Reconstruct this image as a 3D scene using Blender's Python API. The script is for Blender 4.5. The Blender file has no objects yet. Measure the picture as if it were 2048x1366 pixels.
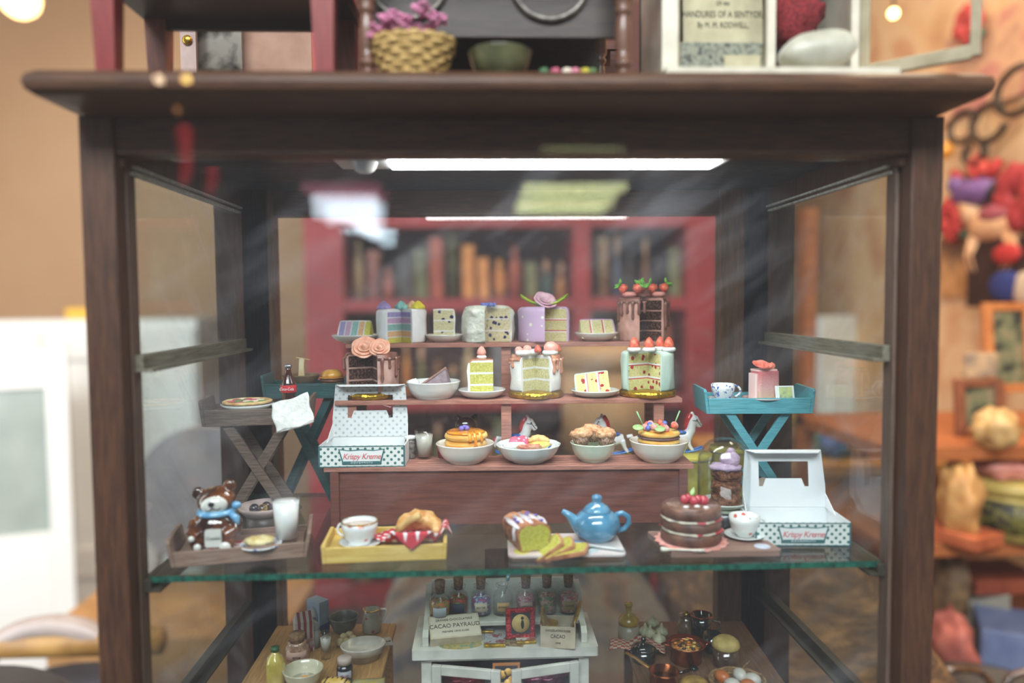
import bpy, math, random
from mathutils import Vector, Matrix, noise
random.seed(7)
PI = math.pi
K = .01                 # everything below is written in centimetres
ZO = 135.0              # eye level above the shop floor, cm (z = 0 below means eye level)
F = 1500.0
sc = bpy.context.scene
COL = sc.collection
# ---------------------------------------------------------------- camera
cam = bpy.data.cameras.new('camera')
cam.sensor_width = 36; cam.lens = 36 * F / 2048; cam.clip_start = .01; cam.clip_end = 100
cam.dof.use_dof = True; cam.dof.focus_distance = .455; cam.dof.aperture_fstop = cam.lens / 8.5
camo = bpy.data.objects.new('camera', cam); COL.objects.link(camo); sc.camera = camo
RC = Matrix.Rotation(math.radians(-2.2), 4, 'Z') @ Matrix.Rotation(math.radians(90 - 3.15), 4, 'X') @ Matrix.Rotation(math.radians(-.45), 4, 'Z')
camo.matrix_world = Matrix.Translation((0, 0, ZO * K)) @ RC
def ray(px, py): return RC.to_3x3() @ Vector(((px - 1024) / F, (683 - py) / F, -1))
def at(px, py, Y): d = ray(px, py); return d * (Y / d.y)
def on(px, py, z): d = ray(px, py); return d * (z / d.z)
def pc(w, Y): return w * Y / F
# ---------------------------------------------------------------- colour and view
sc.view_settings.view_transform = 'Standard'; sc.view_settings.look = 'None'
sc.view_settings.exposure = 0.0; sc.view_settings.gamma = 1.0; sc.view_settings.use_curve_mapping = False
sc.cycles.max_bounces = 10; sc.cycles.transparent_max_bounces = 24; sc.cycles.caustics_reflective = False; sc.cycles.caustics_refractive = False
sc.cycles.sample_clamp_indirect = 4; sc.cycles.use_denoising = True
def lin(h):
    h = h.lstrip('#'); v = [int(h[i:i + 2], 16) / 255 for i in (0, 2, 4)]
    return tuple((c / 12.92 if c <= .04045 else ((c + .055) / 1.055) ** 2.4) for c in v) + (1,)
# ---------------------------------------------------------------- world: daylight of the street behind the camera
w = bpy.data.worlds.new('world'); sc.world = w; w.use_nodes = True
w.node_tree.nodes['Background'].inputs[0].default_value = (.84, .88, 1.0, 1)
w.node_tree.nodes['Background'].inputs[1].default_value = .22
def area(name, loc, rot, sx, sy, power, col):
    l = bpy.data.lights.new(name, 'AREA'); l.shape = 'RECTANGLE'; l.size = sx * K; l.size_y = sy * K; l.energy = power; l.color = col
    o = bpy.data.objects.new(name, l); COL.objects.link(o); o.location = (loc[0] * K, loc[1] * K, (loc[2] + ZO) * K); o.rotation_euler = [math.radians(a) for a in rot]
    return o
area('shop_ceiling_fill', (60, 95, 115), (0, 18, 0), 50, 50, 21, (1, .80, .58))
area('shop_ceiling_fill', (0, 135, 125), (22, 0, 0), 120, 40, 15, (1, .82, .62))  # unseen ceiling fill, placed to light the bookcase front
area('door_daylight_fill', (-140, 34, 30), (90, 0, -12), 120, 150, 42, (.95, .97, 1))  # daylight panel added inside the shop to brighten the white cupboard
area('shop_ceiling_fill', (-110, 220, 120), (0, 0, 0), 80, 60, 5, (1, .84, .66))  # fill added to brighten the left wall, no known lamp there
area('street_daylight', (-20, -120, 130), (58, 0, 0), 170, 70, 100, (.95, .97, 1))
# ---------------------------------------------------------------- materials
class NT:
    def __init__(s, name):
        s.m = bpy.data.materials.new(name); s.m.use_nodes = True; s.t = s.m.node_tree; s.n = s.t.nodes
        s.b = s.n['Principled BSDF']; s.out = s.n['Material Output']; s.co = None
    def nd(s, typ, **kw):
        n = s.n.new(typ)
        for k, v in kw.items():
            if k.startswith('i_'): n.inputs[int(k[2:]) if k[2:].isdigit() else k[2:].replace('_', ' ')].default_value = v
            else: setattr(n, k, v)
        return n
    def lk(s, a, b): s.t.links.new(a, b)
    def vec(s, sc_=(1, 1, 1), rot=(0, 0, 0)):
        if s.co is None: s.co = s.nd('ShaderNodeTexCoord')
        m = s.nd('ShaderNodeMapping'); m.inputs['Scale'].default_value = [100 * a for a in sc_]; m.inputs['Rotation'].default_value = rot
        s.lk(s.co.outputs['Object'], m.inputs[0]); return m.outputs[0]
    def noise(s, scale, detail=3, sc_=(1, 1, 1), rough=.5):
        n = s.nd('ShaderNodeTexNoise'); n.inputs['Scale'].default_value = scale; n.inputs['Detail'].default_value = detail; n.inputs['Roughness'].default_value = rough
        s.lk(s.vec(sc_), n.inputs['Vector']); return n.outputs['Fac']
    def ramp(s, src, stops, interp='LINEAR'):
        r = s.nd('ShaderNodeValToRGB'); r.color_ramp.interpolation = interp; e = r.color_ramp.elements
        while len(e) < len(stops): e.new(.5)
        for i, (p, c) in enumerate(stops): e[i].position = p; e[i].color = lin(c) if isinstance(c, str) else (c, c, c, 1)
        s.lk(src, r.inputs[0]); return r.outputs[0]
    def bump(s, src, dist, strength=1):
        b = s.nd('ShaderNodeBump'); b.inputs['Distance'].default_value = dist * K; b.inputs['Strength'].default_value = strength
        s.lk(src, b.inputs['Height']); s.lk(b.outputs[0], s.b.inputs['Normal'])
    def color(s, src): s.lk(src, s.b.inputs['Base Color'])
    def set(s, rough=.5, metal=0, coat=0, sss=0, spec=.5, sheen=0):
        b = s.b.inputs; b['Roughness'].default_value = rough; b['Metallic'].default_value = metal; b['Coat Weight'].default_value = coat
        b['Coat Roughness'].default_value = .06; b['Specular IOR Level'].default_value = spec; b['Sheen Weight'].default_value = sheen
        if sss: b['Subsurface Weight'].default_value = sss; b['Subsurface Scale'].default_value = .0015; b['Subsurface Radius'].default_value = (1, .7, .5)
        return s
MC = {}
def mat(name, c1, c2=None, rough=.5, scale=2.0, stretch=(1, 1, 1), bump=0, bscale=None, lo=.35, hi=.65, **kw):
    if name in MC: return MC[name]
    t = NT(name).set(rough, **kw)
    if c2: t.color(t.ramp(t.noise(scale, 4, stretch), [(lo, c1), (hi, c2)]))
    else: t.b.inputs['Base Color'].default_value = lin(c1)
    if bump: t.bump(t.noise(bscale or scale * 2, 3, stretch), bump)
    MC[name] = t.m; return t.m
def wood(name, c1, c2, rough=.5, axis=0, scale=1.2, bump=.008, coat=0):
    if name in MC: return MC[name]
    st = [6, 6, 6]; st[axis] = .5
    t = NT(name).set(rough, coat=coat)
    t.color(t.ramp(t.noise(scale, 5, st, .65), [(.3, c1), (.7, c2)])); t.bump(t.noise(scale * 2, 3, st), bump)
    MC[name] = t.m; return t.m
def sponge(name, c1, c2, c3=None, spots=None, scale=9, dens=.28):
    """crumbly cake; spots = colour of berries baked in"""
    if name in MC: return MC[name]
    t = NT(name).set(.85, spec=.15)
    n = t.noise(scale, 4, rough=.7); col = t.ramp(n, [(.32, c1), (.5, c2), (.68, c3 or c2)])
    if spots:
        v = t.nd('ShaderNodeTexVoronoi'); v.inputs['Scale'].default_value = 2.5; t.lk(t.vec(), v.inputs['Vector'])
        r = t.nd('ShaderNodeMath', operation='ADD'); t.lk(v.outputs['Distance'], r.inputs[0])
        q = t.nd('ShaderNodeMath', operation='MULTIPLY'); t.lk(n, q.inputs[0]); q.inputs[1].default_value = .25; t.lk(q.outputs[0], r.inputs[1])
        f = t.ramp(r.outputs[0], [(dens, 1.0), (dens + .05, 0.0)])
        mx = t.nd('ShaderNodeMix', data_type='RGBA'); t.lk(f, mx.inputs[0]); t.lk(col, mx.inputs[6]); mx.inputs[7].default_value = lin(spots); col = mx.outputs[2]
    t.color(col); t.bump(t.noise(scale * 1.3, 4, rough=.8), .09, 1)
    MC[name] = t.m; return t.m
def dots2(name, base, dot, scale=1.2, r=.3, rough=.7, ax='xz', rot=.785, **kw):
    t = NT(name).set(rough, **kw); co = t.nd('ShaderNodeTexCoord'); sp = t.nd('ShaderNodeSeparateXYZ'); cb = t.nd('ShaderNodeCombineXYZ'); t.lk(co.outputs['Object'], sp.inputs[0])
    for i, c in enumerate(ax): t.lk(sp.outputs['xyz'.index(c)], cb.inputs[i])
    mp = t.nd('ShaderNodeMapping'); mp.inputs['Scale'].default_value = [100 * scale] * 3; mp.inputs['Rotation'].default_value = (0, 0, rot); t.lk(cb.outputs[0], mp.inputs[0])
    v = t.nd('ShaderNodeTexVoronoi', voronoi_dimensions='2D'); v.inputs['Scale'].default_value = 1; v.inputs['Randomness'].default_value = 0; t.lk(mp.outputs[0], v.inputs['Vector'])
    t.color(t.ramp(v.outputs['Distance'], [(r, dot), (r + .05, base)])); return t.m
def dots(name, base, dot, scale=1.2, r=.3, rough=.7, rnd=0.0, **kw):
    t = NT(name).set(rough, **kw)
    v = t.nd('ShaderNodeTexVoronoi'); v.inputs['Scale'].default_value = scale; v.inputs['Randomness'].default_value = rnd; t.lk(t.vec(), v.inputs['Vector'])
    t.color(t.ramp(v.outputs['Distance'], [(r, dot), (r + .04, base)])); return t.m
def glass(name, tint='#f4f8f8', ior=1.45, rough=.0, dust=0.0, streak=None, dcol='#c8ccd4', lo=.5, hi=.75, base=0.0, st=(1, 1, .12)):
    """thin glass: transparent + fresnel reflection, with dust smeared on it, a haze veil on the shop window"""
    t = NT(name); t.n.remove(t.b)
    tr = t.nd('ShaderNodeBsdfTransparent'); tr.inputs[0].default_value = lin(tint)
    gl = t.nd('ShaderNodeBsdfGlossy'); gl.inputs['Roughness'].default_value = rough
    fr = t.nd('ShaderNodeFresnel'); ge = t.nd('ShaderNodeNewGeometry'); mr = t.nd('ShaderNodeMapRange'); t.lk(ge.outputs['Backfacing'], mr.inputs[0]); mr.inputs[3].default_value = ior; mr.inputs[4].default_value = 1 / ior; t.lk(mr.outputs[0], fr.inputs[0])
    mx = t.nd('ShaderNodeMixShader'); t.lk(fr.outputs[0], mx.inputs[0]); t.lk(tr.outputs[0], mx.inputs[1]); t.lk(gl.outputs[0], mx.inputs[2]); res = mx.outputs[0]
    if dust or base:
        df = t.nd('ShaderNodeBsdfDiffuse'); df.inputs[0].default_value = lin(dcol); tl = t.nd('ShaderNodeBsdfTranslucent'); tl.inputs[0].default_value = lin(dcol)
        ad = t.nd('ShaderNodeMixShader'); ad.inputs[0].default_value = .5; t.lk(df.outputs[0], ad.inputs[1]); t.lk(tl.outputs[0], ad.inputs[2])
        n = t.nd('ShaderNodeTexNoise'); n.inputs['Scale'].default_value = .25; n.inputs['Detail'].default_value = 6
        mp = t.vec((1, 1, 1), streak or (0, 0, 0)); m_ = t.nd('ShaderNodeMapping'); m_.inputs['Scale'].default_value = st; t.lk(mp, m_.inputs[0]); t.lk(m_.outputs[0], n.inputs['Vector'])
        f = t.ramp(n.outputs['Fac'], [(lo, float(base)), (hi, float(dust))])
        m2 = t.nd('ShaderNodeMixShader'); t.lk(f, m2.inputs[0]); t.lk(res, m2.inputs[1]); t.lk(ad.outputs[0], m2.inputs[2]); res = m2.outputs[0]
    t.lk(res, t.out.inputs[0]); return t.m
def emit(name, col, strength):
    t = NT(name); t.b.inputs['Base Color'].default_value = lin(col); t.b.inputs['Emission Color'].default_value = lin(col); t.b.inputs['Emission Strength'].default_value = strength; return t.m
# ---------------------------------------------------------------- mesh building
class M:
    def __init__(s): s.v = []; s.f = []; s.m = []; s.s = []; s.X = Matrix()
    def tf(s, loc=(0, 0, 0), rx=0, ry=0, rz=0, sc_=1):
        S = Matrix.Diagonal((*((sc_,) * 3 if not hasattr(sc_, '__len__') else sc_), 1))
        s.X = Matrix.Translation(loc) @ Matrix.Rotation(math.radians(rz), 4, 'Z') @ Matrix.Rotation(math.radians(ry), 4, 'Y') @ Matrix.Rotation(math.radians(rx), 4, 'X') @ S; return s
    def add(s, vs, fs, mi=0, smooth=True):
        b = len(s.v); s.v += [s.X @ Vector(v) for v in vs]; flip = s.X.determinant() < 0
        for f in fs: s.f.append(tuple(b + i for i in (reversed(f) if flip else f))); s.m.append(mi); s.s.append(smooth)
        return s
    def box(s, c, d, mi=0):
        x, y, z = d[0] / 2, d[1] / 2, d[2] / 2
        return s.add([(c[0] + i * x, c[1] + j * y, c[2] + k * z) for k in (-1, 1) for j in (-1, 1) for i in (-1, 1)],
                     [(0, 2, 3, 1), (4, 5, 7, 6), (0, 1, 5, 4), (2, 6, 7, 3), (0, 4, 6, 2), (1, 3, 7, 5)], mi, False)
    def lathe(s, p, n=40, mi=0, smooth=True, wob=None):
        vs, rings = [], []
        for r, z in p:
            if r < 1e-5: rings.append([len(vs)] * n); vs.append((0, 0, z))
            else:
                rings.append(list(range(len(vs), len(vs) + n)))
                for i in range(n):
                    a = 2 * PI * i / n; q = r * (wob(a, z) if wob else 1); vs.append((q * math.cos(a), q * math.sin(a), z))
        fs = []
        for A, B in zip(rings, rings[1:]):
            for i in range(n):
                j = (i + 1) % n; f = []
                for k in (A[i], A[j], B[j], B[i]):
                    if k not in f: f.append(k)
                if len(f) > 2: fs.append(f)
        return s.add(vs, fs, mi, smooth)
    def sweep(s, p, a0, a1, n=24, mi=0, smooth=True, wob=None):
        """closed (r,z) polygon swept from a0 to a1 degrees, ends capped"""
        vs = []; m = len(p)
        for i in range(n + 1):
            a = math.radians(a0 + (a1 - a0) * i / n)
            for r, z in p:
                q = r * (wob(a, z) if wob else 1); vs.append((q * math.cos(a), q * math.sin(a), z))
        fs = [(i * m + j, (i + 1) * m + j, (i + 1) * m + (j + 1) % m, i * m + (j + 1) % m) for i in range(n) for j in range(m)]
        s.add(vs, fs, mi, smooth)
        return s.add(vs[:m] + vs[-m:], [tuple(range(m)), tuple(range(2 * m - 1, m - 1, -1))], mi, False)
    def ball(s, c, r, n=16, mi=0, bumpy=0, freq=2):
        r = (r,) * 3 if not hasattr(r, '__len__') else r; vs = [(0, 0, -1)]; k = n // 2
        for i in range(1, k):
            t = PI * i / k
            vs += [(math.sin(t) * math.cos(2 * PI * j / n), math.sin(t) * math.sin(2 * PI * j / n), -math.cos(t)) for j in range(n)]
        vs.append((0, 0, 1)); fs = [(0, 1 + (j + 1) % n, 1 + j) for j in range(n)]
        for i in range(k - 2): fs += [(1 + i * n + j, 1 + i * n + (j + 1) % n, 1 + (i + 1) * n + (j + 1) % n, 1 + (i + 1) * n + j) for j in range(n)]
        L = len(vs) - 1; fs += [(L, L - n + j, L - n + (j + 1) % n) for j in range(n)]
        out = []
        for v in vs:
            q = 1 + bumpy * noise.noise(Vector(v) * freq + Vector(c) * 3) if bumpy else 1
            out.append((c[0] + v[0] * r[0] * q, c[1] + v[1] * r[1] * q, c[2] + v[2] * r[2] * q))
        return s.add(out, fs, mi)
    def tube(s, pts, r, n=8, mi=0, closed=False, flat=None):
        pts = [Vector(p) for p in pts]; N = len(pts); rs = r if hasattr(r, '__len__') else [r] * N; vs = []; up = None
        for i, p in enumerate(pts):
            d = (pts[(i + 1) % N] - pts[i - 1]) if closed else (pts[min(i + 1, N - 1)] - pts[max(i - 1, 0)])
            d.normalize()
            if up is None: up = Vector((0, 0, 1)) if abs(d.z) < .9 else Vector((0, 1, 0))
            a = d.cross(up).normalized(); up = a.cross(d).normalized()
            for j in range(n):
                t = 2 * PI * j / n; vs.append(p + a * math.cos(t) * rs[i] + up * math.sin(t) * rs[i] * (flat or 1))
        fs = [(i * n + j, i * n + (j + 1) % n, ((i + 1) % N) * n + (j + 1) % n, ((i + 1) % N) * n + j) for i in range(N if closed else N - 1) for j in range(n)]
        if not closed: fs += [tuple(range(n - 1, -1, -1)), tuple(range((N - 1) * n, N * n))]
        return s.add(vs, fs, mi)
    def bar(s, a, b, w_, t_, mi=0, side=(0, 1, 0)):
        """square-cut bar from a to b; t_ thick along side, w_ the other way"""
        a, b = Vector(a), Vector(b); d = (b - a).normalized(); sd = Vector(side); sd = (sd - d * sd.dot(d)).normalized(); u = d.cross(sd)
        vs = [p + sd * i * t_ / 2 + u * j * w_ / 2 for p in (a, b) for i, j in ((-1, -1), (1, -1), (1, 1), (-1, 1))]
        return s.add(vs, [(0, 1, 2, 3), (7, 6, 5, 4), (0, 4, 5, 1), (1, 5, 6, 2), (2, 6, 7, 3), (3, 7, 4, 0)], mi, False)
    def prism(s, poly, z0, z1, mi=0, smooth=False):
        n = len(poly); vs = [(x, y, z0) for x, y in poly] + [(x, y, z1) for x, y in poly]
        s.add(vs, [tuple(range(n - 1, -1, -1)), tuple(range(n, 2 * n))], mi, False)
        return s.add(vs, [(i, (i + 1) % n, n + (i + 1) % n, n + i) for i in range(n)], mi, smooth)
    def grid(s, fn, nu, nv, th=0.02, mi=0):
        """thin sheet with real thickness; fn(u,v)->point"""
        P = [[Vector(fn(i / nu, j / nv)) for j in range(nv + 1)] for i in range(nu + 1)]; top = []; bot = []
        for i in range(nu + 1):
            for j in range(nv + 1):
                du = P[min(i + 1, nu)][j] - P[max(i - 1, 0)][j]; dv = P[i][min(j + 1, nv)] - P[i][max(j - 1, 0)]
                nn = du.cross(dv); nn = nn.normalized() if nn.length > 1e-9 else Vector((0, 0, 1)); top.append(P[i][j] + nn * th / 2); bot.append(P[i][j] - nn * th / 2)
        Wd = nv + 1; o = len(top); fs = []
        for i in range(nu):
            for j in range(nv):
                a, b, c, d = i * Wd + j, (i + 1) * Wd + j, (i + 1) * Wd + j + 1, i * Wd + j + 1; fs += [(a, b, c, d), (o + d, o + c, o + b, o + a)]
        for i in range(nu):
            a, b = i * Wd, (i + 1) * Wd; fs.append((a, o + a, o + b, b)); a, b = i * Wd + nv, (i + 1) * Wd + nv; fs.append((b, o + b, o + a, a))
        for j in range(nv):
            fs.append((j + 1, o + j + 1, o + j, j)); a = nu * Wd + j; fs.append((a, o + a, o + a + 1, a + 1))
        return s.add(top + bot, fs, mi)
    def mesh(s, name, mats):
        me = bpy.data.meshes.new(name); me.from_pydata([v * K for v in s.v], [], s.f)
        for m_ in (mats if isinstance(mats, (list, tuple)) else [mats]): me.materials.append(m_)
        me.polygons.foreach_set('material_index', s.m); me.polygons.foreach_set('use_smooth', s.s); me.update(); return me
    def part(s, name, mats, parent=None, label=None, bevel=0, sub=0):
        o = bpy.data.objects.new(name, s.mesh(name, mats)); COL.objects.link(o); o.parent = parent
        if label: o['label'] = label
        if bevel:
            b = o.modifiers.new('bevel', 'BEVEL'); b.width = bevel * K; b.segments = 2; b.limit_method = 'ANGLE'; b.harden_normals = False
        if sub: q = o.modifiers.new('sub', 'SUBSURF'); q.levels = sub; q.render_levels = sub
        return o
def put(o, loc, rz=0, rx=0, ry=0, s=1):
    o.location = (loc[0] * K, loc[1] * K, (loc[2] + ZO) * K); o.rotation_euler = (math.radians(rx), math.radians(ry), math.radians(rz)); o.scale = (s,) * 3; return o
def tag(o, label, cat, group=None):
    o['label'] = label; o['category'] = cat
    if group: o['group'] = group
    return o
def thing(name, label, cat, loc=(0, 0, 0), rz=0, group=None, **kw):
    o = bpy.data.objects.new(name, None); COL.objects.link(o); o.empty_display_size = .01
    put(o, loc, rz, **kw); return tag(o, label, cat, group)
def solo(m, name, mats, label, cat, loc=(0, 0, 0), rz=0, group=None, bevel=0, rx=0, ry=0):
    o = m.part(name, mats, bevel=bevel); put(o, loc, rz, rx, ry); return tag(o, label, cat, group)
def struct(m, name, mats, bevel=0):
    o = m.part(name, mats, bevel=bevel); o.location = (0, 0, ZO * K); o['kind'] = 'structure'; return o
def dup(root, loc, rz=0, label=None, group=None, parent=None):
    def cp(o, p):
        c = o.copy(); COL.objects.link(c); c.parent = p
        for ch in kids.get(o.name, []): cp(ch, c)
        return c
    kids = {}
    for o in list(bpy.data.objects):
        if o.parent: kids.setdefault(o.parent.name, []).append(o)
    r = cp(root, parent); put(r, loc, rz)
    if label: r['label'] = label
    if group: r['group'] = group
    return r
def text(name, body, size, mt, parent, loc, rx=90, ry=0, rz=0, depth=.01, shear=0, space=1, align='CENTER', label=None, xs=1):
    c = bpy.data.curves.new(name, 'FONT'); c.body = body; c.size = size * K; c.extrude = depth * K; c.shear = shear; c.space_character = space; c.align_x = align; c.align_y = 'CENTER'; c.resolution_u = 3
    t = bpy.data.objects.new(name, c); COL.objects.link(t); bpy.context.view_layer.update()
    me = bpy.data.meshes.new_from_object(t.evaluated_get(bpy.context.evaluated_depsgraph_get())); bpy.data.objects.remove(t)
    me.materials.clear(); me.materials.append(mt)
    o = bpy.data.objects.new(name, me); COL.objects.link(o); o.parent = parent; o.location = [a * K for a in loc]; o.rotation_euler = [math.radians(a) for a in (rx, ry, rz)]; o.scale = (xs, 1, 1)
    return o
def remesh(o, vox, smooth=4):
    r = o.modifiers.new('remesh', 'REMESH'); r.mode = 'VOXEL'; r.voxel_size = vox * K; r.use_smooth_shade = True
    q = o.modifiers.new('smooth', 'SMOOTH'); q.iterations = smooth; q.factor = .5; return o
def rr(x0, y0, x1, y1, r, n=4):
    p = []
    for cx, cy, a in ((x1 - r, y1 - r, 0), (x0 + r, y1 - r, 90), (x0 + r, y0 + r, 180), (x1 - r, y0 + r, 270)):
        p += [(cx + r * math.cos(math.radians(a + 90 * i / n)), cy + r * math.sin(math.radians(a + 90 * i / n))) for i in range(n + 1)]
    return p
# shelf heights (cm from eye level)
Z1, Z2, Z3, ZG, ZF = -2.78, -6.13, -9.6, -13.07, -31.0
# ================================================================ display cabinet
W_dark = wood('dark_walnut', '#2b1709', '#54331e', .55, 2, bump=.01, coat=.05)
W_darkx = wood('dark_walnut_rail', '#311b0c', '#5c3a22', .55, 0, bump=.01, coat=.05)
W_bead = wood('weathered_bead', '#4d4a3a', '#7b786a', .55, 1)
XL = at(265, 683, 35.5).x; XR = at(1785, 683, 35.5).x
PL = at(157, 300, 34.5).x; PR = at(1889, 300, 34.5).x
cab = thing('display_cabinet', 'dark walnut display cabinet with glass sides filling the photo', 'cabinet', (0, 0, ZF - 30))
def cpart(m, n, mt, bevel=0, label=None):
    m.v = [v - Vector((0, 0, ZF - 30)) for v in m.v]; return m.part(n, mt, cab, bevel=bevel, label=label)
ztop = 6.9; zb = ZF
cm_ = M()
for y0 in (0,):
    pl, pr = at(52, 175, 31.8).x, at(1982, 175, 31.8).x
    prof = [(31.9, 9.35), (31.5, 9.6), (31.4, 10.0), (31.6, 10.35), (32.2, 10.6)]
    # moulded top slab with a rounded nose all round
    def ringp(off, z): return [(pl + off, 31.4 + off, z), (pr - off, 31.4 + off, z), (pr - off, 56 - off, z), (pl + off, 56 - off, z)]
    zt = at(972, 150, 32.5).z
    rows = [ringp(o_, zt - d_) for o_, d_ in ((1.0, 0), (.4, .07), (.1, .28), (0, .58), (.08, .88), (.35, 1.08), (1.6, 1.25))]
    vs = [v for r in rows for v in r]; n4 = 4
    fs = [(i * 4 + j, (i + 1) * 4 + j, (i + 1) * 4 + (j + 1) % 4, i * 4 + (j + 1) % 4) for i in range(6) for j in range(4)]
    cm_.add(vs, fs, 0, True); cm_.add(rows[0] + rows[-1], [(0, 1, 2, 3), (7, 6, 5, 4)], 0, False)
cpart(cm_, 'cornice', W_darkx, .03)
TOPZ = zt
zr0 = at(972, 311, 35).z; zr1 = zt - 1.2
cpart(M().box(((PL + PR) / 2, 35.4, (zr0 + zr1) / 2), (PR - PL - 3, 1.4, zr1 - zr0)), 'front_header', W_darkx, .05)
for sx, px, xin in ((1, PL, XL), (-1, PR, XR)):
    wpost = pc(66, 34.5)
    cpart(M().box((px + sx * wpost / 2, 35.3, (zr1 + zb) / 2), (wpost, 1.6, zr1 - zb)), 'front_post', W_dark, .08)
    a = px + sx * wpost
    cpart(M().box(((a + xin) / 2, 35.9, (zr0 + zb) / 2 + .2), (abs(xin - a), .9, zr0 - zb)), 'door_stile', wood('worn_stile', '#4a3a30', '#6d5a4e', .5, 2), .06)
    # side: rear post, beads, panes
    xo = px + sx * .35
    xr_ = at(557 if sx > 0 else 1433, 683, 52).x
    cpart(M().box(((xo + sx * 3.2 + xo) / 2 - sx * .2, 52.6, (zr1 + zb) / 2), (3.6, 2.6, zr1 - zb)), 'rear_post', W_dark, .08)
    x2 = xo + sx * 1.4; 
    cpart(M().box(((x2 + xr_) / 2, 51.9, (zr1 + zb) / 2), (abs(xr_ - x2), 1.2, zr1 - zb)), 'rear_stile', wood('rear_stile_wood', '#3a2817', '#6a4a2b', .45, 2), .05)
    # side header (top rail) with the white weathered glazing beads
    zsh = at(972, 336, 35.5).z
    cpart(M().box((xin - sx * .35, 43.5, (zsh + zr1) / 2), (.9, 17, zr1 - zsh)), 'side_header', W_dark)
    for q, zz in enumerate((.0, -.28)):
        cpart(M().box((xin + sx * .05 + sx * .12 * (1 - q), 43.5, zsh + zz + .1), (.28, 15.4, .12)), 'glazing_bead', mat('chalky_bead', '#9b9a8e', '#c7cac6', .7, 6))
    # shelf runners: middle, glass shelf level, lower level
    for zc, hh in ((at(265 if sx > 0 else 1785, 727 if sx > 0 else 706, 36).z, .8), (ZG - .42, .62), (-20.7, .7)):
        W = W_bead if zc > -5 else wood('dark_runner', '#25221c', '#3d3a30', .5, 1)
        cpart(M().box((xin + sx * .12, 43.4, zc), (.5, 15.4, hh)), 'shelf_runner', W, .03)
        cpart(M().box((xin + sx * .55, 43.4, zc - hh / 2 + .08), (.5, 15.4, .16)), 'shelf_runner', W, .02)
g_side = glass('side_pane_glass', '#eef3f3', 1.4, 0, .16, streak=(.8, 0, 0), st=(1, .5, 4), lo=.5, hi=.8, base=.01)
for sx, xin in ((1, XL), (-1, XR)):
    cpart(M().box((xin - sx * .3, 43.5, (ztop + zb) / 2), (.2, 15.4, ztop - zb)), 'side_pane', g_side)
zrh = at(972, 431, 52).z
cpart(M().box((0.3, 52.4, (zrh + zr1) / 2), (xr_ * 2 + 4, 1.5, zr1 - zrh)), 'rear_header', W_darkx)
xl_ = at(557, 683, 52).x; xr_ = at(1433, 683, 52).x
cpart(M().box(((xl_ + xr_) / 2, 52.3, (zrh + zb) / 2), (xr_ - xl_ + .6, .25, zrh - zb + .4)), 'rear_pane', glass('rear_pane_glass', '#f0f2f2', 1.5, 0, .14, streak=(0, -.5, 0), st=(.4, 1, 2), base=.03))
cpart(M().box((xr_ + .08, 51.9, (zrh + zb) / 2), (.12, .2, zrh - zb)), 'glazing_bead', mat('grey_bead', '#8d8983', None, .5))
cpart(M().box((xl_ - .08, 51.9, (zrh + zb) / 2), (.12, .2, zrh - zb)), 'glazing_bead', MC['grey_bead'])
cpart(M().box(((PL + PR) / 2, 44.2, 7.75), (PR - PL - 3, 18, .5)), 'ceiling_board', mat('blue_lit_board', '#2a3138', '#46525c', .45, 1.5, (1, 3, 1), spec=.6))  # bluish glow from the strip light is put into the board colour
cpart(M().box(((PL + PR) / 2, 44.4, zb - .4), (PR - PL, 19.5, .8)), 'floor_board', W_darkx)
cpart(M().box(((PL + PR) / 2, 44.4, zb - 15.5), (PR - PL - 1, 18, 29)), 'base_cupboard', W_dark, .1)
# front pane with wiped smears
cpart(M().box(((XL + XR) / 2, 36.3, (zr0 + zb) / 2), (XR - XL + .4, .2, zr0 - zb)), 'front_pane',
      glass('front_pane_glass', '#f6f8f8', 1.35, 0, .08, streak=(0, .6, 0), st=(.5, 1, 2.2), lo=.5, hi=.85, base=.006, dcol='#dfe6f2'))
# LED batten under the ceiling
bt = thing('strip_light', 'white strip light glowing under the cabinet ceiling', 'lamp', (at(1100, 330, 39.5).x, 39.8, 7.5))
Lx = pc(652, 39.5)
M().box((-.9, 0, -.18), (Lx + 3.2, 3.1, .36)).part('housing', mat('white_housing', '#cfd2d4', None, .4), bt, bevel=.05)
M().box((.25, 0, -.40), (Lx, 2.2, .12)).part('diffuser', emit('led_white', '#fbf9f6', 36.0), bt, label='glowing diffuser')
M().tf((-Lx / 2 - 1.0, -.5, -.36), 180).lathe([(0, .6), (.3, .56), (.5, .42), (.63, .2), (.68, 0)], 24).part('motion_sensor', mat('sensor_dome', '#d9dcdc', None, .25), bt, label='white domed motion sensor')
# glass shelf
GY0, GY1 = on(1000, 1138, ZG).y, 51.2
gs = M().box(((XL + XR) / 2, (GY0 + GY1) / 2, ZG - .15), (XR - XL - .5, GY1 - GY0, .3))
gs.m = [0, 0, 1, 1, 1, 1]
solo(gs, 'glass_shelf', [glass('shelf_glass', '#dfe6e2', 1.5, 0, 0.03, base=.012, dcol='#a9a394'), mat('green_glass_edge', '#12382f', '#1e5a4a', .15, 4, (1, 1, 1), coat=.5)], 'clear glass shelf with dark green edge carrying the trays', 'shelf')
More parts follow.
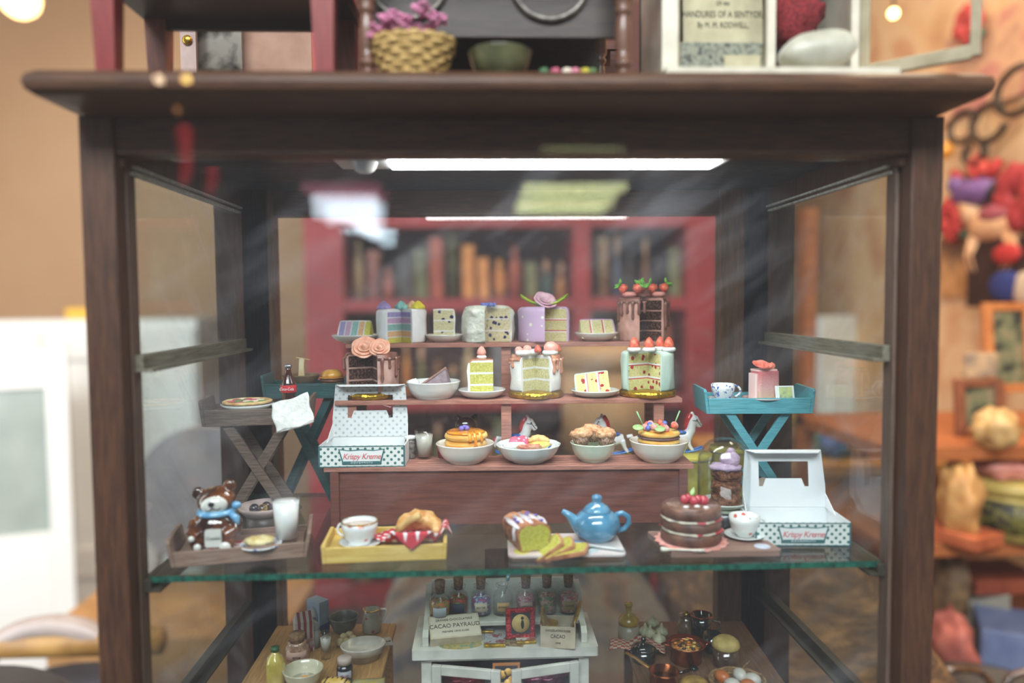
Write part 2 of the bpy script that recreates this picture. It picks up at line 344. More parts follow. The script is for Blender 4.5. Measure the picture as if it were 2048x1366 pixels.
# ================================================================ stepped wooden stand
W_rose = wood('rosy_stand_wood', '#875547', '#b98272', .6, 0, 1.5, .02)
W_rosed = wood('rosy_stand_panel', '#5a3229', '#7a473a', .5, 0, .8, .01)
st = thing('tiered_stand', 'three tiered reddish wood stand with slatted shelves under the cakes', 'stand', (at(1018, 940, 43).x, 43, ZG), 0)
SW = 21.5; OX = at(1018, 940, 43).x
def slats(z, y0, y1, wd, x0=0):
    n = 5; d = (y1 - y0) / n; m = M()
    for i in range(n): m.box((x0, y0 + d * (i + .5), z - .14), (wd, d - .07, .28))
    return m
slats(Z1 - ZG, 6.0, 9.0, 19.4 + 1.9).part('shelf', W_rose, st, bevel=.03)
slats(Z2 - ZG, 3.0, 6.0, SW).part('shelf', W_rose, st, bevel=.03)
slats(Z3 - ZG, 0.0, 3.0, SW).part('shelf', W_rose, st, bevel=.03)
for z, y0 in ((Z1, 6), (Z2, 3)):
    for x in (-SW / 2 + 1.0, -0.15, SW / 2 - 1.4):
        h = z - ZG - .3; M().box((x, y0 + .45, h / 2 if y0 > 5 else h / 2), (.62, .35, h)).part('upright', W_rose, st)
M().box((0, .35, (Z3 - ZG) / 2 - .15), (SW - 1.0, .2, Z3 - ZG - .3)).part('front_panel', W_rosed, st)
for x in (-SW / 2 + .6, SW / 2 - .6): M().box((x, 1.5, (Z3 - ZG) / 2 - .15), (.5, 2.9, Z3 - ZG - .3)).part('side_panel', W_rosed, st, bevel=.02)
put(st, (OX, 43, ZG), -2)
# ================================================================ cakes, plates and bowls on the tiers
def tier(px, row, dy=0):
    Y = {1: 50.5, 2: 47.5, 3: 44.6}[row] + dy; z = {1: Z1, 2: Z2, 3: Z3}[row]
    X = at(px, 700, Y).x; return (X, Y - (X - OX) * .035, z)
def wobn(amp, f=1.0, seed=0): return lambda a, z: 1 + amp * noise.noise(Vector((math.cos(a) * f, math.sin(a) * f, z * f * .8 + seed)))
def shell(r, h, t, rc=.25):
    arc = [(r - rc + rc * math.cos(math.radians(q)), h - rc + rc * math.sin(math.radians(q))) for q in (0, 22, 45, 68, 90)]
    return [(r * .96, 0), (r * .995, .12)] + [(r, h * .35), (r, h * .7)] + arc + [(r * .6, h + .02), (0, h), (0, h - t), (r - t, h - t), (r - t, h * .5), (r - t, .02)]
def layers_(m, r, h, spec, a0, a1, inset=1.2, n=20):
    """spec: list of (relative height, material index)"""
    tot = sum(q for q, _ in spec); z = 0.01
    for q, mi in spec:
        dz = h * q / tot; e = .0 if q > .5 else .02
        m.sweep([(0, z), (r + e, z), (r + e, z + dz), (0, z + dz)], a0 + inset, a1 - inset, n, mi, False); z += dz
    return m
def cake(name, label, loc, r, h, amid, aw, frost, sp, spec, t=.13, rc=.25, wob=.02, seed=0, cat='cake'):
    root = thing(name, label, cat, loc)
    a0, a1 = amid + aw / 2, amid - aw / 2 + 360
    M().sweep(shell(r, h, t, rc), a0, a1, 60, 0, True, wobn(wob * 1.8, 2.2, seed)).part('frosting', frost, root)
    # crumb block: cut faces stand a hair inside the frosting
    layers_(M(), r - t + .015, h - t + .01, spec, a0, a1, .4).part('sponge', sp, root)
    return root
def slice_(name, label, loc, r, h, a0, a1, frost, sp, spec, t=.1, rc=.15, ry=0, rz=0, wob=.015, off=(0, 0, 0), rx=0):
    root = thing(name, label, 'cake slice', loc, rz)
    X = M().tf(off, rx, ry, 0).X
    m = M(); m.X = X; m.sweep(shell(r, h, t, rc), a0, a1, 14, 0, True, wobn(wob, 2)); m.part('frosting', frost, root)
    m = M(); m.X = X; layers_(m, r - t + .01, h - t + .01, spec, a0, a1, -.5, 10); m.part('sponge', sp, root)
    return root
def dish(r, rb, h, t=.07, rim=.05, n=48):
    d = r - rb
    return [(0, 0), (rb, 0), (rb * 1.01, .05), (rb + d * .3, h * .14 + .02), (rb + d * .6, h * .36), (rb + d * .84, h * .66), (r, h - .03), (r + .02, h + .01), (r - rim * .4, h + .04), (r - rim * 1.6, h - .01), (rb + d * .84 - t * 1.3, h * .66), (rb + d * .6 - t, h * .36 + t * .6), (rb + d * .2, h * .1 + t), (rb * .8, t), (0, t)]
def plate(px, row, r, h, rb, label, mt, dy=0, name='plate', loc=None, wob=None, group=None, cat=None):
    loc = loc or tier(px, row, dy)
    return solo(M().lathe(dish(r, rb, h), 56, wob=wob), name, mt, label, cat or name, loc, group=group), (loc[0], loc[1], loc[2] + .075)
def toruslump(m, c, R, r, sq=.8, mi=0, n=16, wave=0, k=6):
    pts = [(c[0] + (R + wave * math.cos(k * a)) * math.cos(a), c[1] + (R + wave * math.cos(k * a)) * math.sin(a), c[2]) for a in [2 * PI * i / n for i in range(n)]]
    return m.tube(pts, r, 8, mi, True, sq)
def swirl(m, c, r, h, k=6, mi=0, tw=5):
    X = m.X.copy(); m.X = X @ Matrix.Translation(c)
    m.lathe([(0, 0), (r * .9, 0), (r, h * .2), (r * .92, h * .4), (r * .62, h * .62), (r * .35, h * .85), (0, h)], 36, mi, True, lambda a, z: 1 + .12 * math.cos(k * a + z / h * tw)); m.X = X; return m
def strawberry(m, c, r, h, mi=0, rx=0, ry=0):
    X = m.X.copy(); m.X = X @ M().tf(c, rx, ry).X
    m.lathe([(0, 0), (r * .75, .02), (r, h * .25), (r * .85, h * .55), (r * .45, h * .85), (0, h)], 20, mi, True, lambda a, z: 1 + .04 * math.sin(9 * a + z * 30)); m.X = X; return m
def leaf(m, c, L, wd, rz=0, rx=0, ry=0, mi=0, curl=.3, th=.05):
    X = m.X.copy(); m.X = X @ M().tf(c, rx, ry, rz).X
    m.grid(lambda u, v: (u * L, (v - .5) * wd * math.sin(PI * min(1, u * .93 + .07)) ** .8, curl * L * u * u + abs(v - .5) * wd * .3), 8, 4, th, mi); m.X = X; return m
def petal_rose(m, c, r, mi=0, layers=((.22, 3, 80), (.5, 4, 62), (.8, 5, 38), (1.0, 6, 18)), rx=0, ry=0):
    X = m.X.copy(); m.X = X @ M().tf(c, rx, ry).X
    m.ball((0, 0, r * .25), (r * .2, r * .2, r * .3), 10, mi)
    for q, (f, k, up) in enumerate(layers):
        for i in range(k):
            a = 360 * i / k + q * 31; Rm = r * f
            def fn(u, v, a=a, Rm=Rm, up=up):
                th = math.radians(a + (v - .5) * 360 / len(range(k)) * 1.35); rad = Rm * (.35 + .65 * u ** .8 * (1 + .08 * math.cos((v - .5) * 6)))
                return (rad * math.cos(th), rad * math.sin(th), r * .05 + Rm * math.tan(math.radians(up * .6)) * u * (.9 - .25 * abs(v - .5) * 2) * .8 + .02)
            m.grid(fn, 5, 6, r * .07, mi)
    m.X = X; return m
white_f = mat('white_fondant', '#dfe4ea', '#eef0ee', .45, 2.0, sss=.15, bump=.03, bscale=1.5)
cream = mat('whipped_cream', '#e9ecec', '#f6f5ef', .5, 3, sss=.15, bump=.03)
china = mat('white_china', '#e4e7e4', None, .12, coat=.6)
china_c = mat('creamy_china', '#dfe2d8', '#e9eadf', .14, 1, coat=.6)
gold = mat('gold_foil', '#b08a28', '#d9b13c', .3, 2.5, metal=.9, bump=.12, bscale=3.2)
# ---- tier 1
_, f = plate(710, 1, pc(90, 50.5) / 2 + .06, .52, .82, 'shallow white plate at the left end of the top tier holding a rainbow slice', china)
sprb = [sponge('lilac_sponge', '#8f86c4', '#b7aee0'), sponge('pink_sponge', '#b79ac6', '#dcb8d8'), sponge('aqua_sponge', '#74b3b4', '#a6d6d0'), sponge('orange_sponge', '#e3a366', '#f7cd9d'), sponge('yellow_sponge', '#c9c440', '#e8e271'), white_f]
rb_spec = [(1.3, 4), (.25, 5), (1.3, 3), (.25, 5), (1.5, 2), (.25, 5), (1.3, 1), (.25, 5), (1.3, 0)]
slice_('rainbow_cake_slice', 'rainbow slice lying on its side on a white plate, purple stripe leftmost', f, 1.62, 2.15, 38, 90, white_f, sprb, rb_spec, ry=-90, off=(1.05, -.8, .14), rz=-5)
solo(M().tube([(-.4, 0, .05), (.2, -.03, .05), (.9, .02, .1)], [.05, .03, .03], 6, flat=.5).ball((-.5, 0, .05), (.16, .08, .03), 10), 'fork', mat('dull_silver', '#b9bbb8', None, .25, metal=.8), 'tiny silver fork on the rainbow slice plate', 'fork', (f[0] + .9, f[1] - 1.0, f[2] + .38), 5)
L = tier(803, 1, .05)
c = cake('rainbow_cake', 'white iced rainbow cake with five coloured layers and meringue swirls on top', L, 1.68, 2.25, -90, 62, white_f, sprb, rb_spec, t=.2, seed=2)
for col, x, y, nm in (('#9d8cc4', -1.12, -.3, 'purple'), ('#84c4bd', .0, .1, 'turquoise'), ('#efc092', .72, .3, 'peach'), ('#e9d93c', 1.15, -.15, 'yellow')):
    swirl(M(), (0, 0, 0), .44, .58, 7).part('meringue', mat('meringue_' + nm, col, None, .55), c, label=nm + ' meringue swirl').location = (x * K, y * K, 2.24 * K)
_, f = plate(888, 1, pc(75, 50.5) / 2, .5, .72, 'small cream plate on the top tier holding an upright blueberry slice', china_c)
bb = sponge('blueberry_sponge', '#c9bf90', '#ebe4b8', '#f6f0d2', spots='#39326e', dens=.43)
bspec = [(1.5, 0), (.2, 1), (1.5, 0), (.2, 1), (1.5, 0)]
slice_('blueberry_cake_slice', 'upright blueberry cake slice with white top on a small cream plate', f, 1.45, 2.15, 0, 42, cream, [bb, cream], bspec, rz=8, off=(-.72, -.32, 0), wob=.04)
L = tier(977, 1)
c = cake('blueberry_cake', 'rough white frosted blueberry cake with a few berries on top', L, 1.72, 2.42, -62, 72, mat('pale_mint_buttercream', '#d5dccb', '#ebeee2', .5, 1.2, bump=.4, bscale=1.1, sss=.1), [bb, cream], bspec, t=.16, rc=.5, wob=.07, seed=5)
for x, y in ((-.35, -.7), (-.1, -.55), (.15, -.72), (.38, -.6), (.05, -.4)): M().ball((0, 0, 0), .15, 10, bumpy=.2).part('blueberry', mat('blueberry_skin', '#3f51a8', '#6f84d6', .4, 5), c).location = ((x) * K, y * K, 2.5 * K)
L = tier(1088, 1)
lav = dots('lavender_dotted_icing', '#c6add0', '#e6ebda', 2.0, .2, .45, .55)
vs_ = sponge('vanilla_sponge', '#cbc47c', '#e9e2a8', '#f7f2cc'); red = mat('red_jam', '#c43a44', None, .25)
c = cake('lavender_cake', 'lavender iced cake with white dots and a pink flower on green leaves', L, 1.74, 2.32, -58, 70, lav, [vs_, cream, red], [(1.3, 0), (.16, 1), (.14, 2), (1.4, 0), (.14, 2), (.16, 1), (1.4, 0)], t=.15, rc=.32, seed=9)
for rz_, x in ((172, -.1), (8, .1)): leaf(M(), (0, 0, 0), 1.5, .95, rz_, 0, 0, 0, .45, .08).part('leaf', mat('lime_leaf', '#8fb52e', '#b5d245', .5, 2), c).location = (x * K, -.5 * K, 2.38 * K)
petal_rose(M(), (0, 0, 0), .78, rx=38, ry=18, layers=((.4, 3, 75), (.75, 4, 50), (1.0, 5, 25))).part('flower', mat('pink_lotus', '#d9a8be', '#eccbd6', .45, 2, sss=.1), c, label='pale pink sugar flower').location = (.02 * K, -.45 * K, 2.65 * K)
_, f = plate(1192, 1, pc(87, 50.3) / 2, .55, .85, 'white plate on the top tier holding a lavender topped slice with red stripes', china_c)
slice_('vanilla_cake_slice', 'yellow slice lying on its side with two red stripes and lavender edge', f, 1.62, 2.3, 90, 140, lav, [vs_, cream, red], [(1.3, 0), (.16, 2), (.16, 1), (1.4, 0), (.16, 2), (.16, 1), (1.2, 0)], ry=90, off=(-1.12, -.8, .14), rz=2)
M().tube([(-.9, -.98, .46), (-.4, -1.02, .4), (.1, -1.0, .47), (1.1, -.98, .47)], [.06, .02, .03, .02], 6, flat=.6)
L = tier(1283, 1)
chs = sponge('chocolate_sponge', '#1c100c', '#4a3026', '#9a7260'); pkf = mat('pink_chocolate_icing', '#b98a7c', '#cfa294', .4, 1.6, bump=.05, sss=.08); drp = mat('chocolate_drip', '#73493e', '#8f6053', .28, 2, coat=.3)
c = cake('tall_chocolate_drip_cake', 'tallest cake on the top tier, pink with brown drips, crowned with strawberries', L, 1.66, 2.85, -78, 62, pkf, [chs, pkf], [(1.4, 0), (.18, 1), (1.3, 0), (.18, 1), (1.3, 0), (.18, 1), (1.5, 0)], t=.15, rc=.22, seed=3)
def drips(c, r, h, angs, mt, rad=.11, seed=1, lo=.5, hi=1.7, rim=True, a0=0, a1=360):
    rnd = random.Random(seed); m = M()
    if rim: m.sweep([(r * .3, h - .01), (r - .1, h - .02), (r + .035, h - .2), (r + .045, h - .32), (r - .02, h - .3), (r + .0, h - .16), (r - .08, h + .045), (r * .5, h + .07), (0.0, h + .06), (0, h)], a0, a1, 50, 0, True)
    for a in angs:
        L_ = rnd.uniform(lo, hi); t = math.radians(a); R = r + .015; p = [(R * math.cos(t), R * math.sin(t), h - .2 - L_ * k / 6) for k in range(7)]
        m.tube(p, [rad * q for q in (1.3, 1, .8, .75, .85, 1.05, .5)], 8)
    return m.part('drip_icing', mt, c)
drips(c, 1.68, 2.85, (205, 222, 236, 250, 262, 333, 320, 345, 0, 20, 190), drp, .12, 4, .7, 2.0, a0=-47, a1=251)
sbm = mat('strawberry_skin', '#cf4636', '#ef8460', .4, 4, bump=.03); lg = mat('bright_leaf', '#5fb53a', '#86cf4a', .5, 3)
for x, y in ((-1.0, -.7), (-.25, -.2), (.95, -.55), (.6, .1), (-.9, .2)): toruslump(M(), (0, 0, .2), .26, .22).part('icing_ring', mat('pink_icing', '#d98d82', '#e8a79c', .4, 2), c).location = (x * K, y * K, 2.9 * K)
for x, y, rx_, ry_ in ((-1.25, -.65, 0, -55), (-.7, -.95, 30, 50), (-.15, -.3, -40, 0), (.72, -.6, 0, -50), (1.15, -.5, 0, 45)):
    o = strawberry(M(), (0, 0, -.05), .34, .6, 0, rx_, ry_).part('strawberry', sbm, c); o.location = (x * K, y * K, 3.42 * K)
    m = M()
    for k in range(4): leaf(m, (0, 0, .5), .4, .26, k * 90 + 20, 0, 0, 0, .5, .09)
    q = m.part('strawberry_leaf', lg, o); q.rotation_euler = (math.radians(rx_), math.radians(ry_), 0)
    mm = M().tf((0, 0, .12), rx_, ry_); toruslump(mm, (0, 0, .06), .2, .045, 1, 0, 12).part('chocolate_band', mat('grey_chocolate', '#8b8287', None, .35), o)
# ---- tier 2
L = tier(742, 2, .3); GB = .42
def goldboard(loc, r, label):
    solo(M().lathe([(0, 0), (r - .1, 0), (r, .08), (r + .02, .25), (r - .03, .36), (r - .15, GB), (0, GB)], 72, wob=wobn(.025, 6)), 'gold_cake_board', gold, label, 'cake board', loc, group='gold foil cake boards on the middle tier')
    return (loc[0], loc[1], loc[2] + GB)
f = goldboard(L, 1.75, 'gold foil cake board under the chocolate cake topped with roses')
mpf = mat('mauve_chocolate_icing', '#a98074', '#c49f94', .42, 1.4, bump=.1, bscale=1.6)
c = cake('rose_chocolate_cake', 'chocolate layer cake with two peach roses on the middle tier', f, 1.66, 2.4, -112, 84, mpf, [chs, mpf], [(1.2, 0), (.2, 1), (1.2, 0), (.2, 1), (1.3, 0)], t=.14, rc=.3, wob=.03, seed=7)
drips(c, 1.68, 2.4, (195, 300, 318, 340, 5, 350), mat('brown_glaze', '#6d4439', '#8a5b4d', .25, 2, coat=.4), .12, 8, .6, 1.6, a0=-70, a1=206)
rs = mat('peach_rose', '#e9a183', '#f3c2a8', .45, 2.5, sss=.15)
for x, y, s_ in ((-.35, -.55, .82), (.62, -.75, .66)): petal_rose(M(), (0, 0, 0), s_, rx=52, ry=0).part('sugar_rose', rs, c).location = (x * K, y * K, 2.75 * K)
L = tier(865, 2, -.3)
_, f = plate(865, 2, pc(108, 47.2) / 2, 1.05, 1.12, 'deep white oval dish on the middle tier with a brown cake triangle in it', china, loc=L, name='dish')
sl = thing('chocolate_wedge', 'triangular piece of greyish chocolate cake lying in a white dish', 'cake slice', (f[0] + .1, f[1], f[2] + .12))
M().add([(-1.1, -.35, .4), (.95, -.55, .45), (.68, -.15, 1.62), (-.9, .6, .4), (1.1, .5, .45), (.75, .35, 1.7)], [(0, 1, 2), (3, 5, 4), (0, 2, 5, 3), (1, 4, 5, 2), (0, 3, 4, 1)], 0, False).part('sponge', mat('grey_chocolate_cake', '#7d6b70', '#948088', .6, 3, bump=.04), sl, bevel=.04)
M().grid(lambda u, v: (-1.1 + 1.8 * u, -.4 + v * .9 + .25 * u * (1 - v), .42 + 1.22 * u + .05), 8, 5, .1).part('icing', sponge('crumb_icing', '#8f6557', '#c09a8e'), sl)
M().ball((0, 0, 0), (.4, .35, .32), 14, bumpy=.5).part('cream', cream, sl).location = (-1.35 * K, -.1 * K, .72 * K)
_, f = plate(963, 2, pc(95, 47.2) / 2, .5, .95, 'round white plate on the middle tier with an upright lemon slice', china, dy=-.2)
lem = sponge('lemon_sponge', '#c3bf45', '#e0dc72', '#f4f1ae'); car = mat('caramel_glaze', '#b9785c', '#d49a7c', .22, 2, coat=.5)
c = slice_('lemon_cake_slice', 'upright yellow slice with white cream, caramel top and a pink strawberry', f, 1.62, 2.3, 140, 184, cream, [lem, cream], [(1.4, 0), (.25, 1), (1.3, 0), (.25, 1), (1.3, 0)], off=(.72, -.1, 0), t=.17, rc=.3, wob=.05)
M().sweep([(0, 2.29), (1.3, 2.29), (1.5, 2.12), (1.56, 2.2), (1.35, 2.38), (0, 2.36)], 139, 185, 10, 0).part('glaze', car, c).location = (.72 * K, -.1 * K, 0)
toruslump(M(), (0, 0, .12), .17, .16).part('cream_ring', cream, c).location = (0, .3 * K, 2.34 * K)
strawberry(M(), (0, 0, 0), .3, .62).part('strawberry', mat('pink_berry', '#f09a8a', '#f7b9a6', .45, 4, bump=.03), c).location = (0, .3 * K, 2.55 * K)
L = tier(1071, 2, 0); f = goldboard(L, 1.72, 'gold foil cake board under the caramel topped cake')
c = cake('caramel_cake', 'white cake with caramel drip top, cream rings and berries on a gold board', f, 1.6, 2.25, -93, 72, cream, [vs_, cream], [(1.4, 0), (.28, 1), (1.3, 0), (.28, 1), (1.2, 0)], t=.2, rc=.4, wob=.05, seed=12)
drips(c, 1.61, 2.25, (205, 310, 322, 338, 355, 190), car, .13, 3, .3, 1.5, a0=-55, a1=229)
for x, y in ((-.85, -.8), (-.3, -.1), (.85, -.75)): toruslump(M(), (0, 0, .12), .33, .17, 1, 0, 18, .03, 5).part('cream_ring', cream, c).location = (x * K, y * K, 2.3 * K)
for x, y, s_, pk in ((-1.1, -.7, .26, 1), (-.55, -.3, .3, 1), (.9, -.8, .46, 1), (.1, -.5, .24, 0), (1.35, -.3, .25, 0)):
    (M().ball((0, 0, s_ * .6), (s_, s_ * .8, s_ * .95), 14) if pk else strawberry(M(), (0, 0, 0), s_, s_ * 2)).part('strawberry', MC['pink_berry'] if pk else sbm, c).location = (x * K, y * K, 2.42 * K)
_, f = plate(1189, 2, pc(97, 47) / 2, .42, .95, 'round white plate on the middle tier with a strawberry slice lying flat', china_c, dy=-.2)
mint = mat('mint_buttercream', '#b5d3c4', '#d0e3d6', .5, 1.2, (1, 1, .3), bump=.08, sss=.1, bscale=2)
stb = sponge('strawberry_sponge', '#d0ca72', '#ece69c', '#f6f2c8', spots='#b83a3c', dens=.43); pink = mat('pink_jam', '#dc7d86', None, .4)
slice_('strawberry_cake_slice', 'yellow strawberry slice with mint edge lying on its side on a white plate', f, 1.6, 2.15, 40, 90, mint, [stb, pink, cream], [(1.3, 0), (.15, 1), (.2, 2), (1.3, 0), (.15, 1), (.2, 2), (1.3, 0)], ry=-97, off=(.95, -.75, .36), rz=-8)
L = tier(1293, 2, 0); f = goldboard(L, 1.76, 'gold foil cake board under the mint green strawberry cake')
c = cake('mint_strawberry_cake', 'mint green cake with strawberries on cream and a red flecked yellow inside', f, 1.68, 2.45, -112, 80, mint, [stb, red, cream], [(1.3, 0), (.12, 1), (.2, 2), (1.3, 0), (.12, 1), (.2, 2), (1.2, 0)], t=.15, rc=.32, wob=.04, seed=15)
for x, y, s_ in ((-1.0, -.75, .34), (-.1, -.9, .32), (.75, -.2, .3), (1.15, -.85, .34)):
    toruslump(M(), (0, 0, .1), .28, .15, 1, 0, 18, .03, 7).part('cream_ring', cream, c).location = (x * K, y * K, 2.47 * K)
    strawberry(M(), (0, 0, 0), s_, .78).part('strawberry', sbm, c).location = (x * K, y * K, 2.6 * K)
# ---- tier 3
def bowl(px, w_, h, rb, label, mt, dy=0, row=3, wob=None):
    L = tier(px, row, dy); r = pc(w_, L[1]) / 2
    return plate(px, row, r, h, rb, label, mt, dy, 'bowl', L, wob)[1], r
opal = mat('opal_glaze', '#e3dfd2', '#ece9df', .12, 1, coat=.7, sss=.2)
f, r = bowl(928, 116, 1.15, .95, 'cream bowl on the lowest tier holding a stack of syrup pancakes', opal, -.4)
c = thing('pancake_stack', 'stack of three golden pancakes with orange syrup and blueberries', 'pancakes', (f[0], f[1], f[2] + .42))
for k in range(3):
    M().lathe([(0, 0), (1.1, 0), (1.24, .1), (1.27, .2), (1.2, .37), (1.05, .41), (0, .41)], 44, wob=wobn(.03, 2, k)).part('pancake', mat('pancake', '#d99a3e', '#f0cf7e', .6, .9, (.5, .5, 4), lo=.4, hi=.55), c).location = ((.03 * k) * K, 0, (.05 + .42 * k) * K)
syr = mat('orange_syrup', '#e0851c', '#f0a02e', .08, 1.5, coat=1)
m = M().lathe([(0, .1), (.9, .1), (1.12, .05), (1.16, -.02), (1.1, -.04), (0, 0)], 40, wob=wobn(.12, 1.6, 5))
for a, l in ((-60, .75), (-40, .5), (-75, .4)): t = math.radians(a); m.tube([(1.1 * math.cos(t) * q, 1.1 * math.sin(t) * q, z) for q, z in ((.85, .08), (1.05, -.02), (1.17, -.2), (1.18, -l * .7), (1.2, -l))], [.12, .13, .1, .1, .12], 8, flat=.7)
m.part('syrup', syr, c).location = (0, 0, 1.34 * K)
M().lathe([(0, .0), (1.35, .0), (1.5, .1), (1.45, .14), (0, .1)], 40, wob=wobn(.06, 2, 8)).part('syrup_pool', syr, c).location = (0, 0, .1 * K)
for x, y in ((-.2, -.3), (.12, -.2), (-.02, 0)): M().ball((0, 0, 0), .17, 12).part('blueberry', mat('violet_blueberry', '#6358a8', '#7f74c4', .5, 4), c).location = ((x) * K, y * K, 1.57 * K)
f, r = bowl(1055, 130, 1.05, .95, 'blue and white bowl on the lowest tier heaped with little pastries', mat('bluish_china', '#d9e2e2', '#e8ece6', .12, 1, coat=.6), -.4, wob=lambda a, z: 1 + .012 * math.cos(14 * a))
solo(M().lathe([(0, 0), (1.15, 0), (1.62, .42), (1.66, .46), (1.6, .5), (1.1, .08), (0, .08)], 48), 'saucer', dots('blue_flower_china', '#e8ecec', '#3d6fb4', 1.6, .22, .15, .9), 'blue patterned saucer inside the pastry bowl', 'saucer', (f[0], f[1], f[2] + .42))
bsc = mat('baked_dough', '#c98a44', '#ecd090', .6, 1.6, bump=.06); ic_p = dots('pink_icing_dots', '#cf5f7c', '#f2cfd2', 2.6, .22, .4, .8)
pz = f[2] + .62
for nm, lb, x, y, mt_, kind in (('iced_biscuit', 'pink iced biscuit with white dots, left in the pastry bowl', -.75, .1, ic_p, 0), ('iced_biscuit', 'pink iced biscuit with white dots, nearer the pastry bowl centre', -.3, .35, ic_p, 0),
                           ('croissant', 'small glossy croissant at the back right of the pastry bowl', .65, .25, bsc, 1), ('meringue', 'white meringue finger at the front left of the pastry bowl', -.8, -.65, cream, 2), ('eclair', 'yellow iced finger bun at the right of the pastry bowl', .65, -.55, mat('lemon_icing', '#dfb53c', '#f2e08c', .35, 2), 2), ('danish_pastry', 'brown pink crumb pastry at the front of the pastry bowl', .0, -.95, mat('berry_crumb', '#b4564c', '#e0ac8c', .7, 3, bump=.08), 3)):
    if kind == 0: m = M().tf((0, 0, .2), 50, 0, 15).lathe([(0, 0), (.35, 0), (.42, .08), (.38, .16), (0, .18)], 24)
    elif kind == 1: m = M().tube([(.62 * math.cos(t), .5 * math.sin(t) - .3, .22 + .12 * math.sin(t)) for t in [math.radians(20 + 14 * i) for i in range(11)]], [.08 + .2 * math.sin(PI * i / 10) + .03 * (i % 2) for i in range(11)], 12)
    elif kind == 2: m = M().ball((0, 0, .2), (.72, .28, .2), 16, bumpy=.25)
    else: m = M().ball((0, 0, .17), (.7, .25, .17), 16, bumpy=.5, freq=3)
    solo(m, nm, mt_, lb, 'pastry', (f[0] + x, f[1] + y, pz + .2), {2: 12, 1: 5}.get(kind, 0), group='pastries in the patterned bowl')
grn = mat('pale_green_china', '#c9d8be', '#dbe4d0', .14, 1, coat=.6)
f, r = bowl(1185, 92, 1.1, .75, 'pale green footed bowl on the lowest tier holding muffins', grn, -.3)
muf = thing('muffin', 'blueberry muffin in a brown pleated case, left of the three in the green bowl', 'muffin', (f[0] - .75, f[1] - .25, f[2] + .92), group='muffins in the green bowl')
M().lathe([(0, 0), (.36, 0), (.55, .55), (.5, .55), (.3, .1), (0, .1)], 60, wob=lambda a, z: 1 + .05 * math.cos(20 * a)).part('case', mat('brown_case', '#6b4636', '#c7a68d', .6, 3, (6, 6, .1)), muf)
M().ball((0, 0, .68), (.66, .6, .34), 20, bumpy=.35, freq=2.5).part('crumb_top', sponge('muffin_top', '#b5784e', '#dfab80', '#efc9a4', spots='#8a7d94', scale=5, dens=.2), muf)
dup(muf, (f[0] + .72, f[1] - .3, f[2] + .9), 70, 'blueberry muffin in a brown pleated case, right of the three in the green bowl')
dup(muf, (f[0] + .02, f[1] + .42, f[2] + 1.02), 160, 'blueberry muffin behind the other two in the green bowl')
f, r = bowl(1316, 118, 1.2, 1.0, 'cream bowl at the right end of the lowest tier under the fruit pancakes', opal, -.35)
c = thing('fruit_pancake_stack', 'layered pancakes with chocolate filling heaped with berries and leaves', 'pancakes', (f[0], f[1], f[2] + .5))
for k in range(3): M().lathe([(0, 0), (1.1, 0), (1.24, .1), (1.24, .22), (1.08, .32), (0, .32)], 40, wob=wobn(.03, 2, k + 9)).part('pancake', MC['pancake'], c).location = (0, .05 * K, (.02 + .44 * k) * K)
for k in (1, 2): M().lathe([(0, 0), (1.2, 0), (1.26, .06), (1.2, .12), (0, .12)], 40, wob=wobn(.05, 3, k)).part('chocolate_filling', mat('chocolate_spread', '#5d4248', '#7a5d62', .35, 2), c).location = (0, .05 * K, (.34 + .44 * (k - 1)) * K)
rnd = random.Random(3); bl = MC['blueberry_skin']; lfp = mat('sugared_leaf', '#86a862', '#aac38a', .6, 3); ras = mat('pink_sugared_berry', '#d9807a', '#eeb6ae', .6, 4, bump=.05)
for i in range(15):
    a = i * 2.4; R_ = .25 + .85 * math.sqrt((i % 8) / 8); x, y = R_ * math.cos(a), R_ * math.sin(a) * .9; k = i % 3
    m = M().ball((0, 0, 0), .17, 10) if k == 0 else (M().ball((0, 0, 0), .22, 12, bumpy=.4, freq=5) if k == 1 else strawberry(M(), (0, 0, -.1), .2, .34))
    m.part('blueberry' if k == 0 else ('raspberry' if k == 1 else 'strawberry'), bl if k == 0 else (ras if k == 1 else sbm), c).location = (x * K, y * K, (1.42 + .12 * (i % 2)) * K)
for x, y, rz_ in ((-1.35, -.5, 200), (-.2, -1.05, 20), (-.3, .0, 90)): M().tf((0, 0, 0), 35).ball((0, 0, 0), (.34, .26, .05), 12).part('leaf', lfp, c).location = (x * K, y * K, 1.5 * K)
for sx in (-1, 1): M().tube([(0, 0, 0), (sx * .35, .1, .8)], .045, 6).part('stalk', mat('green_stalk', '#8cc08a', None, .5), c).location = (sx * .95 * K, .1 * K, 1.55 * K)
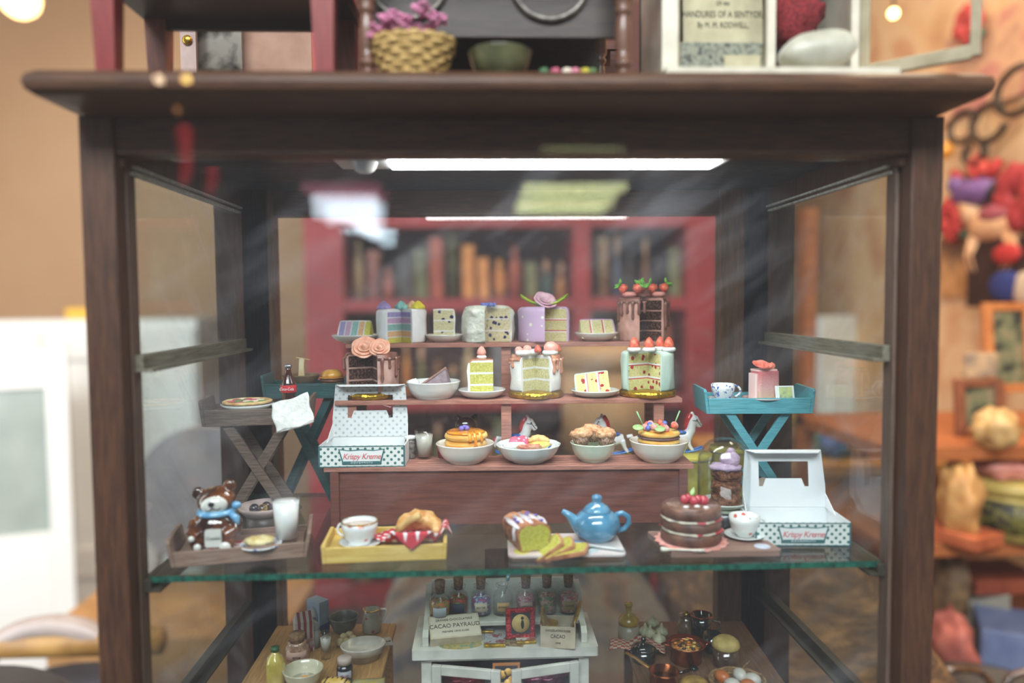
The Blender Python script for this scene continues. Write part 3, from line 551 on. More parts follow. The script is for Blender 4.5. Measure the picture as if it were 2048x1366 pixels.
# ================================================================ folding tray tables
def tray_parts(root, w, d, h, mt, flare=.3, eh=0, z=0, t=.18, fz=.3):
    """shallow tray with flared sides and taller end walls"""
    M().box((0, 0, z + fz + .08), (w - 2 * flare, d - .1, .16)).part('tray_floor', mt, root)
    for s in (-1, 1):
        m = M(); y = s * (d / 2 - t / 2); x0, x1 = w / 2 - flare, w / 2 - flare * (1 - .75)
        m.add([(-x0, y - t / 2, z), (x0, y - t / 2, z), (x1, y - t / 2, z + h), (-x1, y - t / 2, z + h), (-x0, y + t / 2, z), (x0, y + t / 2, z), (x1, y + t / 2, z + h), (-x1, y + t / 2, z + h)],
              [(0, 1, 2, 3), (7, 6, 5, 4), (0, 4, 5, 1), (1, 5, 6, 2), (2, 6, 7, 3), (3, 7, 4, 0)], 0, False)
        m.part('tray_side', mt, root, bevel=.025)
        H = h + eh; f = flare * H / max(h, .1) * .9; n = 8
        # end wall: ends rise smoothly to a rounded hand grip
        e2 = d / 2; poly = [(-e2, 0), (e2, 0), (e2, h + eh * .75), (e2 - .12, h + eh), (-e2 + .12, h + eh), (-e2, h + eh * .75)]
        m = M(); nn = len(poly); q = (w / 2 - flare)
        vs = [(s * (q + f * pz_ / H), py_, z + pz_) for py_, pz_ in poly] + [(s * (q + f * pz_ / H + t), py_, z + pz_) for py_, pz_ in poly]
        fs = [tuple(range(nn)), tuple(range(2 * nn - 1, nn - 1, -1))] + [(i, nn + i, nn + (i + 1) % nn, (i + 1) % nn) for i in range(nn)]
        m.add(vs, fs if s > 0 else [tuple(reversed(f_)) for f_ in fs], 0, False).part('tray_end', mt, root, bevel=.025)
def tray_table(name, label, loc, w, d, H, mt, rz=0, lw=.5, spread=.8):
    root = thing(name, label, 'table', loc, rz); a = w * .33; b = w * .33 * spread * 1.25
    tray_parts(root, w, d, .95, mt, .13, .55, H, fz=.5)
    for i, y in enumerate((-d / 2 + .35, d / 2 - .35)):
        for s in (-1, 1): M().bar((s * a, y + s * .11, H + .5), (-s * b, y + s * .11, lw / 2), lw, .22, 0).part('leg', mt, root, bevel=.02)
    M().tube([(0, -d / 2 + .3, H * .5 + .1), (0, d / 2 - .3, H * .5 + .1)], .07).part('dowel', mt, root); return root
W_old = wood('weathered_tray_wood', '#44362c', '#7d6a5c', .65, 0, 1.6, .02); W_teal = wood('dark_teal_wood', '#163a3c', '#29595a', .55, 0, 1.5, .015)
W_turq = wood('turquoise_wood', '#3f8792', '#5fa9b5', .5, 0, 1.6, .015, coat=.1)
for t_, h_ in ((W_old, 0),): pass
def tt(name, label, px, Y, pw, d, ybot, mt, rz, **kw):
    x = at(px, 800, Y).x; zt_ = at(px, ybot, Y - d / 2).z
    tray_table(name, label, (x, Y, ZG), pc(pw, Y - d / 2), d, zt_ - ZG, mt, rz, **kw); return (x, Y, zt_ + .67)
tw = tt('folding_tray_table', 'weathered brown wooden folding tray table holding the pizza', 520, 44.7, 200, 3.0, 851, W_old, 6, lw=.55)
tl = tt('folding_tray_table', 'dark teal folding tray table at the back left under the noodle bowl', 618, 49.4, 158, 2.5, 797, W_teal, 0)
tr = tt('folding_tray_table', 'turquoise folding tray table at the right under the blue cup', 1504, 46.2, 212, 3.2, 828, W_turq, -3.5)
# on the wooden table
p = solo(M().lathe([(0, 0), (1.7, 0), (2.0, .03), (2.08, .12), (1.95, .2), (1.75, .13), (0, .12)], 48, wob=wobn(.03, 2)).v and M().lathe([(0, 0), (1.2, 0), (1.38, .05), (1.42, .14), (1.3, .2), (1.15, .13), (0, .12)], 48, wob=wobn(.03, 2)), 'pizza', mat('pizza_bake', '#c98c48', '#ecd79b', .6, 1.6), 'pizza with red and green topping lying in the brown tray', 'pizza', (tw[0] - .75, tw[1] + .05, tw[2] + .42))
tpm = [mat('ham_pink', '#c9606a', None, .5), mat('basil_green', '#6d8a45', None, .5), mat('mozzarella', '#efe3c8', None, .4)]
for i in range(16):
    a = i * 2.4; R_ = 1.05 * math.sqrt(i / 16); M().ball((0, 0, 0), (.24, .2, .05), 10, bumpy=.3).part('topping', tpm[i % 3], p).location = (R_ * math.cos(a) * K, R_ * math.sin(a) * K, .17 * K)
solo(M().lathe([(0, 0), (.9, 0), (1.3, .2), (1.52, .4), (1.46, .42), (1.25, .26), (.85, .08), (0, .08)], 48), 'pizza_plate', china, 'white plate beneath the pizza', 'plate', (tw[0] - .75, tw[1] + .05, tw[2]))
cola = mat('cola', '#2a0d08', '#4a1a10', .08, 1, coat=1)
o = thing('soda_bottle', 'small glass cola bottle with red label behind the white napkin', 'bottle', (at(577, 770, 45.4).x, 45.4, tw[2]))
M().lathe([(0, 0), (.38, 0), (.44, .08), (.45, .5), (.39, .75), (.46, 1.0), (.47, 1.35), (.42, 1.55), (.22, 2.0), (.17, 2.3), (.17, 2.5), (0, 2.5)], 32).part('bottle_body', cola, o)
M().lathe([(.465, .98), (.478, 1.02), (.478, 1.38), (.462, 1.42)], 32).part('wrap_label', mat('label_red', '#c7222c', None, .4), o, label='red label')
M().lathe([(0, 0), (.22, 0), (.22, .12), (.17, .2), (0, .2)], 20).part('cap', mat('cap_silver', '#a9a9ad', None, .3, metal=.8), o).location = (0, 0, 2.46 * K)
text('lettering', 'Coca-Cola', .24, mat('lettering_white', '#f2efec', None, .5), o, (0, -.485, 1.2), shear=.25, xs=.82)
def crumple(w, h, amp, seed, drop=None):
    def fn(u, v):
        x, y = (u - .5) * w, (v - .5) * h; z = amp * noise.noise(Vector((x * 1.3 + seed, y * 1.3, seed)))
        if drop: x, y, z = drop(x, y, z)
        return (x, y, z)
    return M().grid(fn, 22, 16, .05)
nap = mat('textured_paper_napkin', '#cfcfca', '#e2e1dc', .85, 3, bump=.12, bscale=2.4)
def drop(x, y, z):   # hangs over the front rail of the tray
    e = -.2
    if y < e: return (x + (y - e) * .15, e + (y - e) * .12 - abs(z) * .3, (y - e) * .96 + z * .3)
    return (x, y, z * .4)
np_ = at(584, 826, 42.9)
m = M().grid(lambda u, v: ((u - .5) * 2.15 + .05 * math.sin(v * 9), (v - .5) * 1.75 + .06 * math.sin(u * 8), .10 * math.sin(u * 5 + 1) * math.sin(v * 4) - .25 * max(0, v - .8)), 22, 18, .1)
solo(m.tube([(-1.0, -.8, -.05), (.2, -.86, -.08), (1.05, -.8, -.05)], .09, 8), 'napkin', nap, 'crumpled white napkin draped over the right end of the brown tray', 'napkin', (np_.x, 42.95, np_.z), 4, rx=66, ry=-16)
# on the dark teal table
o = thing('noodle_bowl', 'brown bowl with noodles lifted on chopsticks at the back left', 'bowl', (at(604, 770, 49.3).x, 49.2, tl[2]))
M().lathe(dish(1.18, .5, .75), 40).part('bowl_body', mat('brown_bowl', '#5a4630', '#7d6545', .3, 1.5), o)
M().lathe([(0, .5), (.9, .52), (.95, .58), (0, .6)], 30, wob=wobn(.05, 3)).part('broth', mat('noodle_mass', '#b9a06a', '#e5d6a8', .5, 5, (1, 5, 1)), o)
m = M()
for k in range(5): x = -.12 + k * .06; m.tube([(x * 1.4, 0, .5), (x, .02, 1.2), (x + .03, 0, 1.75), (x + .02, .1, 1.9), (x, .2, 1.6)], .045, 6)
m.part('noodles', mat('noodle', '#e7d9b6', None, .5), o)
for dy in (0, .12): M().tube([(.5, .3 + dy, 1.7), (-.12, 0 + dy, 1.85), (-.3, -.1 + dy, 1.9)], .035, 6).part('chopstick', mat('bamboo', '#d9c38f', None, .5), o)
o = thing('burger', 'small burger with glossy golden bun beside the noodle bowl', 'burger', (at(664, 760, 48.9).x, 48.9, tl[2] - .02))
M().lathe([(0, 0), (.6, 0), (.72, .15), (.68, .32), (0, .34)], 30).part('bottom_bun', mat('golden_bun', '#b06d1c', '#e8b24c', .2, 1.2, coat=.4), o)
M().lathe([(0, 0), (.74, 0), (.78, .12), (.7, .24), (0, .24)], 30, wob=wobn(.1, 4)).part('patty', mat('patty_brown', '#4b2c1c', '#7a4b30', .5, 4, bump=.05), o).location = (0, 0, .34 * K)
M().lathe([(0, 0), (.8, 0), (.84, .05), (0, .06)], 30, wob=wobn(.12, 5)).part('cheese', mat('cheese', '#d99a34', None, .4), o).location = (0, 0, .6 * K)
M().lathe([(0, 0), (.7, 0), (.72, .12), (.6, .34), (.3, .48), (0, .5)], 30).part('top_bun', MC['golden_bun'], o).location = (0, 0, .66 * K)
# on the turquoise table
bwc = NT('blue_floral_china').set(.12, coat=.6); bwc.color(bwc.ramp(bwc.noise(3.2, 3, rough=.7), [(.56, '#e9ecec'), (.6, '#3a62b0')])); bwc = bwc.m
def cup(name, label, loc, r, h, mt, rz=0, liquid=None, gold_rim=None, foot=.5, group=None, hr=.34):
    o = thing(name, label, 'cup', loc, rz, group)
    M().lathe([(0, 0), (r * foot, 0), (r * foot, .06), (r * .62, .12), (r * .86, h * .35), (r * .97, h * .7), (r, h), (r - .05, h), (r * .9, h * .6), (r * .55, .16), (0, .12)], 40).part('cup_body', mt, o)
    M().tube([(r * .9 + hr * 1.15 * math.sin(t), 0, h * .55 + hr * math.cos(t)) for t in [math.radians(10 + 16 * i) for i in range(11)]], .07, 8).part('handle', mt, o)
    if liquid: M().lathe([(0, h * .78), (r * .9, h * .78), (r * .9, h * .8), (0, h * .8)], 30).part('drink', liquid, o)
    if gold_rim: M().lathe([(r - .06, h - .02), (r + .012, h - .03), (r + .012, h + .02), (r - .06, h + .02)], 40).part('gilt_rim', gold_rim, o)
    return o
def saucer(name, label, loc, r, mt, group=None):
    return solo(M().lathe([(0, 0), (r * .5, 0), (r * .55, .04), (r * .9, .14), (r, .2), (r * .98, .23), (r * .85, .18), (r * .5, .08), (0, .07)], 48), name, mt, label, 'saucer', loc, group=group)
cx_, cy_ = at(1447, 780, 45.6).x, 45.7
saucer('saucer', 'blue and white patterned saucer on the turquoise tray', (cx_ + .0, cy_, tr[2]), .95, bwc)
cup('teacup', 'blue floral white teacup on the turquoise tray', (cx_, cy_, tr[2] + .09), .73, .98, bwc, -8)
cx_ = at(1527, 780, 45.6).x; ppc = mat('pink_china', '#dfc6c0', None, .15, coat=.5)
solo(M().lathe([(0, 0), (.7, 0), (.75, .05), (1.2, .16), (1.28, .24), (1.15, .2), (.7, .1), (0, .08)], 48), 'plate', ppc, 'pale pink plate on the turquoise tray', 'plate', (cx_ - .05, 45.6, tr[2]))
o = thing('pink_cake', 'tall coral pink cake with sugar roses on the turquoise tray', 'cake', (cx_ + .08, 45.6, tr[2] + .12), 12)
t = NT('pink_ombre').set(.8); cc = t.nd('ShaderNodeTexCoord'); sp_ = t.nd('ShaderNodeSeparateXYZ'); t.lk(cc.outputs['Object'], sp_.inputs[0])
ad = t.nd('ShaderNodeMath', operation='MULTIPLY_ADD'); t.lk(sp_.outputs[2], ad.inputs[0]); ad.inputs[1].default_value = 46; ad.inputs[2].default_value = -.22
a2 = t.nd('ShaderNodeMath', operation='MULTIPLY_ADD'); t.lk(t.noise(9, 4, rough=.8), a2.inputs[0]); a2.inputs[1].default_value = .5; t.lk(ad.outputs[0], a2.inputs[2])
t.color(t.ramp(a2.outputs[0], [(.1, '#e6c3a8'), (.35, '#ecbab4'), (.75, '#e07f82'), (1.0, '#d9606a')])); t.bump(t.noise(10, 4, rough=.8), .1)
m = M().prism(rr(-.75, -.55, .75, .6, .2), 0, 1.75, 0, True); m.v = [Vector((v.x * (1.0 - .04 * v.z), v.y, v.z)) for v in m.v]
m.part('sponge', t.m, o, bevel=.08); M().prism(rr(-.72, -.4, .7, .62, .2), 0, .1).part('icing', mat('pink_white_icing', '#ecccc8', None, .4, sss=.2), o, bevel=.03).location = (0, 0, 1.74 * K)
M().prism(rr(-.86, -.35, -.66, .5, .08), 0, 1.6, 0, True).part('side_icing', MC['pink_white_icing'], o)
petal_rose(M(), (0, 0, 0), .58, layers=((.3, 3, 75), (.65, 4, 55), (1.0, 5, 45)), rx=20).part('sugar_rose', mat('coral_rose', '#ea6a58', '#f4927c', .35, 2, sss=.15), o).location = (-.3 * K, -.1 * K, 1.95 * K)
M().ball((0, 0, 0), .24, 14, bumpy=.3).part('sugar_bud', MC['coral_rose'], o).location = (.5 * K, .1 * K, 2.0 * K)
cd = NT('green_print_card').set(.6); cd.color(cd.ramp(cd.noise(1.3, 3), [(.4, '#7f877c'), (.5, '#a9bb86'), (.65, '#d5cf7e')])); o = thing('gift_card', 'little white card with a green picture leaning on the pink cake', 'card', (at(1571, 790, 44.85).x, 44.85, tr[2] + .02), 4, rx=-12)
M().box((0, 0, .5), (1.2, .04, .95)).part('card_sheet', mat('card_white', '#dfe6e4', None, .6), o); M().box((.06, -.025, .5), (.82, .02, .8)).part('picture', cd.m, o)
# ================================================================ open doughnut boxes
dotg = dots2('green_dotted_card', '#dfe4e0', '#3e6f6b', 3.3, .24, .5); dotp = dots2('pale_dotted_card', '#cfd3d4', '#a9b0b2', 3.0, .2, .6); cardw = mat('white_card', '#dde1e3', '#e6e9ea', .55, .5)
edg = mat('green_print', '#35696a', None, .5); redp = mat('red_print', '#d0565c', None, .5); greyt = mat('card_text_white', '#e4e8e6', None, .5)
def donut_box(label, loc, s, rz, dotlid, wtop):
    w, d, h = 5.0 * s, 3.1 * s, 1.25 * s; o = thing('doughnut_box', label, 'box', loc, rz); t = .06
    M().box((0, d / 2, t / 2), (w, d, t)).part('box_floor', cardw, o)
    M().box((0, t / 2, h / 2), (w, t, h)).part('front_wall', dotg, o)
    for sx in (-1, 1): M().box((sx * (w / 2 - t / 2), d / 2, h / 2), (t, d, h)).part('side_wall', cardw, o)
    M().box((0, d - t / 2, h / 2), (w, t, h)).part('back_wall', cardw, o)
    for sx in (-1, 1): M().box((sx * (w / 2 - .045), -.008, h / 2), (.09, .02, h)).part('edge_stripe', edg, o)
    for z in (.03, h - .03): M().box((0, -.008, z), (w, .02, .05)).part('edge_stripe', edg, o)
    # logo: wide-topped panel with script lettering and a green band
    lw_, lt = w * .27, w * .22; pol = [(-lw_, h * .86), (-lw_ * .55, h * .8), (0, h * .84), (lw_ * .55, h * .8), (lw_, h * .86), (lt, h * .12), (-lt, h * .12)]
    m = M(); m.tf((0, -.015, 0), 90); m.prism(pol, 0, .012); m.part('logo_border', edg, o)
    m = M(); m.tf((0, -.03, 0), 90); m.prism([(x * .93, h * .47 + (y - h * .47) * .86) for x, y in pol], 0, .012); m.part('logo_panel', greyt, o)
    M().box((0, -.042, h * .22), (lt * 1.9, .012, h * .13)).part('logo_band', edg, o)
    text('lettering', 'Krispy Kreme', .47 * s, redp, o, (0, -.05, h * .5), shear=.3, space=.9, xs=.92); text('lettering', 'DOUGHNUTS', .15 * s, greyt, o, (0, -.055, h * .22), space=1.5)
    # lid standing open, with a window cut out and the tab of the window's lower edge
    L_, wl = 3.2 * s, w * .93; lo = wtop; m = M(); P = lambda x, z: (x, 0, z)
    wx0, wx1, wz0, wz1 = -wl * .30, wl * .30, L_ * .36, L_ * .80
    def quad(a, b, c_, d_): m.add([(p[0], q, p[1]) for q in (-.03, .03) for p in (a, b, c_, d_)], [(0, 1, 2, 3), (7, 6, 5, 4), (0, 4, 5, 1), (1, 5, 6, 2), (2, 6, 7, 3), (3, 7, 4, 0)], 0, False)
    a = wl / 2; b = wl / 2 * lo
    quad((-a, 0), (a, 0), (a, wz0), (-a, wz0)); quad((-a, wz0), (wx0, wz0), (wx0, wz1), (-b - (a - b) * .3, wz1)); quad((wx1, wz0), (a, wz0), (b + (a - b) * .3, wz1), (wx1, wz1)); quad((-b - (a - b) * .3, wz1), (b + (a - b) * .3, wz1), (b, L_), (-b, L_))
    quad((wx0 * .84, wz0), (wx1 * .84, wz0), (wx1 * .72, wz0 + L_ * .14), (wx0 * .72, wz0 + L_ * .14))
    ld = m.part('lid', dotp if dotlid else cardw, o); ld.location = (0, (d - t) * K, h * K); ld.rotation_euler = (math.radians(-7), 0, 0)
    M().grid(lambda u, v: (wx0 - .1 + (wx1 - wx0 + .2) * u, .06 + .05 * math.sin(v * 5 + u * 3), wz0 + (wz1 - wz0 + .1) * v), 12, 8, .01).part('window_film', glass('lid_film', '#eef0f0', 1.5, .05), ld)
    m = M().add([(-b, -.03, L_), (b, -.03, L_), (b * .82, -.75 * s, L_ - .12), (-b * .82, -.75 * s, L_ - .12), (-b, .03, L_ + .02), (b, .03, L_ + .02), (b * .82, -.75 * s, L_ - .06), (-b * .82, -.75 * s, L_ - .06)], [(0, 1, 2, 3), (7, 6, 5, 4), (2, 1, 5, 6), (0, 3, 7, 4), (3, 2, 6, 7), (1, 0, 4, 5)], 0, False).part('lid_flap', cardw, ld)
    for sx in (-1, 1): M().add([(sx * a, 0, 0), (sx * a, 0, L_ * .25), (sx * (a + .1), -.9 * s, -.05), (sx * (a + .1), -1.2 * s, -.3), (sx * (a - .05), 0, 0), (sx * (a - .05), 0, L_ * .25), (sx * (a + .05), -.9 * s, -.05), (sx * (a + .05), -1.2 * s, -.3)], [(0, 1, 2, 3), (7, 6, 5, 4), (0, 4, 5, 1), (1, 5, 6, 2), (2, 6, 7, 3), (3, 7, 4, 0)], 0, False).part('lid_gusset', cardw, ld)
    return o
bx = at(722, 915, 43.1).x
b1 = donut_box('open white doughnut box with pale dotted lid at the left of the lowest tier', (bx, 43.35, Z3), 1.0, -1, True, .93)
for x, col, lb in ((-.75, mat('chocolate_glaze', '#3a241b', '#6b4a35', .15, 3, coat=.6), 'chocolate glazed doughnut with gold flecks in the left box'), (1.0, mat('white_glaze', '#d8cfca', '#efe8e2', .3, 2), 'white iced doughnut with brown lines in the left box')):
    o = thing('doughnut', lb, 'doughnut', (bx + x, 44.6, Z3 + .07), group='doughnuts in the left box')
    M().lathe([(.25, .3), (.35, .08), (.6, 0), (.85, .08), (.98, .35), (.9, .62), (.62, .75), (.36, .62), (.25, .3)], 36).part('dough', bsc, o); M().lathe([(.27, .5), (.36, .7), (.62, .84), (.92, .7), (1.0, .48), (.9, .5), (.62, .7), (.38, .6), (.27, .5)], 36, wob=wobn(.03, 3)).part('glaze', col, o)
p2 = on(1606, 1092, ZG)
b2 = donut_box('open doughnut box with plain white lid at the right end of the glass shelf', (p2.x, p2.y, ZG), 1.0, -4, False, .92)
# ================================================================ figures behind the lowest tier
hw = mat('glazed_white', '#eeeeec', None, .15, coat=.6); hr = mat('glazed_red', '#b9262a', '#d24340', .2, 3, coat=.6); hb = mat('glazed_blue', '#2f62b4', '#4a7fd0', .2, 2, coat=.5); hk = mat('black_paint', '#161618', None, .3)
tiny = mat('yellow_tin', '#b0a23e', '#d1c45c', .35, 1.2)
def tin(name, label, loc, r, h, mt, lid=None, group=None):
    o = thing(name, label, 'tin', loc, 0, group)
    M().lathe([(0, 0), (r, 0), (r + .03, .04), (r, .1), (r, h - .3), (r + .04, h - .26), (r + .04, h - .04), (r, h), (0, h)], 48).part('tin_body', mt, o)
    M().lathe([(r + .01, h - .34), (r + .06, h - .3), (r + .06, h - .26), (r + .01, h - .24)], 48).part('rim', mat('silver_rim', '#a9aca6', None, .3, metal=.8), o); return o
def horse(label, loc, rz):
    o = thing('rocking_horse', label, 'figurine', loc, rz, 'white rocking horse figurines behind the lowest tier'); m = M()
    m.tube([(-.75, 0, 1.05), (-.2, 0, .98), (.35, 0, 1.1), (.55, 0, 1.5), (.62, 0, 1.95), (.72, 0, 2.25)], [.3, .42, .42, .36, .3, .25], 14)
    m.tube([(.6, 0, 2.3), (.85, 0, 2.2), (1.1, 0, 1.88), (1.22, 0, 1.7)], [.26, .27, .19, .17], 12); m.ball((.66, 0, 2.55), (.14, .15, .16), 10)
    for x, y, dx in ((-.65, .22, -.35), (-.65, -.22, -.35), (.3, .22, .35), (.3, -.22, .35)): m.tube([(x, y, .95), (x + dx * .4, y, .5), (x + dx, y, .16)], [.2, .13, .12], 8)
    m.tube([(-.95, 0, 1.15), (-1.25, 0, 1.2), (-1.4, 0, .95), (-1.42, 0, .6)], [.14, .17, .15, .1], 10)
    remesh(m.part('horse_body', hw, o), .055, 3)
    M().tube([(.74, 0, 2.5), (.55, 0, 2.45), (.38, 0, 2.15), (.3, 0, 1.75), (.2, 0, 1.45)], [.1, .2, .2, .2, .1], 10).part('mane', hr, o)
    M().tube([(-1.3, 0, 1.24), (-1.45, 0, 1.05), (-1.5, 0, .85)], [.1, .13, .1], 8).part('tail', hr, o)
    m = M().tube([(.84, -.2, 2.38), (1.0, -.23, 2.05), (1.2, -.17, 1.78)], .025, 6).tube([(.62, -.27, 2.15), (.95, -.26, 2.12)], .025, 6).tube([(1.02, -.2, 2.0), (1.24, -.1, 2.0)], .022, 6)
    m.tube([(.84, .2, 2.38), (1.0, .23, 2.05), (1.2, .17, 1.78)], .025, 6).part('bridle', hk, o)
    M().ball((.9, -.235, 2.2), (.05, .03, .06), 8).ball((.9, .235, 2.2), (.05, .03, .06), 8).part('eye', hk, o)
    M().lathe([(0, 0), (.45, 0), (.4, .12), (0, .15)], 24).part('saddle', hb, o).location = (-.1 * K, 0, 1.32 * K)
    for y in (-.24, .24): M().tube([(-1.4 + .28 * k, y, .07 + .022 * (k - 5) ** 2 * .5) for k in range(11)], .07, 6).part('rocker', hb, o)
    return o
for px, rz, lb, sg in ((1034, 0, 'white rocking horse with red mane facing right, behind the pastry bowl', 1), (1224, 180, 'white rocking horse facing left behind the muffins', -1), (1364, 0, 'rightmost white rocking horse, facing right on a yellow tin', 1)):
    Y = 48.0 if px != 1364 else 48.3; x = at(px, 860, Y).x
    tin('cake_tin', 'yellow tin with silver rim under the rocking horse ' + {1034: 'behind the pastry bowl', 1224: 'behind the muffins', 1364: 'at the right end'}[px], (x + .2 * sg, Y, ZG), 1.5 if px != 1364 else 1.7, 3.0, tiny)
    horse(lb, (x, Y, ZG + 3.0), rz)
x = at(1452, 900, 48.6).x + .35
tin('cake_tin', 'yellow tin with silver rim standing behind the glass dome', (x, 48.7, ZG), 1.35, 3.3, tiny)
# dark glossy teddy, glass, cupcake and grey jar behind the pancakes
def bear_mesh(m):
    m.ball((0, 0, .95), (.95, .8, .95), 20).ball((0, -.05, 2.05), (.72, .62, .6), 20)
    for s in (-1, 1): m.ball((s * .58, 0, 2.52), (.26, .16, .26), 14).tube([(s * .75, -.2, 1.35), (s * .85, -.6, .95), (s * .55, -.85, .75)], [.27, .25, .22], 10).tube([(s * .5, -.2, .3), (s * .7, -.9, .28)], [.34, .3], 10)
    return m
x = at(932, 850, 47.9).x
o = thing('cookie_jar_bear', 'dark brown glossy teddy figure behind the pancake bowl', 'figurine', (x, 48.1, ZG + 3.0)); put(o, (x, 48.1, ZG + 3.0), 12, s=1.0)
remesh(bear_mesh(M()).part('bear_body', mat('dark_glaze', '#1a0f0b', '#35221a', .08, 1.5, coat=1), o), .06, 3); M().ball((0, 0, 0), (.34, .2, .25), 12).part('muzzle', mat('tan_glaze', '#5d4030', None, .15, coat=1), o).location = (0, -.6 * K, 1.95 * K)
tin('cake_tin', 'yellow tin hidden behind the pancake bowl under the dark teddy', (x, 48.1, ZG), 1.5, 3.0, tiny)
gl_s = glass('thin_glass', '#fcfdfd', 1.4, .0, .0)
def tumbler(name, label, loc, r0, r1, h, drink, fill=.85, base=.15, group=None, lp='drink'):
    o = thing(name, label, 'glass', loc, 0, group)
    M().lathe([(0, 0), (r0, 0), (r1, h), (r1 - .05, h), (r0 - .05, base), (0, base)], 36).part('glass_body', gl_s, o)
    q = r0 + (r1 - r0) * fill - .06; M().lathe([(0, base + .01), (r0 - .04, base + .01), (q + .03, h * fill), (0, h * fill)], 32).part(lp, drink, o); return o
milk = mat('milk', '#f0f0ec', None, .25, sss=.2); lemd = mat('cloudy_drink', '#a9a59a', '#bdb9ae', .3, 1)
x = at(848, 880, 45.3).x; tumbler('drinking_glass', 'glass of cloudy drink beside the left doughnut box', (x, 45.3 - (x - OX) * .035, Z3), .42, .58, 1.75, lemd)
x = at(890, 880, 47.6).x; pk = mat('foil_red', '#8a1f2c', '#b03a44', .4, 4)
o = thing('cupcake', 'cupcake with gold top in a dark red case behind the pancake bowl', 'cupcake', (x - .0, 45.55 - (x - OX) * .035, Z3))
M().lathe([(0, 0), (.3, 0), (.42, .75), (0, .75)], 40, wob=lambda a, z: 1 + .05 * math.cos(16 * a)).part('case', pk, o); swirl(M(), (0, 0, 0), .46, .4).part('icing', mat('caramel_swirl', '#c08a4c', '#e0b47c', .4, 3), o).location = (0, 0, .74 * K)
x = at(818, 880, 45.9).x
o = thing('preserve_jar', 'small dark jar with a pale lid between the doughnut box and the glass', 'jar', (x + .1, 45.45 - (x - OX) * .035, Z3))
M().lathe([(0, 0), (.3, 0), (.34, .1), (.34, 1.05), (.28, 1.2), (0, 1.2)], 28).part('jar_body', mat('grey_mottle', '#3f3a38', '#8a837c', .3, 4), o); M().lathe([(0, 0), (.36, 0), (.36, .2), (0, .22)], 28).part('lid', china, o).location = (0, 0, 1.2 * K)
# ================================================================ on the front of the glass shelf
def gz(px, py): p = on(px, py, ZG); return (p.x, p.y, ZG)
# left tray with the bear
W_tan = wood('tan_tray_wood', '#735646', '#a08474', .6, 0, 1.4, .015)
L = gz(486, 1106); L = (L[0], 39.2, ZG)
T = thing('wooden_tray', 'brown wooden tray at the left front of the glass shelf with a bear jar', 'tray', L, 11); tray_parts(T, 6.4, 3.3, .75, W_tan, .16, .6)
zt_ = ZG + .47
bx_, by_ = at(432, 1080, 38.7).x, 38.9
sv = mat('red_white_cloth', '#c94a4e', '#e8dcdc', .8, 2.2, lo=.48, hi=.52)
solo(M().box((0, 0, .02), (2.5, 1.8, .04)), 'paper_napkin', sv, 'red and white paper napkin under the bear jar', 'napkin', (bx_ + .6, by_ - .35, zt_), 8)
o = thing('bear_cookie_jar', 'shiny brown ceramic bear cookie jar with blue scarf on the left tray', 'cookie jar', (bx_, by_, zt_ + .05), 4)
brg = mat('brown_glaze_bear', '#2e140b', '#7a421d', .07, .9, coat=1, lo=.4, hi=.62); wg = mat('cream_glaze', '#d9d7cf', None, .12, coat=.8); bgz = mat('sky_blue_glaze', '#5f9cc6', '#8dbfdf', .15, 1.5, coat=.6)
m = M().ball((0, 0, .95), (1.3, 1.05, 1.02), 28)
for s in (-1, 1): m.tube([(s * 1.0, -.3, 1.3), (s * 1.05, -.75, .95), (s * .6, -1.0, .75)], [.3, .28, .25], 12).tube([(s * .7, -.4, .35), (s * .8, -1.0, .3)], [.36, .32], 12)
remesh(m.part('bear_body', brg, o), .06, 3)
hd = thing('tmp', 'x', 'x'); bpy.data.objects.remove(hd)
m = M().ball((0, 0, 0), (.98, .8, .72), 28).ball((-.85, .1, .5), (.36, .22, .34), 16).ball((.78, .1, .62), (.36, .22, .34), 16)
h = remesh(m.part('head', brg, o, 'glossy brown bear head'), .06, 3); h.location = (.02 * K, 0, 2.35 * K); h.rotation_euler = (math.radians(10), math.radians(-8), 0)
M().ball((0, 0, 0), (.68, .34, .47), 24).part('muzzle', wg, h).location = (0.02 * K, -.62 * K, -.02 * K)
M().ball((0, 0, 0), (.16, .1, .12), 14).part('nose', hk, h).location = (.0 * K, -.98 * K, .2 * K)
m = M(); m.tube([(0, -.985, .1), (0, -1.0, -.06)], .022, 6)
for s in (-1, 1): m.tube([(s * .36 * math.sin(t), -.99 + .1 * math.sin(t), -.04 - .13 * math.sin(2 * t * .95)) for t in [k * PI / 2 / 7 for k in range(8)]], .025, 6)
m.part('mouth', hk, h)
M().lathe([(.6, 0), (.95, .02), (1.0, .15), (.9, .3), (.6, .32), (.6, 0)], 40).part('scarf', bgz, o).location = (0, 0, 1.62 * K)
M().ball((1.05, -.2, 2.1), (.26, .2, .2), 12).tube([(.8, -.5, 1.8), (1.15, -.6, 1.5), (1.2, -.62, 1.2)], [.16, .2, .1], 10).part('scarf_bow', bgz, o)
for x_, z_, r_ in ((-.62, .28, .2), (.72, .22, .3), (-.9, .72, .16)): M().ball((0, 0, 0), (r_, .12, r_), 12).part('paw_pad', wg, o).location = (x_ * K, -1.28 * K, z_ * K)
sg_ = M().prism(rr(-.4, -.45, .4, .45, .1), 0, .12).part('name_plate', wg, o, bevel=.02); sg_.location = (.15 * K, -1.18 * K, .72 * K); sg_.rotation_euler = (PI / 2, 0, 0)
text('lettering', 'Cookie', .24, hk, o, (.15, -1.315, .72), shear=.2)
L = (at(520, 1090, 38.2).x, 38.35, zt_); solo(M().lathe(dish(1.05, .5, .22), 40), 'plate', bwc, 'blue and white plate holding a pale cookie on the left tray', 'plate', L)
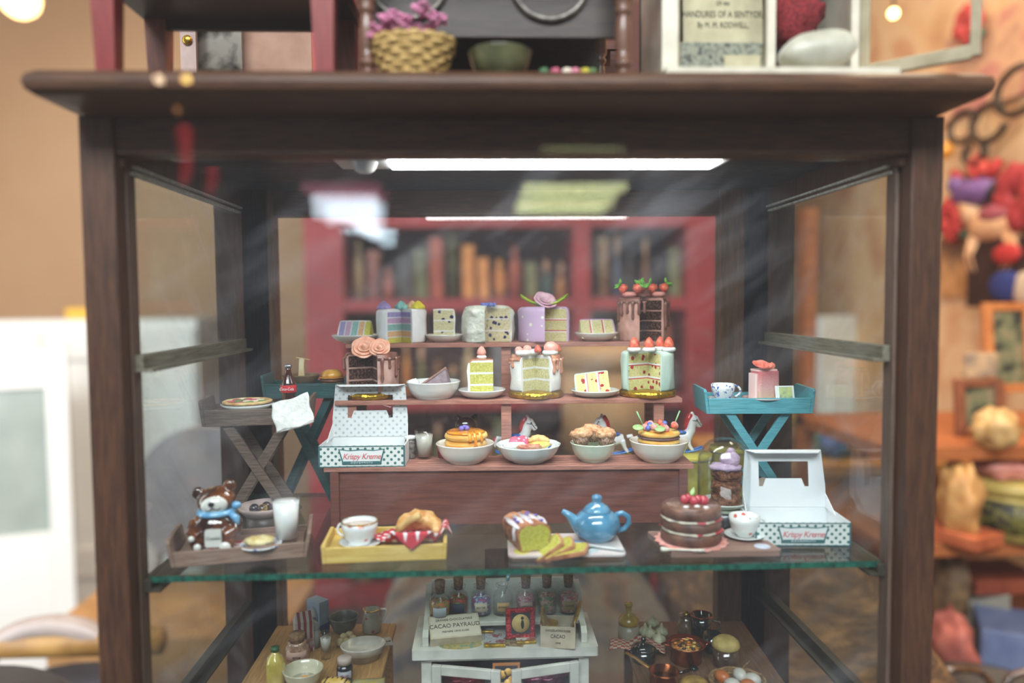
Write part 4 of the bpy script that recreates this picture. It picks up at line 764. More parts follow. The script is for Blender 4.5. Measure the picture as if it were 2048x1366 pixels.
solo(M().ball((0, 0, .26), (.75, .6, .24), 24, bumpy=.3, freq=3), 'cookie', mat('pale_cookie', '#c7a85c', '#ecdfae', .7, 2.2, bump=.06), 'pale crackled cookie on the left tray', 'cookie', (L[0] - .08, L[1], zt_ + .12))
L = (at(572, 1080, 39.2).x, 39.35, zt_); tumbler('milk_glass', 'tall glass of milk on the left tray', L, .58, .72, 2.35, milk, .93, .2, lp='milk')
for x_, y_, c_ in ((-.5, -.75, '#c43c3c'), (.2, -.8, '#d9a24a')): solo(M().ball((0, 0, .07), (.13, .1, .07), 10), 'candy', mat('candy_' + c_[1:], c_, None, .3), ('red' if c_ == '#c43c3c' else 'amber') + ' candy piece at the foot of the milk glass', 'candy', (L[0] + x_, L[1] + y_, zt_))
# chocolates bowl behind the tray
L = gz(527, 1046); L = (at(527, 1040, 42.6).x, 42.8, ZG)
o = thing('footed_bowl', 'pale footed bowl of chocolates behind the left tray', 'bowl', L)
M().lathe([(0, 0), (.98, 0), (.98, .95), (0, .95)], 40).part('foot', wood('dull_brown_base', '#3d3028', '#54453a', .4), o)
M().lathe([(0, .95), (.95, .95), (1.1, 1.02), (1.38, 1.3), (1.45, 1.5), (1.4, 1.53), (1.2, 1.3), (.9, 1.08), (0, 1.05)], 44).part('bowl_body', mat('blush_china', '#b9a6a0', None, .2, coat=.5), o)
for x_, y_, c_, nm in ((-.5, -.2, ('#1c1a22', '#34303c'), 'dark round chocolate at the left of the footed bowl'), (.0, -.3, ('#3a1f14', '#b9962e'), 'chocolate with a golden filling in the middle of the footed bowl'), (.05, .25, ('#2e1a1c', '#57393c'), 'brown chocolate behind the golden one in the footed bowl'), (.6, -.1, ('#3b2a20', '#77604c'), 'striped chocolate at the right of the footed bowl')):
    solo(M().ball((0, 0, .28), (.29, .29, .28), 16), 'chocolate', mat('choc' + c_[0][1:], c_[0], c_[1], .25, 1.6, lo=.48, hi=.56, coat=.4), nm, 'chocolate', (L[0] + x_, L[1] + y_, L[2] + 1.07), group='chocolates in the footed bowl')
# yellow tray
W_yel = wood('yellow_tray_wood', '#c9a24a', '#e3c777', .5, 0, 1.2, .01)
cxx = at(774, 1100, 38.9).x; T = thing('wooden_tray', 'yellow wooden tray with teacup and dotted red cloth', 'tray', (cxx, 38.95, ZG), 3); tray_parts(T, 5.9, 3.4, .78, W_yel, .05, .12)
gr_ = mat('gilt', '#b5893a', '#d6b25c', .25, 3, metal=.8); red_fl = dots('red_heart_china', '#e2e4e5', '#c9483c', 1.1, .2, .12, 1.0, coat=.6)
L = (at(722, 1090, 38.6).x, 38.6, zt_); saucer('saucer', 'white saucer on the yellow tray', L, 1.12, china)
cup('teacup', 'gilt rimmed white teacup with red hearts and amber tea on the yellow tray', (L[0] - .05, L[1], L[2] + .1), .95, 1.15, red_fl, 165, mat('tea', '#c98a3c', None, .05, coat=1), gr_, .62)
rdot = dots2('red_dotted_cloth', '#c2303c', '#e8e4e4', 2.3, .27, .8, 'xy')
def cl(u, v):
    x, y = (u - .5) * 3.1, (v - .5) * 3.3; z = .16 * noise.noise(Vector((x, y, 3))) + .1; d_ = math.hypot(x, y); z += .12 * max(0, d_ - .9)
    if y < -1.2: z -= 0 if abs(x + .8) > .9 else (abs(y + 1.2)) * 1.6; y = y if abs(x + .8) > .9 else -1.2 + (y + 1.2) * .35
    if x > 1.1: z += min(.75, (x - 1.1) * 2) - max(0, x - 1.35) * 2.2
    return (x, y, z)
ccx = at(835, 1085, 38.9).x
def cloth(u, v):   # diamond of cloth; near corner flops over the front rail, right corner over the end
    a, b = (u - .5) * 3.4, (v - .5) * 3.4; x, y = (a + b) * .7071, (b - a) * .7071; z = .10 * noise.noise(Vector((x * 1.2, y * 1.2, 3))) + .16 + .1 * max(0, math.hypot(x, y) - 1.1)
    fy, fx = -1.42, 1.62
    if y < -.9: z += (min(-y, 1.42) - .9) * 1.25
    if y < fy: z -= (fy - y) * 1.0; y = fy - .18 - (fy - y) * .1
    if x > 1.15: z += (min(x, fx) - 1.15) * 1.4
    if x > fx: z -= (x - fx) * .9; x = fx + (x - fx) * .45
    return (x, y, z + .08)
solo(M().grid(cloth, 30, 30, .05), 'dotted_cloth', rdot, 'red cloth with white dots in the yellow tray', 'cloth', (ccx - .15, 38.9, zt_ + .02))
crs = mat('golden_croissant', '#b9762e', '#ecca86', .45, 1.4, bump=.04, coat=.2)
o = solo(M().tube([(-.1 + .95 * math.cos(t), .75 * math.sin(t), .35 + .28 * math.sin(t)) for t in [math.radians(-25 + 15 * i) for i in range(15)]], [(.14 + .38 * math.sin(PI * i / 14)) * (1 + .13 * math.cos(i * 2.4)) for i in range(15)], 14), 'croissant', crs, 'golden ridged croissant on the dotted red cloth', 'croissant', (ccx + .15, 38.8, zt_ + .36), 8)
solo(M().tube([(-.75, 0, .1), (-.4, 0, .5), (.05, 0, .85), (.55, 0, 1.1)], [.2, .26, .28, .24], 12, flat=.75), 'biscotti', mat('biscotti_bake', '#9a6a34', '#e6c884', .6, 1.0, bump=.04), 'long biscotti propped against the croissant', 'biscuit', (ccx - .35, 38.35, zt_ + .45), 0)
solo(M().tube([(-.5, 0, .1), (0, -.1, .2), (.7, 0, .2), (1.1, .15, .3)], [.12, .2, .2, .1], 10), 'bread_roll', crs, 'small bread roll lying at the foot of the croissant', 'bread', (ccx - .1, 38.05, zt_ + .28), 0)
# white board with loaf, slices, teapot
L = (at(1129, 1100, 38.6).x, 38.65, ZG); pb = mat('painted_melamine', '#cdb9b4', '#d8d2cf', .3, .5)
o = thing('cutting_board', 'white board with pale printed flowers under the loaf and teapot', 'board', L, -1)
M().prism(rr(-2.95, -1.75, 2.95, 1.75, .28), 0, .16).part('board_base', wood('board_edge', '#4a3326', '#6d5140', .6), o, bevel=.02); M().prism(rr(-2.98, -1.78, 2.98, 1.78, .3), .16, .26).part('board_top', pb, o, bevel=.03)
for x_, y_, c_, r_ in ((-2.3, -1.1, '#cdc760', .42), (-2.6, .3, '#b9cbb4', .3), (-.4, .9, '#c9cd7c', .4), (.1, .6, '#9db5d2', .5), (-1.7, -.6, '#a9bdd6', .5), (.6, .2, '#a5bad4', .4), (1.2, -1.0, '#b3c2c2', .5), (1.1, -.8, '#d9a7a9', .2)): M().lathe([(0, 0), (r_, 0), (r_ * .96, .012), (0, .012)], 24, wob=wobn(.25, 2, x_)).part('painted_flower', mat('paint_' + c_[1:], c_, None, .4), o).location = (x_ * K, y_ * K, .262 * K)
zb_ = ZG + .28
prof = [(-.72, 0), (.72, 0), (.88, .6), (.92, .95), (.82, 1.2), (.55, 1.36), (.28, 1.42), (0, 1.34), (-.28, 1.42), (-.55, 1.36), (-.82, 1.2), (-.92, .95), (-.88, .6)]
crust = mat('loaf_crust', '#8f5236', '#c98f6a', .5, 1.6, bump=.05); crumb = sponge('yellow_crumb', '#aaa538', '#cfca58', '#e2de84')
o = thing('loaf_cake', 'iced loaf cake with its yellow cut end showing on the white board', 'cake', (at(1068, 1080, 38.2).x, 37.55, zb_), 17)
m = M().tf((0, 0, 0), 90); m.prism(prof, -2.5, -.03, 0, True); m.part('crust', crust, o)
m = M().tf((0, 0, 0), 90); m.prism([(x_ * .92, .05 + z_ * .9) for x_, z_ in prof], -.1, .0); m.part('crumb_face', crumb, o, label='yellow cut face')
m = M()
for x_, l_ in ((-.8, .9), (-.4, 1.2), (-.05, .6), (.35, 1.1), (.75, .8)): m.tube([(x_, .3 + .2 * x_, 1.36 - .25 * abs(x_) ** 2), (x_ * 1.05, 1.2, 1.4 - .25 * abs(x_) ** 2), (x_, 2.2, 1.36 - .25 * x_ * x_)], [.12, .22, .14], 8, flat=.4)
m.tube([(-.88, .5, 1.2), (-.95, .55, .9), (-.92, .5, .5)], [.12, .09, .1], 8)
m.part('icing', mat('thin_white_icing', '#d6cfd2', None, .35), o)
rnd = random.Random(5)
for k in range(9): M().ball((0, 0, 0), (.12, .12, .06), 8).part('berry_speck', mat('purple_speck', '#6a5fb0', None, .5), o).location = (rnd.uniform(-.7, .7) * K, rnd.uniform(.3, 2.2) * K, 1.4 * K)
for k, (px, py, rz_, rx_, lb) in enumerate(((1094, 1100, 14, -32, 'leftmost'), (1115, 1102, 8, -25, 'middle'), (1140, 1106, -8, -12, 'rightmost'))):
    p_ = on(px, py, zb_); o = thing('loaf_slice', lb + ' of the three yellow loaf slices fanned in front of the loaf cake', 'cake slice', (p_.x, p_.y, zb_ + .03), rz_, 'slices cut from the loaf', s=1.15); o.rotation_euler = (0, math.radians(rx_), math.radians(rz_))
    m = M(); m.prism([(x_ * .95, z_ * .95 - .7) for x_, z_ in prof], 0, .16, 0, True); m.part('crust', crust, o); M().prism([(x_ * .86, z_ * .86 - .62) for x_, z_ in prof], .155, .175).part('crumb_face', crumb, o)
ry2 = .3
bt_ = mat('blue_teapot_glaze', '#3f7a9c', '#5f9cbc', .1, .8, coat=.9)
o = thing('teapot', 'glossy blue teapot on the white board, spout to the left', 'teapot', (at(1194, 1075, 39.2).x, 39.25, zb_), 0)
M().lathe([(0, 0), (.72, 0), (.78, .06), (1.12, .4), (1.25, .85), (1.15, 1.25), (.85, 1.5), (.72, 1.55), (0, 1.55)], 48).part('pot_body', bt_, o)
M().lathe([(0, 0), (.76, 0), (.78, .08), (.6, .3), (.34, .48), (.22, .55), (.3, .7), (.26, .85), (.1, .93), (0, .94)], 40).part('lid', bt_, o).location = (0, 0, 1.5 * K)
M().tube([(-.7, 0, .55), (-1.15, 0, .95), (-1.5, 0, 1.35), (-1.85, 0, 1.58)], [.5, .34, .2, .13], 16).part('spout', bt_, o)
M().tube([(1.0, 0, 1.3), (1.35, 0, 1.4), (1.68, 0, 1.2), (1.72, 0, .85), (1.5, 0, .55), (1.1, 0, .45)], .15, 12).part('handle', bt_, o)
wp = mat('white_plastic', '#d9dcdd', None, .3)
solo(M().ball((-.9, 0, .08), (.5, .28, .06), 16).tube([(-.5, 0, .1), (.3, 0, .09), (1.3, 0, .07)], [.1, .12, .13], 8, flat=.35), 'spoon', wp, 'white spoon lying in front of the blue teapot', 'spoon', (at(1198, 1095, 37.8).x, 37.75, zb_ + .01), -24)
for px, py in ((1090, 1038), (1013, 1074), (1231, 1081), (1083, 1101)): pass
# brown board with the naked chocolate cake
L = (at(1424, 1098, 38.6).x, 38.6, ZG); o = thing('serving_board', 'brown wooden board with rounded corners under the cherry chocolate cake', 'board', L, -1)
M().prism([(-2.75 + .45, -1.7), (2.95, -1.7), (3.1, -1.55), (2.65, 1.65), (2.5, 1.75), (-3.0, 1.75), (-3.1, 1.6), (-2.55, -1.6)], 0, .3).part('board_slab', wood('mauve_board', '#7a5c50', '#9d7d70', .5, 0, .9), o, bevel=.05)
M().lathe([(0, 0), (.42, 0), (.4, .02), (0, .02)], 30).part('sticker', mat('blue_white_sticker', '#ccd3e0', '#b4bfd4', .4, 3), o, label='round pale blue sticker').location = (2.3 * K, -1.05 * K, .3 * K)
zb_ = ZG + .3; L = (at(1383, 1090, 38.6).x, 38.7, zb_)
solo(M().lathe([(0, 0), (1.85, 0), (1.9, .03), (1.8, .05), (0, .04)], 72, wob=lambda a, z: 1 + .04 * math.cos(18 * a)), 'lace_doily', mat('pink_lace', '#e08a7c', '#e7b3a8', .8, 3), 'scalloped pink doily under the cherry chocolate cake', 'doily', L)
o = thing('cherry_chocolate_cake', 'round three layer chocolate cake with cream filling and cherries on top', 'cake', (L[0], L[1], zb_ + .05)); nk = mat('naked_chocolate', '#4d2c1e', '#7d5340', .5, 1.4, bump=.05)
for k, (z_, h_) in enumerate(((0, .62), (.7, .55), (1.32, .58))): M().lathe([(0, 0), (1.48, 0), (1.58, .1), (1.58 - .02 * k, h_ - .12), (1.46, h_), (0, h_)], 56, wob=wobn(.03, 2, k)).part('sponge_layer', nk, o).location = (0, 0, z_ * K)
for k, z_ in enumerate((.58, 1.2)): M().lathe([(0, 0), (1.48, 0), (1.6, .07), (1.5, .16), (0, .16)], 56, wob=wobn(.12, 4, k + 3)).part('filling', mat('cream_berry_filling', '#d8cdb8', '#c4424a', .4, 1.1, lo=.5, hi=.55), o).location = (0, 0, z_ * K)
M().lathe([(0, 0), (1.3, 0), (1.4, -.03), (1.3, .05), (0, .07)], 48, wob=wobn(.05, 3)).part('glaze', mat('chocolate_gloss', '#6f4c40', '#94766a', .15, 2, coat=.6), o).location = (0, 0, 1.9 * K)
chm = mat('cherry', '#a02234', '#cf4a5c', .12, 3, coat=.8)
for x_, y_ in ((-.35, .0), (-.1, .2), (.05, -.3), (.35, -.1), (.6, -.25)): M().ball((0, 0, 0), .26, 14).part('cherry', chm, o).location = (x_ * K, y_ * K, 2.15 * K)
leaf(M(), (0, 0, 0), .5, .25, 60, 0, 0, 0, .6).part('leaf', lfp, o).location = (.0, .0, 2.35 * K)
for x_, y_ in ((-.5, -.85), (.1, -.75), (.5, -1.0)): M().ball((0, 0, 0), (.16, .12, .07), 10).part('cream_dab', cream, o).location = (x_ * K, y_ * K, 1.98 * K)
m = M().tube([(-1.2 + .22 * k, 0, .08) for k in range(11)], [.2, .22, .12, .07, .08, .1, .08, .1, .12, .14, .1], 8, flat=.5)
solo(m, 'fork', mat('ivory', '#d6d2c2', None, .35), 'ornate ivory fork lying in front of the chocolate cake', 'fork', (at(1370, 1105, 36.9).x, 36.95, zb_ + .01), -9)
L = (at(1489, 1080, 39.0).x, 39.0, zb_); saucer('saucer', 'white saucer on the brown board', L, 1.06, china); cup('teacup', 'white teacup with small red flowers on the brown board', (L[0], L[1], L[2] + .1), .82, 1.1, dots('tiny_red_flower_china', '#dfe3df', '#c8554a', 1.5, .16, .12, 1.0, coat=.6), -6)
# glass dome
p_ = (at(1446, 1050, 42.4).x, 42.3, ZG); o = thing('cake_dome', 'clear glass dome on a black base with chocolate cake inside', 'cake dome', p_)
M().lathe([(0, 0), (1.62, 0), (1.66, .1), (1.6, .28), (1.55, .9), (1.45, 1.0), (0, 1.0)], 48).part('base', mat('black_lacquer', '#17181b', '#2a2b2f', .2, 2, coat=.5), o, label='black base')
R_ = 1.5; M().lathe([(R_, 0), (R_, 2.6), (R_ * .96, 3.0), (R_ * .82, 3.5), (R_ * .6, 3.85), (R_ * .3, 4.06), (0, 4.12), (0, 4.06), (R_ * .28, 4.0), (R_ * .57, 3.8), (R_ * .78, 3.46), (R_ * .92, 2.98), (R_ - .05, 2.6), (R_ - .05, 0), (R_, 0)], 48).part('dome', glass('dome_glass', '#f8fafa', 1.42, 0), o, label='clear glass dome').location = (0, 0, 1.0 * K)
solo(M().lathe([(0, 0), (1.35, 0), (1.42, .03), (0, .05)], 60, wob=lambda a, z: 1 + .02 * math.cos(24 * a)), 'paper_doily', mat('floral_lace', '#b9bda8', '#7f8a6f', .7, 3), 'floral paper doily inside the glass dome', 'doily', (p_[0], p_[1], ZG + 1.0))
solo(M().lathe(dish(1.38, .8, .35), 40), 'plate', china_c, 'white plate inside the glass dome', 'plate', (p_[0], p_[1], ZG + 1.06))
o = thing('chocolate_cake_square', 'dark ragged chocolate cake piece with pink icing inside the glass dome', 'cake', (p_[0] + .1, p_[1], ZG + 1.16), 8); rg = sponge('ragged_chocolate', '#4a2a1c', '#85523a', '#b07e5c', scale=4)
for k in range(3): M().tf((.03 * k, 0, .02 + .72 * k), 0, 4 * (k == 2)).ball((0, 0, .36), (.86, .75, .42), 22, bumpy=.3, freq=3).box((0, 0, .36), (1.3, 1.15, .7)).part('sponge_layer', rg, o, bevel=.06)
M().ball((0, 0, 0), (.92, .8, .28), 20, bumpy=.3, freq=3).ball((.25, -.05, .42), (.58, .55, .5), 20, bumpy=.2, freq=3).ball((.3, 0, .92), (.25, .22, .2), 12, bumpy=.3).part('icing', mat('pink_lilac_icing', '#b79ab6', '#d4b4cc', .6, 2.5, bump=.08), o).location = (0, 0, 2.2 * K)
x = at(1518, 980, 44.6).x; o = thing('cupcake', 'dark cupcake with cream coloured icing behind the right doughnut box', 'cupcake', (x + .15, 44.3, ZG)); M().lathe([(0, 0), (.75, 0), (.9, 1.3), (0, 1.3)], 50, wob=lambda a, z: 1 + .03 * math.cos(20 * a)).part('case', mat('brown_black_case', '#17120f', '#3d2f26', .4, 3), o)
swirl(M(), (0, 0, 0), .78, .95).part('icing', mat('beige_icing', '#c2a792', '#d9c3ae', .5, 3, bump=.05), o).location = (0, 0, 1.3 * K)
# ================================================================ lower level: dresser, baking table, copper table
ZL = -21.5
W_white = mat('white_painted_wood', '#b3b2a8', '#cbc9bf', .4, .8, coat=.2)
HY = 42.0; zh = at(1010, 1298, HY).z; hx = at(1011, 1300, HY).x; HW = pc(383, HY)
D = thing('white_dresser', 'small white dresser with glazed doors ajar under the glass shelf', 'dresser', (hx, HY, ZF)); HH = zh - ZF
M().prism(rr(-HW / 2, 0, HW / 2, 4.8, .12), HH - .55, HH).part('top_board', W_white, D, bevel=.14)
cw = HW / 2 - .5
for s in (-1, 1):
    M().box((s * (cw - .3), 2.5, (HH - .55) / 2), (.6, 4.2, HH - .55)).part('side_panel', W_white, D, bevel=.03)
    m = M(); m.tf((s * (HW / 2 - .75), 0, HH), 90, 0, 90); m.prism([(.5, 0), (4.5, 0), (4.5, 2.3), (3.9, 2.3), (3.3, 2.05), (2.5, 1.35), (1.6, .95), (.9, .85), (.5, .6)], -.17, .17); m.part('gallery_side', W_white, D, bevel=.04)
M().box((0, 3.1, HH + .77), (HW - 1.7, 2.9, .26)).part('riser_shelf', W_white, D, bevel=.04)
M().box((0, 4.62, HH + 1.3), (HW - 1.7, .2, 2.2)).part('gallery_back', W_white, D)
M().box((0, 4.5, (HH - .55) / 2), (HW - 1.4, .2, HH - .6)).part('back_panel', mat('dark_inside', '#2a2623', None, .7), D)
M().box((0, .3, HH - .62), (HW - 1.6, .3, .16)).part('top_rail', W_white, D)
M().box((0, 2.3, .5), (HW - 1.5, 4, .6)).part('bottom_board', W_white, D)
M().box((0, 2.4, HH - 3.6), (HW - 1.5, 3.6, .2)).part('inner_shelf', W_white, D)
dw, dh = (HW - 2.0) / 2 - .35, HH - 1.7
for s, an in ((-1, 14), (1, -26)):
    m = M(); f_ = .55
    for x0, x1, z0, z1 in ((0, f_, 0, dh), (dw - f_, dw, 0, dh), (f_, dw - f_, 0, f_), (f_, dw - f_, dh - f_, dh)): m.box((s * -(x0 + x1) / 2, 0, (z0 + z1) / 2), (x1 - x0, .28, z1 - z0))
    d_ = m.part('door', W_white, D, bevel=.04); d_.location = (s * (cw - .65) * K, .1 * K, .85 * K); d_.rotation_euler = (0, 0, math.radians({-1: -13, 1: 13}[s]))
    M().box((s * -dw / 2, 0, dh / 2), (dw - 2 * f_ + .1, .06, dh - 2 * f_ + .1)).part('pane', glass('dresser_pane', '#e9eeee', 1.5), d_)
for x_, c1, c2, lb in ((-2.4, '#8e1f28', '#c9424a', 'crumpled red sweet wrapper inside the left door of the dresser'), (2.5, '#a03a5a', '#cf8fa8', 'pink and white wrapped sweet inside the right door of the dresser')):
    solo(M().ball((0, 0, .6), (1.2, .9, .6), 20, bumpy=.8, freq=2.4), 'wrapped_sweet', mat('foil' + c1[1:], c1, c2, .25, 2.4, metal=.4), lb, 'sweets', (hx + x_, HY + 2.3, ZF + HH - 3.5))
ztp = ZF + HH; zrs = ztp + .9
art = lambda nm, c1, c2, c3, s_=2.2: (lambda t: (t.set(.55), t.color(t.ramp(t.noise(s_, 3), [(.4, c1), (.5, c2), (.6, c3)])), t.m)[-1])(NT(nm))
o = thing('framed_card', 'small picture card with golden figures hanging between the dresser doors', 'card', (hx + .02, HY - .55, ztp - 2.75))
M().box((0, 0, .9), (1.55, .06, 2.6)).part('card_sheet', mat('orange_card_edge', '#a5672c', None, .6), o); M().box((0, -.035, .9), (1.3, .02, 2.3)).part('picture', mat('card_navy', '#23272e', None, .5), o)
m = M()
for x_, z_, r_ in ((-.25, 1.55, .25), (.1, 1.7, .22), (.3, 1.25, .22)): m.tf((x_, -.045, z_), 90).lathe([(0, 0), (r_, 0), (r_, .02), (0, .02)], 20)
for x_, z_, r_, h_ in ((-.25, .6, .3, .5), (.1, .9, .28, .4), (.3, .4, .3, .5)): m.tf((x_, -.048, z_), 90, sc_=(1, h_ / r_, 1)).lathe([(0, 0), (r_, 0), (r_, .02), (0, .02)], 20)
m.part('printed_figures', mat('amber_print', '#c98f3e', '#e0b765', .5, 3), o)
# cork jars
cork = mat('cork', '#5d432c', '#8a6a48', .8, 7, bump=.04); jg = glass('jar_glass', '#fbfcfc', 1.38)
J = [(880, 0, '#d9663e', '#6e9a3a', '#b04a62', 'orange and green confetti', '', '#a9b0b6', 'leftmost'), (917, 1, '#c0432a', '#8a2a1c', '#6f8a3a', 'red orange flakes', 'navy', '#262f45', 'second from the left'), (962, 1, '#c0407a', '#3a6fc0', '#d9d0d0', 'pink and blue sprinkles', 'OLD TIME', '#cfc0a2', 'third from the left'),
     (1006, 1, None, None, None, 'empty with a striped stick', 'BARBARY', '#cfa468', 'middle, uncorked'), (1052, 1, '#c96a84', '#e3c8d0', '#d08a9a', 'pale pink shreds', 'AMSTERDAM', '#b9a19a', 'third from the right'), (1094, 1, '#4a9a6a', '#b0857a', '#d9b0a0', 'green and rosy beads', '', None, 'second from the right'), (1137, 1, '#c95a70', '#e0a0a8', '#d8cbb0', 'pink sugar', 'CANDIES', '#a58e58', 'rightmost')]
for px, back, c1, c2, c3, what, lbl, lc, pos in J:
    Y = HY + 2.9 if back else HY + 2.35; x = at(px, 1200, Y).x; z = zrs; r = .68 if back else .72
    o = thing('cork_jar', pos + ' of seven small glass jars on the dresser: ' + what, 'jar', (x, Y, z), 0, 'little glass jars on the white dresser', s=.9)
    M().lathe([(0, 0), (r * .95, 0), (r, .08), (r, 1.2), (r * .85, 1.45), (r * .52, 1.62), (r * .52, 1.8), (r * .72, 1.86), (r * .72, 1.98), (r * .46, 2.0), (r * .44, 1.65), (r * .78, 1.4), (r - .06, 1.15), (r - .06, .12), (0, .1)], 32).part('jar_body', jg, o)
    if c1: M().lathe([(0, .11), (r - .08, .12), (r - .08, 1.1), (r * .6, 1.25), (0, 1.2)], 28).part('filling', art('jar_fill_%d' % px, c1, c2, c3, 4.5), o)
    if c1: M().lathe([(0, 1.75), (r * .42, 1.72), (r * .5, 2.5), (r * .47, 2.56), (0, 2.56)], 24).part('cork', cork, o)
    else: M().tube([(.1, 0, 1.3), (.3, .1, 2.2)], .07, 8).tube([(.3, .1, 2.2), (.42, .12, 2.75)], .14, 8, 1).part('striped_stick', [mat('stick_white', '#b9b4ae', None, .5), dots2('stick_blue', '#7fb0c9', '#d9dcdc', 4, .3, .5)], o)
    if lc:
        M().sweep([(r + .005, .35), (r + .03, .35), (r + .03, .95), (r + .005, .95)], -125, -55, 10).part('jar_label', mat('jar_label_%d' % px, lc, None, .7), o)
        if lbl and lbl != 'navy': text('lettering', lbl, .19, hk, o, (0, -r - .035, .66), xs=.85 if len(lbl) < 8 else .7)
# boxes, bars and cards on the dresser top
pap = mat('cream_paper_box', '#a89b84', '#bfb39b', .7, 1.5); brt = mat('brown_ink', '#3b2a20', None, .7); goldp = mat('gold_wrap', '#9a7a22', '#d0a83a', .28, 3, metal=.8, bump=.08)
p_ = on(908, 1287, ztp); o = thing('chocolate_carton', 'long cream carton with brown lettering lying tilted at the left of the dresser', 'box', (p_.x, p_.y + .7, ztp + .28), 10); o.rotation_euler = (math.radians(24), 0, math.radians(9))
M().box((0, 0, .35), (3.0, 1.7, .62)).part('carton', pap, o, bevel=.03); M().box((0, 0, .662), (2.8, 1.5, .01)).part('label_panel', mat('carton_panel', '#c2b9a6', None, .7), o)
for s_, z_, tx, ax in ((.22, .45, 'GRANDE CHOCOLATERIE', 0), (.42, .0, 'CACAO PAYRAUD', 0), (.18, -.42, 'PREMIERE USINE SUISSE', 0)): text('lettering', tx, s_, brt, o, (0, z_, .675), rx=0, depth=.006, xs=.85)
solo(M().prism([(1.25 * math.cos(t), .55 * math.sin(t)) for t in [2 * PI * i / 24 for i in range(24)]], 0, .04), 'oval_label_card', art('oval_card', '#8a8a58', '#b09a5c', '#77876e'), 'oval green and gold printed card beneath the cream carton', 'card', (on(918, 1290, ztp).x + .1, HY + .65, ztp), 4)
def bar(nm, lb, px, py, w_, h_, mats, rz, tilt=0, grp='wrapped chocolate bars on the dresser'):
    q = on(px, py, ztp); o = thing(nm, lb, 'chocolate bar', (q.x, q.y, ztp + .005), rz, grp)
    M().box((0, 0, .09), (w_, h_, .18)).part('foil', goldp, o, bevel=.04); M().box((0, .07, .185), (w_ * .98, h_ * .8, .012)).part('wrapper', mats, o); return o
bar('chocolate_bar', 'gold foil bar with a dark blue wrapper at the back of the dresser top', 972, 1260, 1.0, 1.1, art('navy_wrap', '#22303c', '#2f3f4e', '#8a8f8a'), -6)
bar('chocolate_bar', 'gold foil bar with grey and red print in the middle of the dresser top', 990, 1284, 1.25, 1.5, art('grey_red_wrap', '#8d9092', '#a0a5a6', '#7a3a3c', 3), -2)
bar('chocolate_bar', 'gold foil bar with a little child drawing, nearest the open carton', 1050, 1280, 1.15, 1.2, art('child_print', '#b5b0a2', '#c2bfb2', '#8a4a34', 3), 6)
solo(M().box((0, 0, .02), (1.6, 1.2, .04)), 'printed_card', art('brown_card', '#5f5a44', '#9a8a5c', '#6e4a34', 2.5), 'olive brown printed card between the two gold bars', 'card', (on(1022, 1284, ztp).x, HY + .9, ztp), -12)
q = Vector((at(1041, 1200, 43.1).x, 43.0, 0)); o = thing('red_foil_chocolate', 'square red foil chocolate with a round golden label standing upright', 'chocolate', (q.x, q.y + .1, ztp + .02)); o.rotation_euler = (math.radians(-9), 0, math.radians(3))
M().box((0, 0, .95), (1.75, .32, 1.75)).part('foil', mat('red_foil', '#7d141c', '#c72a34', .25, 3, metal=.6, bump=.15), o, bevel=.1); M().box((0, -.175, .98), (1.15, .02, 1.2)).part('label_square', mat('label_black', '#24262a', None, .5), o)
M().tf((0, -.19, .98), 90).lathe([(0, 0), (.52, 0), (.52, .02), (0, .02)], 40).part('label_disc', mat('label_gold', '#b8975a', '#c9ab6c', .5, 3), o)
M().tf((.1, -.215, .92), 90, sc_=(.7, 2, 1)).lathe([(0, 0), (.13, 0), (.13, .015), (0, .015)], 16).tf((.1, -.215, 1.28), 90).lathe([(0, 0), (.09, 0), (.09, .015), (0, .015)], 16).part('label_figure', hk, o)
q = on(1120, 1296, ztp); o = thing('open_carton', 'open cream cardboard carton with sketchy print and gold bars inside', 'box', (q.x, q.y + .75, ztp), 0); o.rotation_euler = (0, 0, math.radians(-9))
for c_, d_, n_ in (((0, -.75, .62), (2.0, .06, 1.25), 'front_wall'), ((0, .75, .62), (2.0, .06, 1.25), 'back_wall'), ((-.97, 0, .62), (.06, 1.5, 1.25), 'side_wall'), ((.97, 0, .75), (.06, 1.5, 1.5), 'side_wall')): M().box(c_, d_).part(n_, pap, o)
M().box((0, 0, .03), (2, 1.5, .06)).part('box_floor', pap, o)
for s_, z_, tx in ((.17, 1.02, 'CHOCOLATERIE SUISSE'), (.3, .68, 'CACAO'), (.14, .3, 'USINE')): text('lettering', tx, s_, brt, o, (0, -.79, z_), xs=.8)
for x_, ry_, h_, lb in ((-.55, -12, 1.9, 'thin gold foil bar leaning at the left inside the open carton'), (.55, 18, 2.3, 'gold foil bar leaning at the right inside the open carton'), (-.1, -75, 1.0, 'gold foil bar lying across the open carton')):
    solo(M().box((0, 0, h_ / 2), (.14, 1.1, h_)), 'gold_bar', goldp, lb, 'chocolate bar', (q.x + x_, q.y + .72, ztp + (.1 if h_ > 1.5 else 1.0)), -9, 'gold bars in the open carton', ry=ry_)
q = on(992, 1165, zrs); px0, pyY = at(992, 1100, 49.5).x, 49.5
o = thing('framed_miniature', 'dark ornate miniature frame standing behind the jars', 'frame', (px0, 47.4, ZF + .1)); o.scale = (1, 1, 3.05); m = M()
for c_, d_ in (((0, 0, .2), (1.5, .2, .4)), ((0, 0, 4.7), (1.5, .2, .4)), ((-.62, 0, 2.45), (.28, .2, 4.6)), ((.62, 0, 2.45), (.28, .2, 4.6))): m.box(c_, d_)
m.part('moulding', mat('dark_gilt', '#1f1c16', '#4c4330', .5, 5, bump=.05), o); M().box((0, .03, 2.45), (1.1, .06, 4.4)).part('picture', mat('dark_picture', '#26282a', '#4d3a30', .5, .8), o)
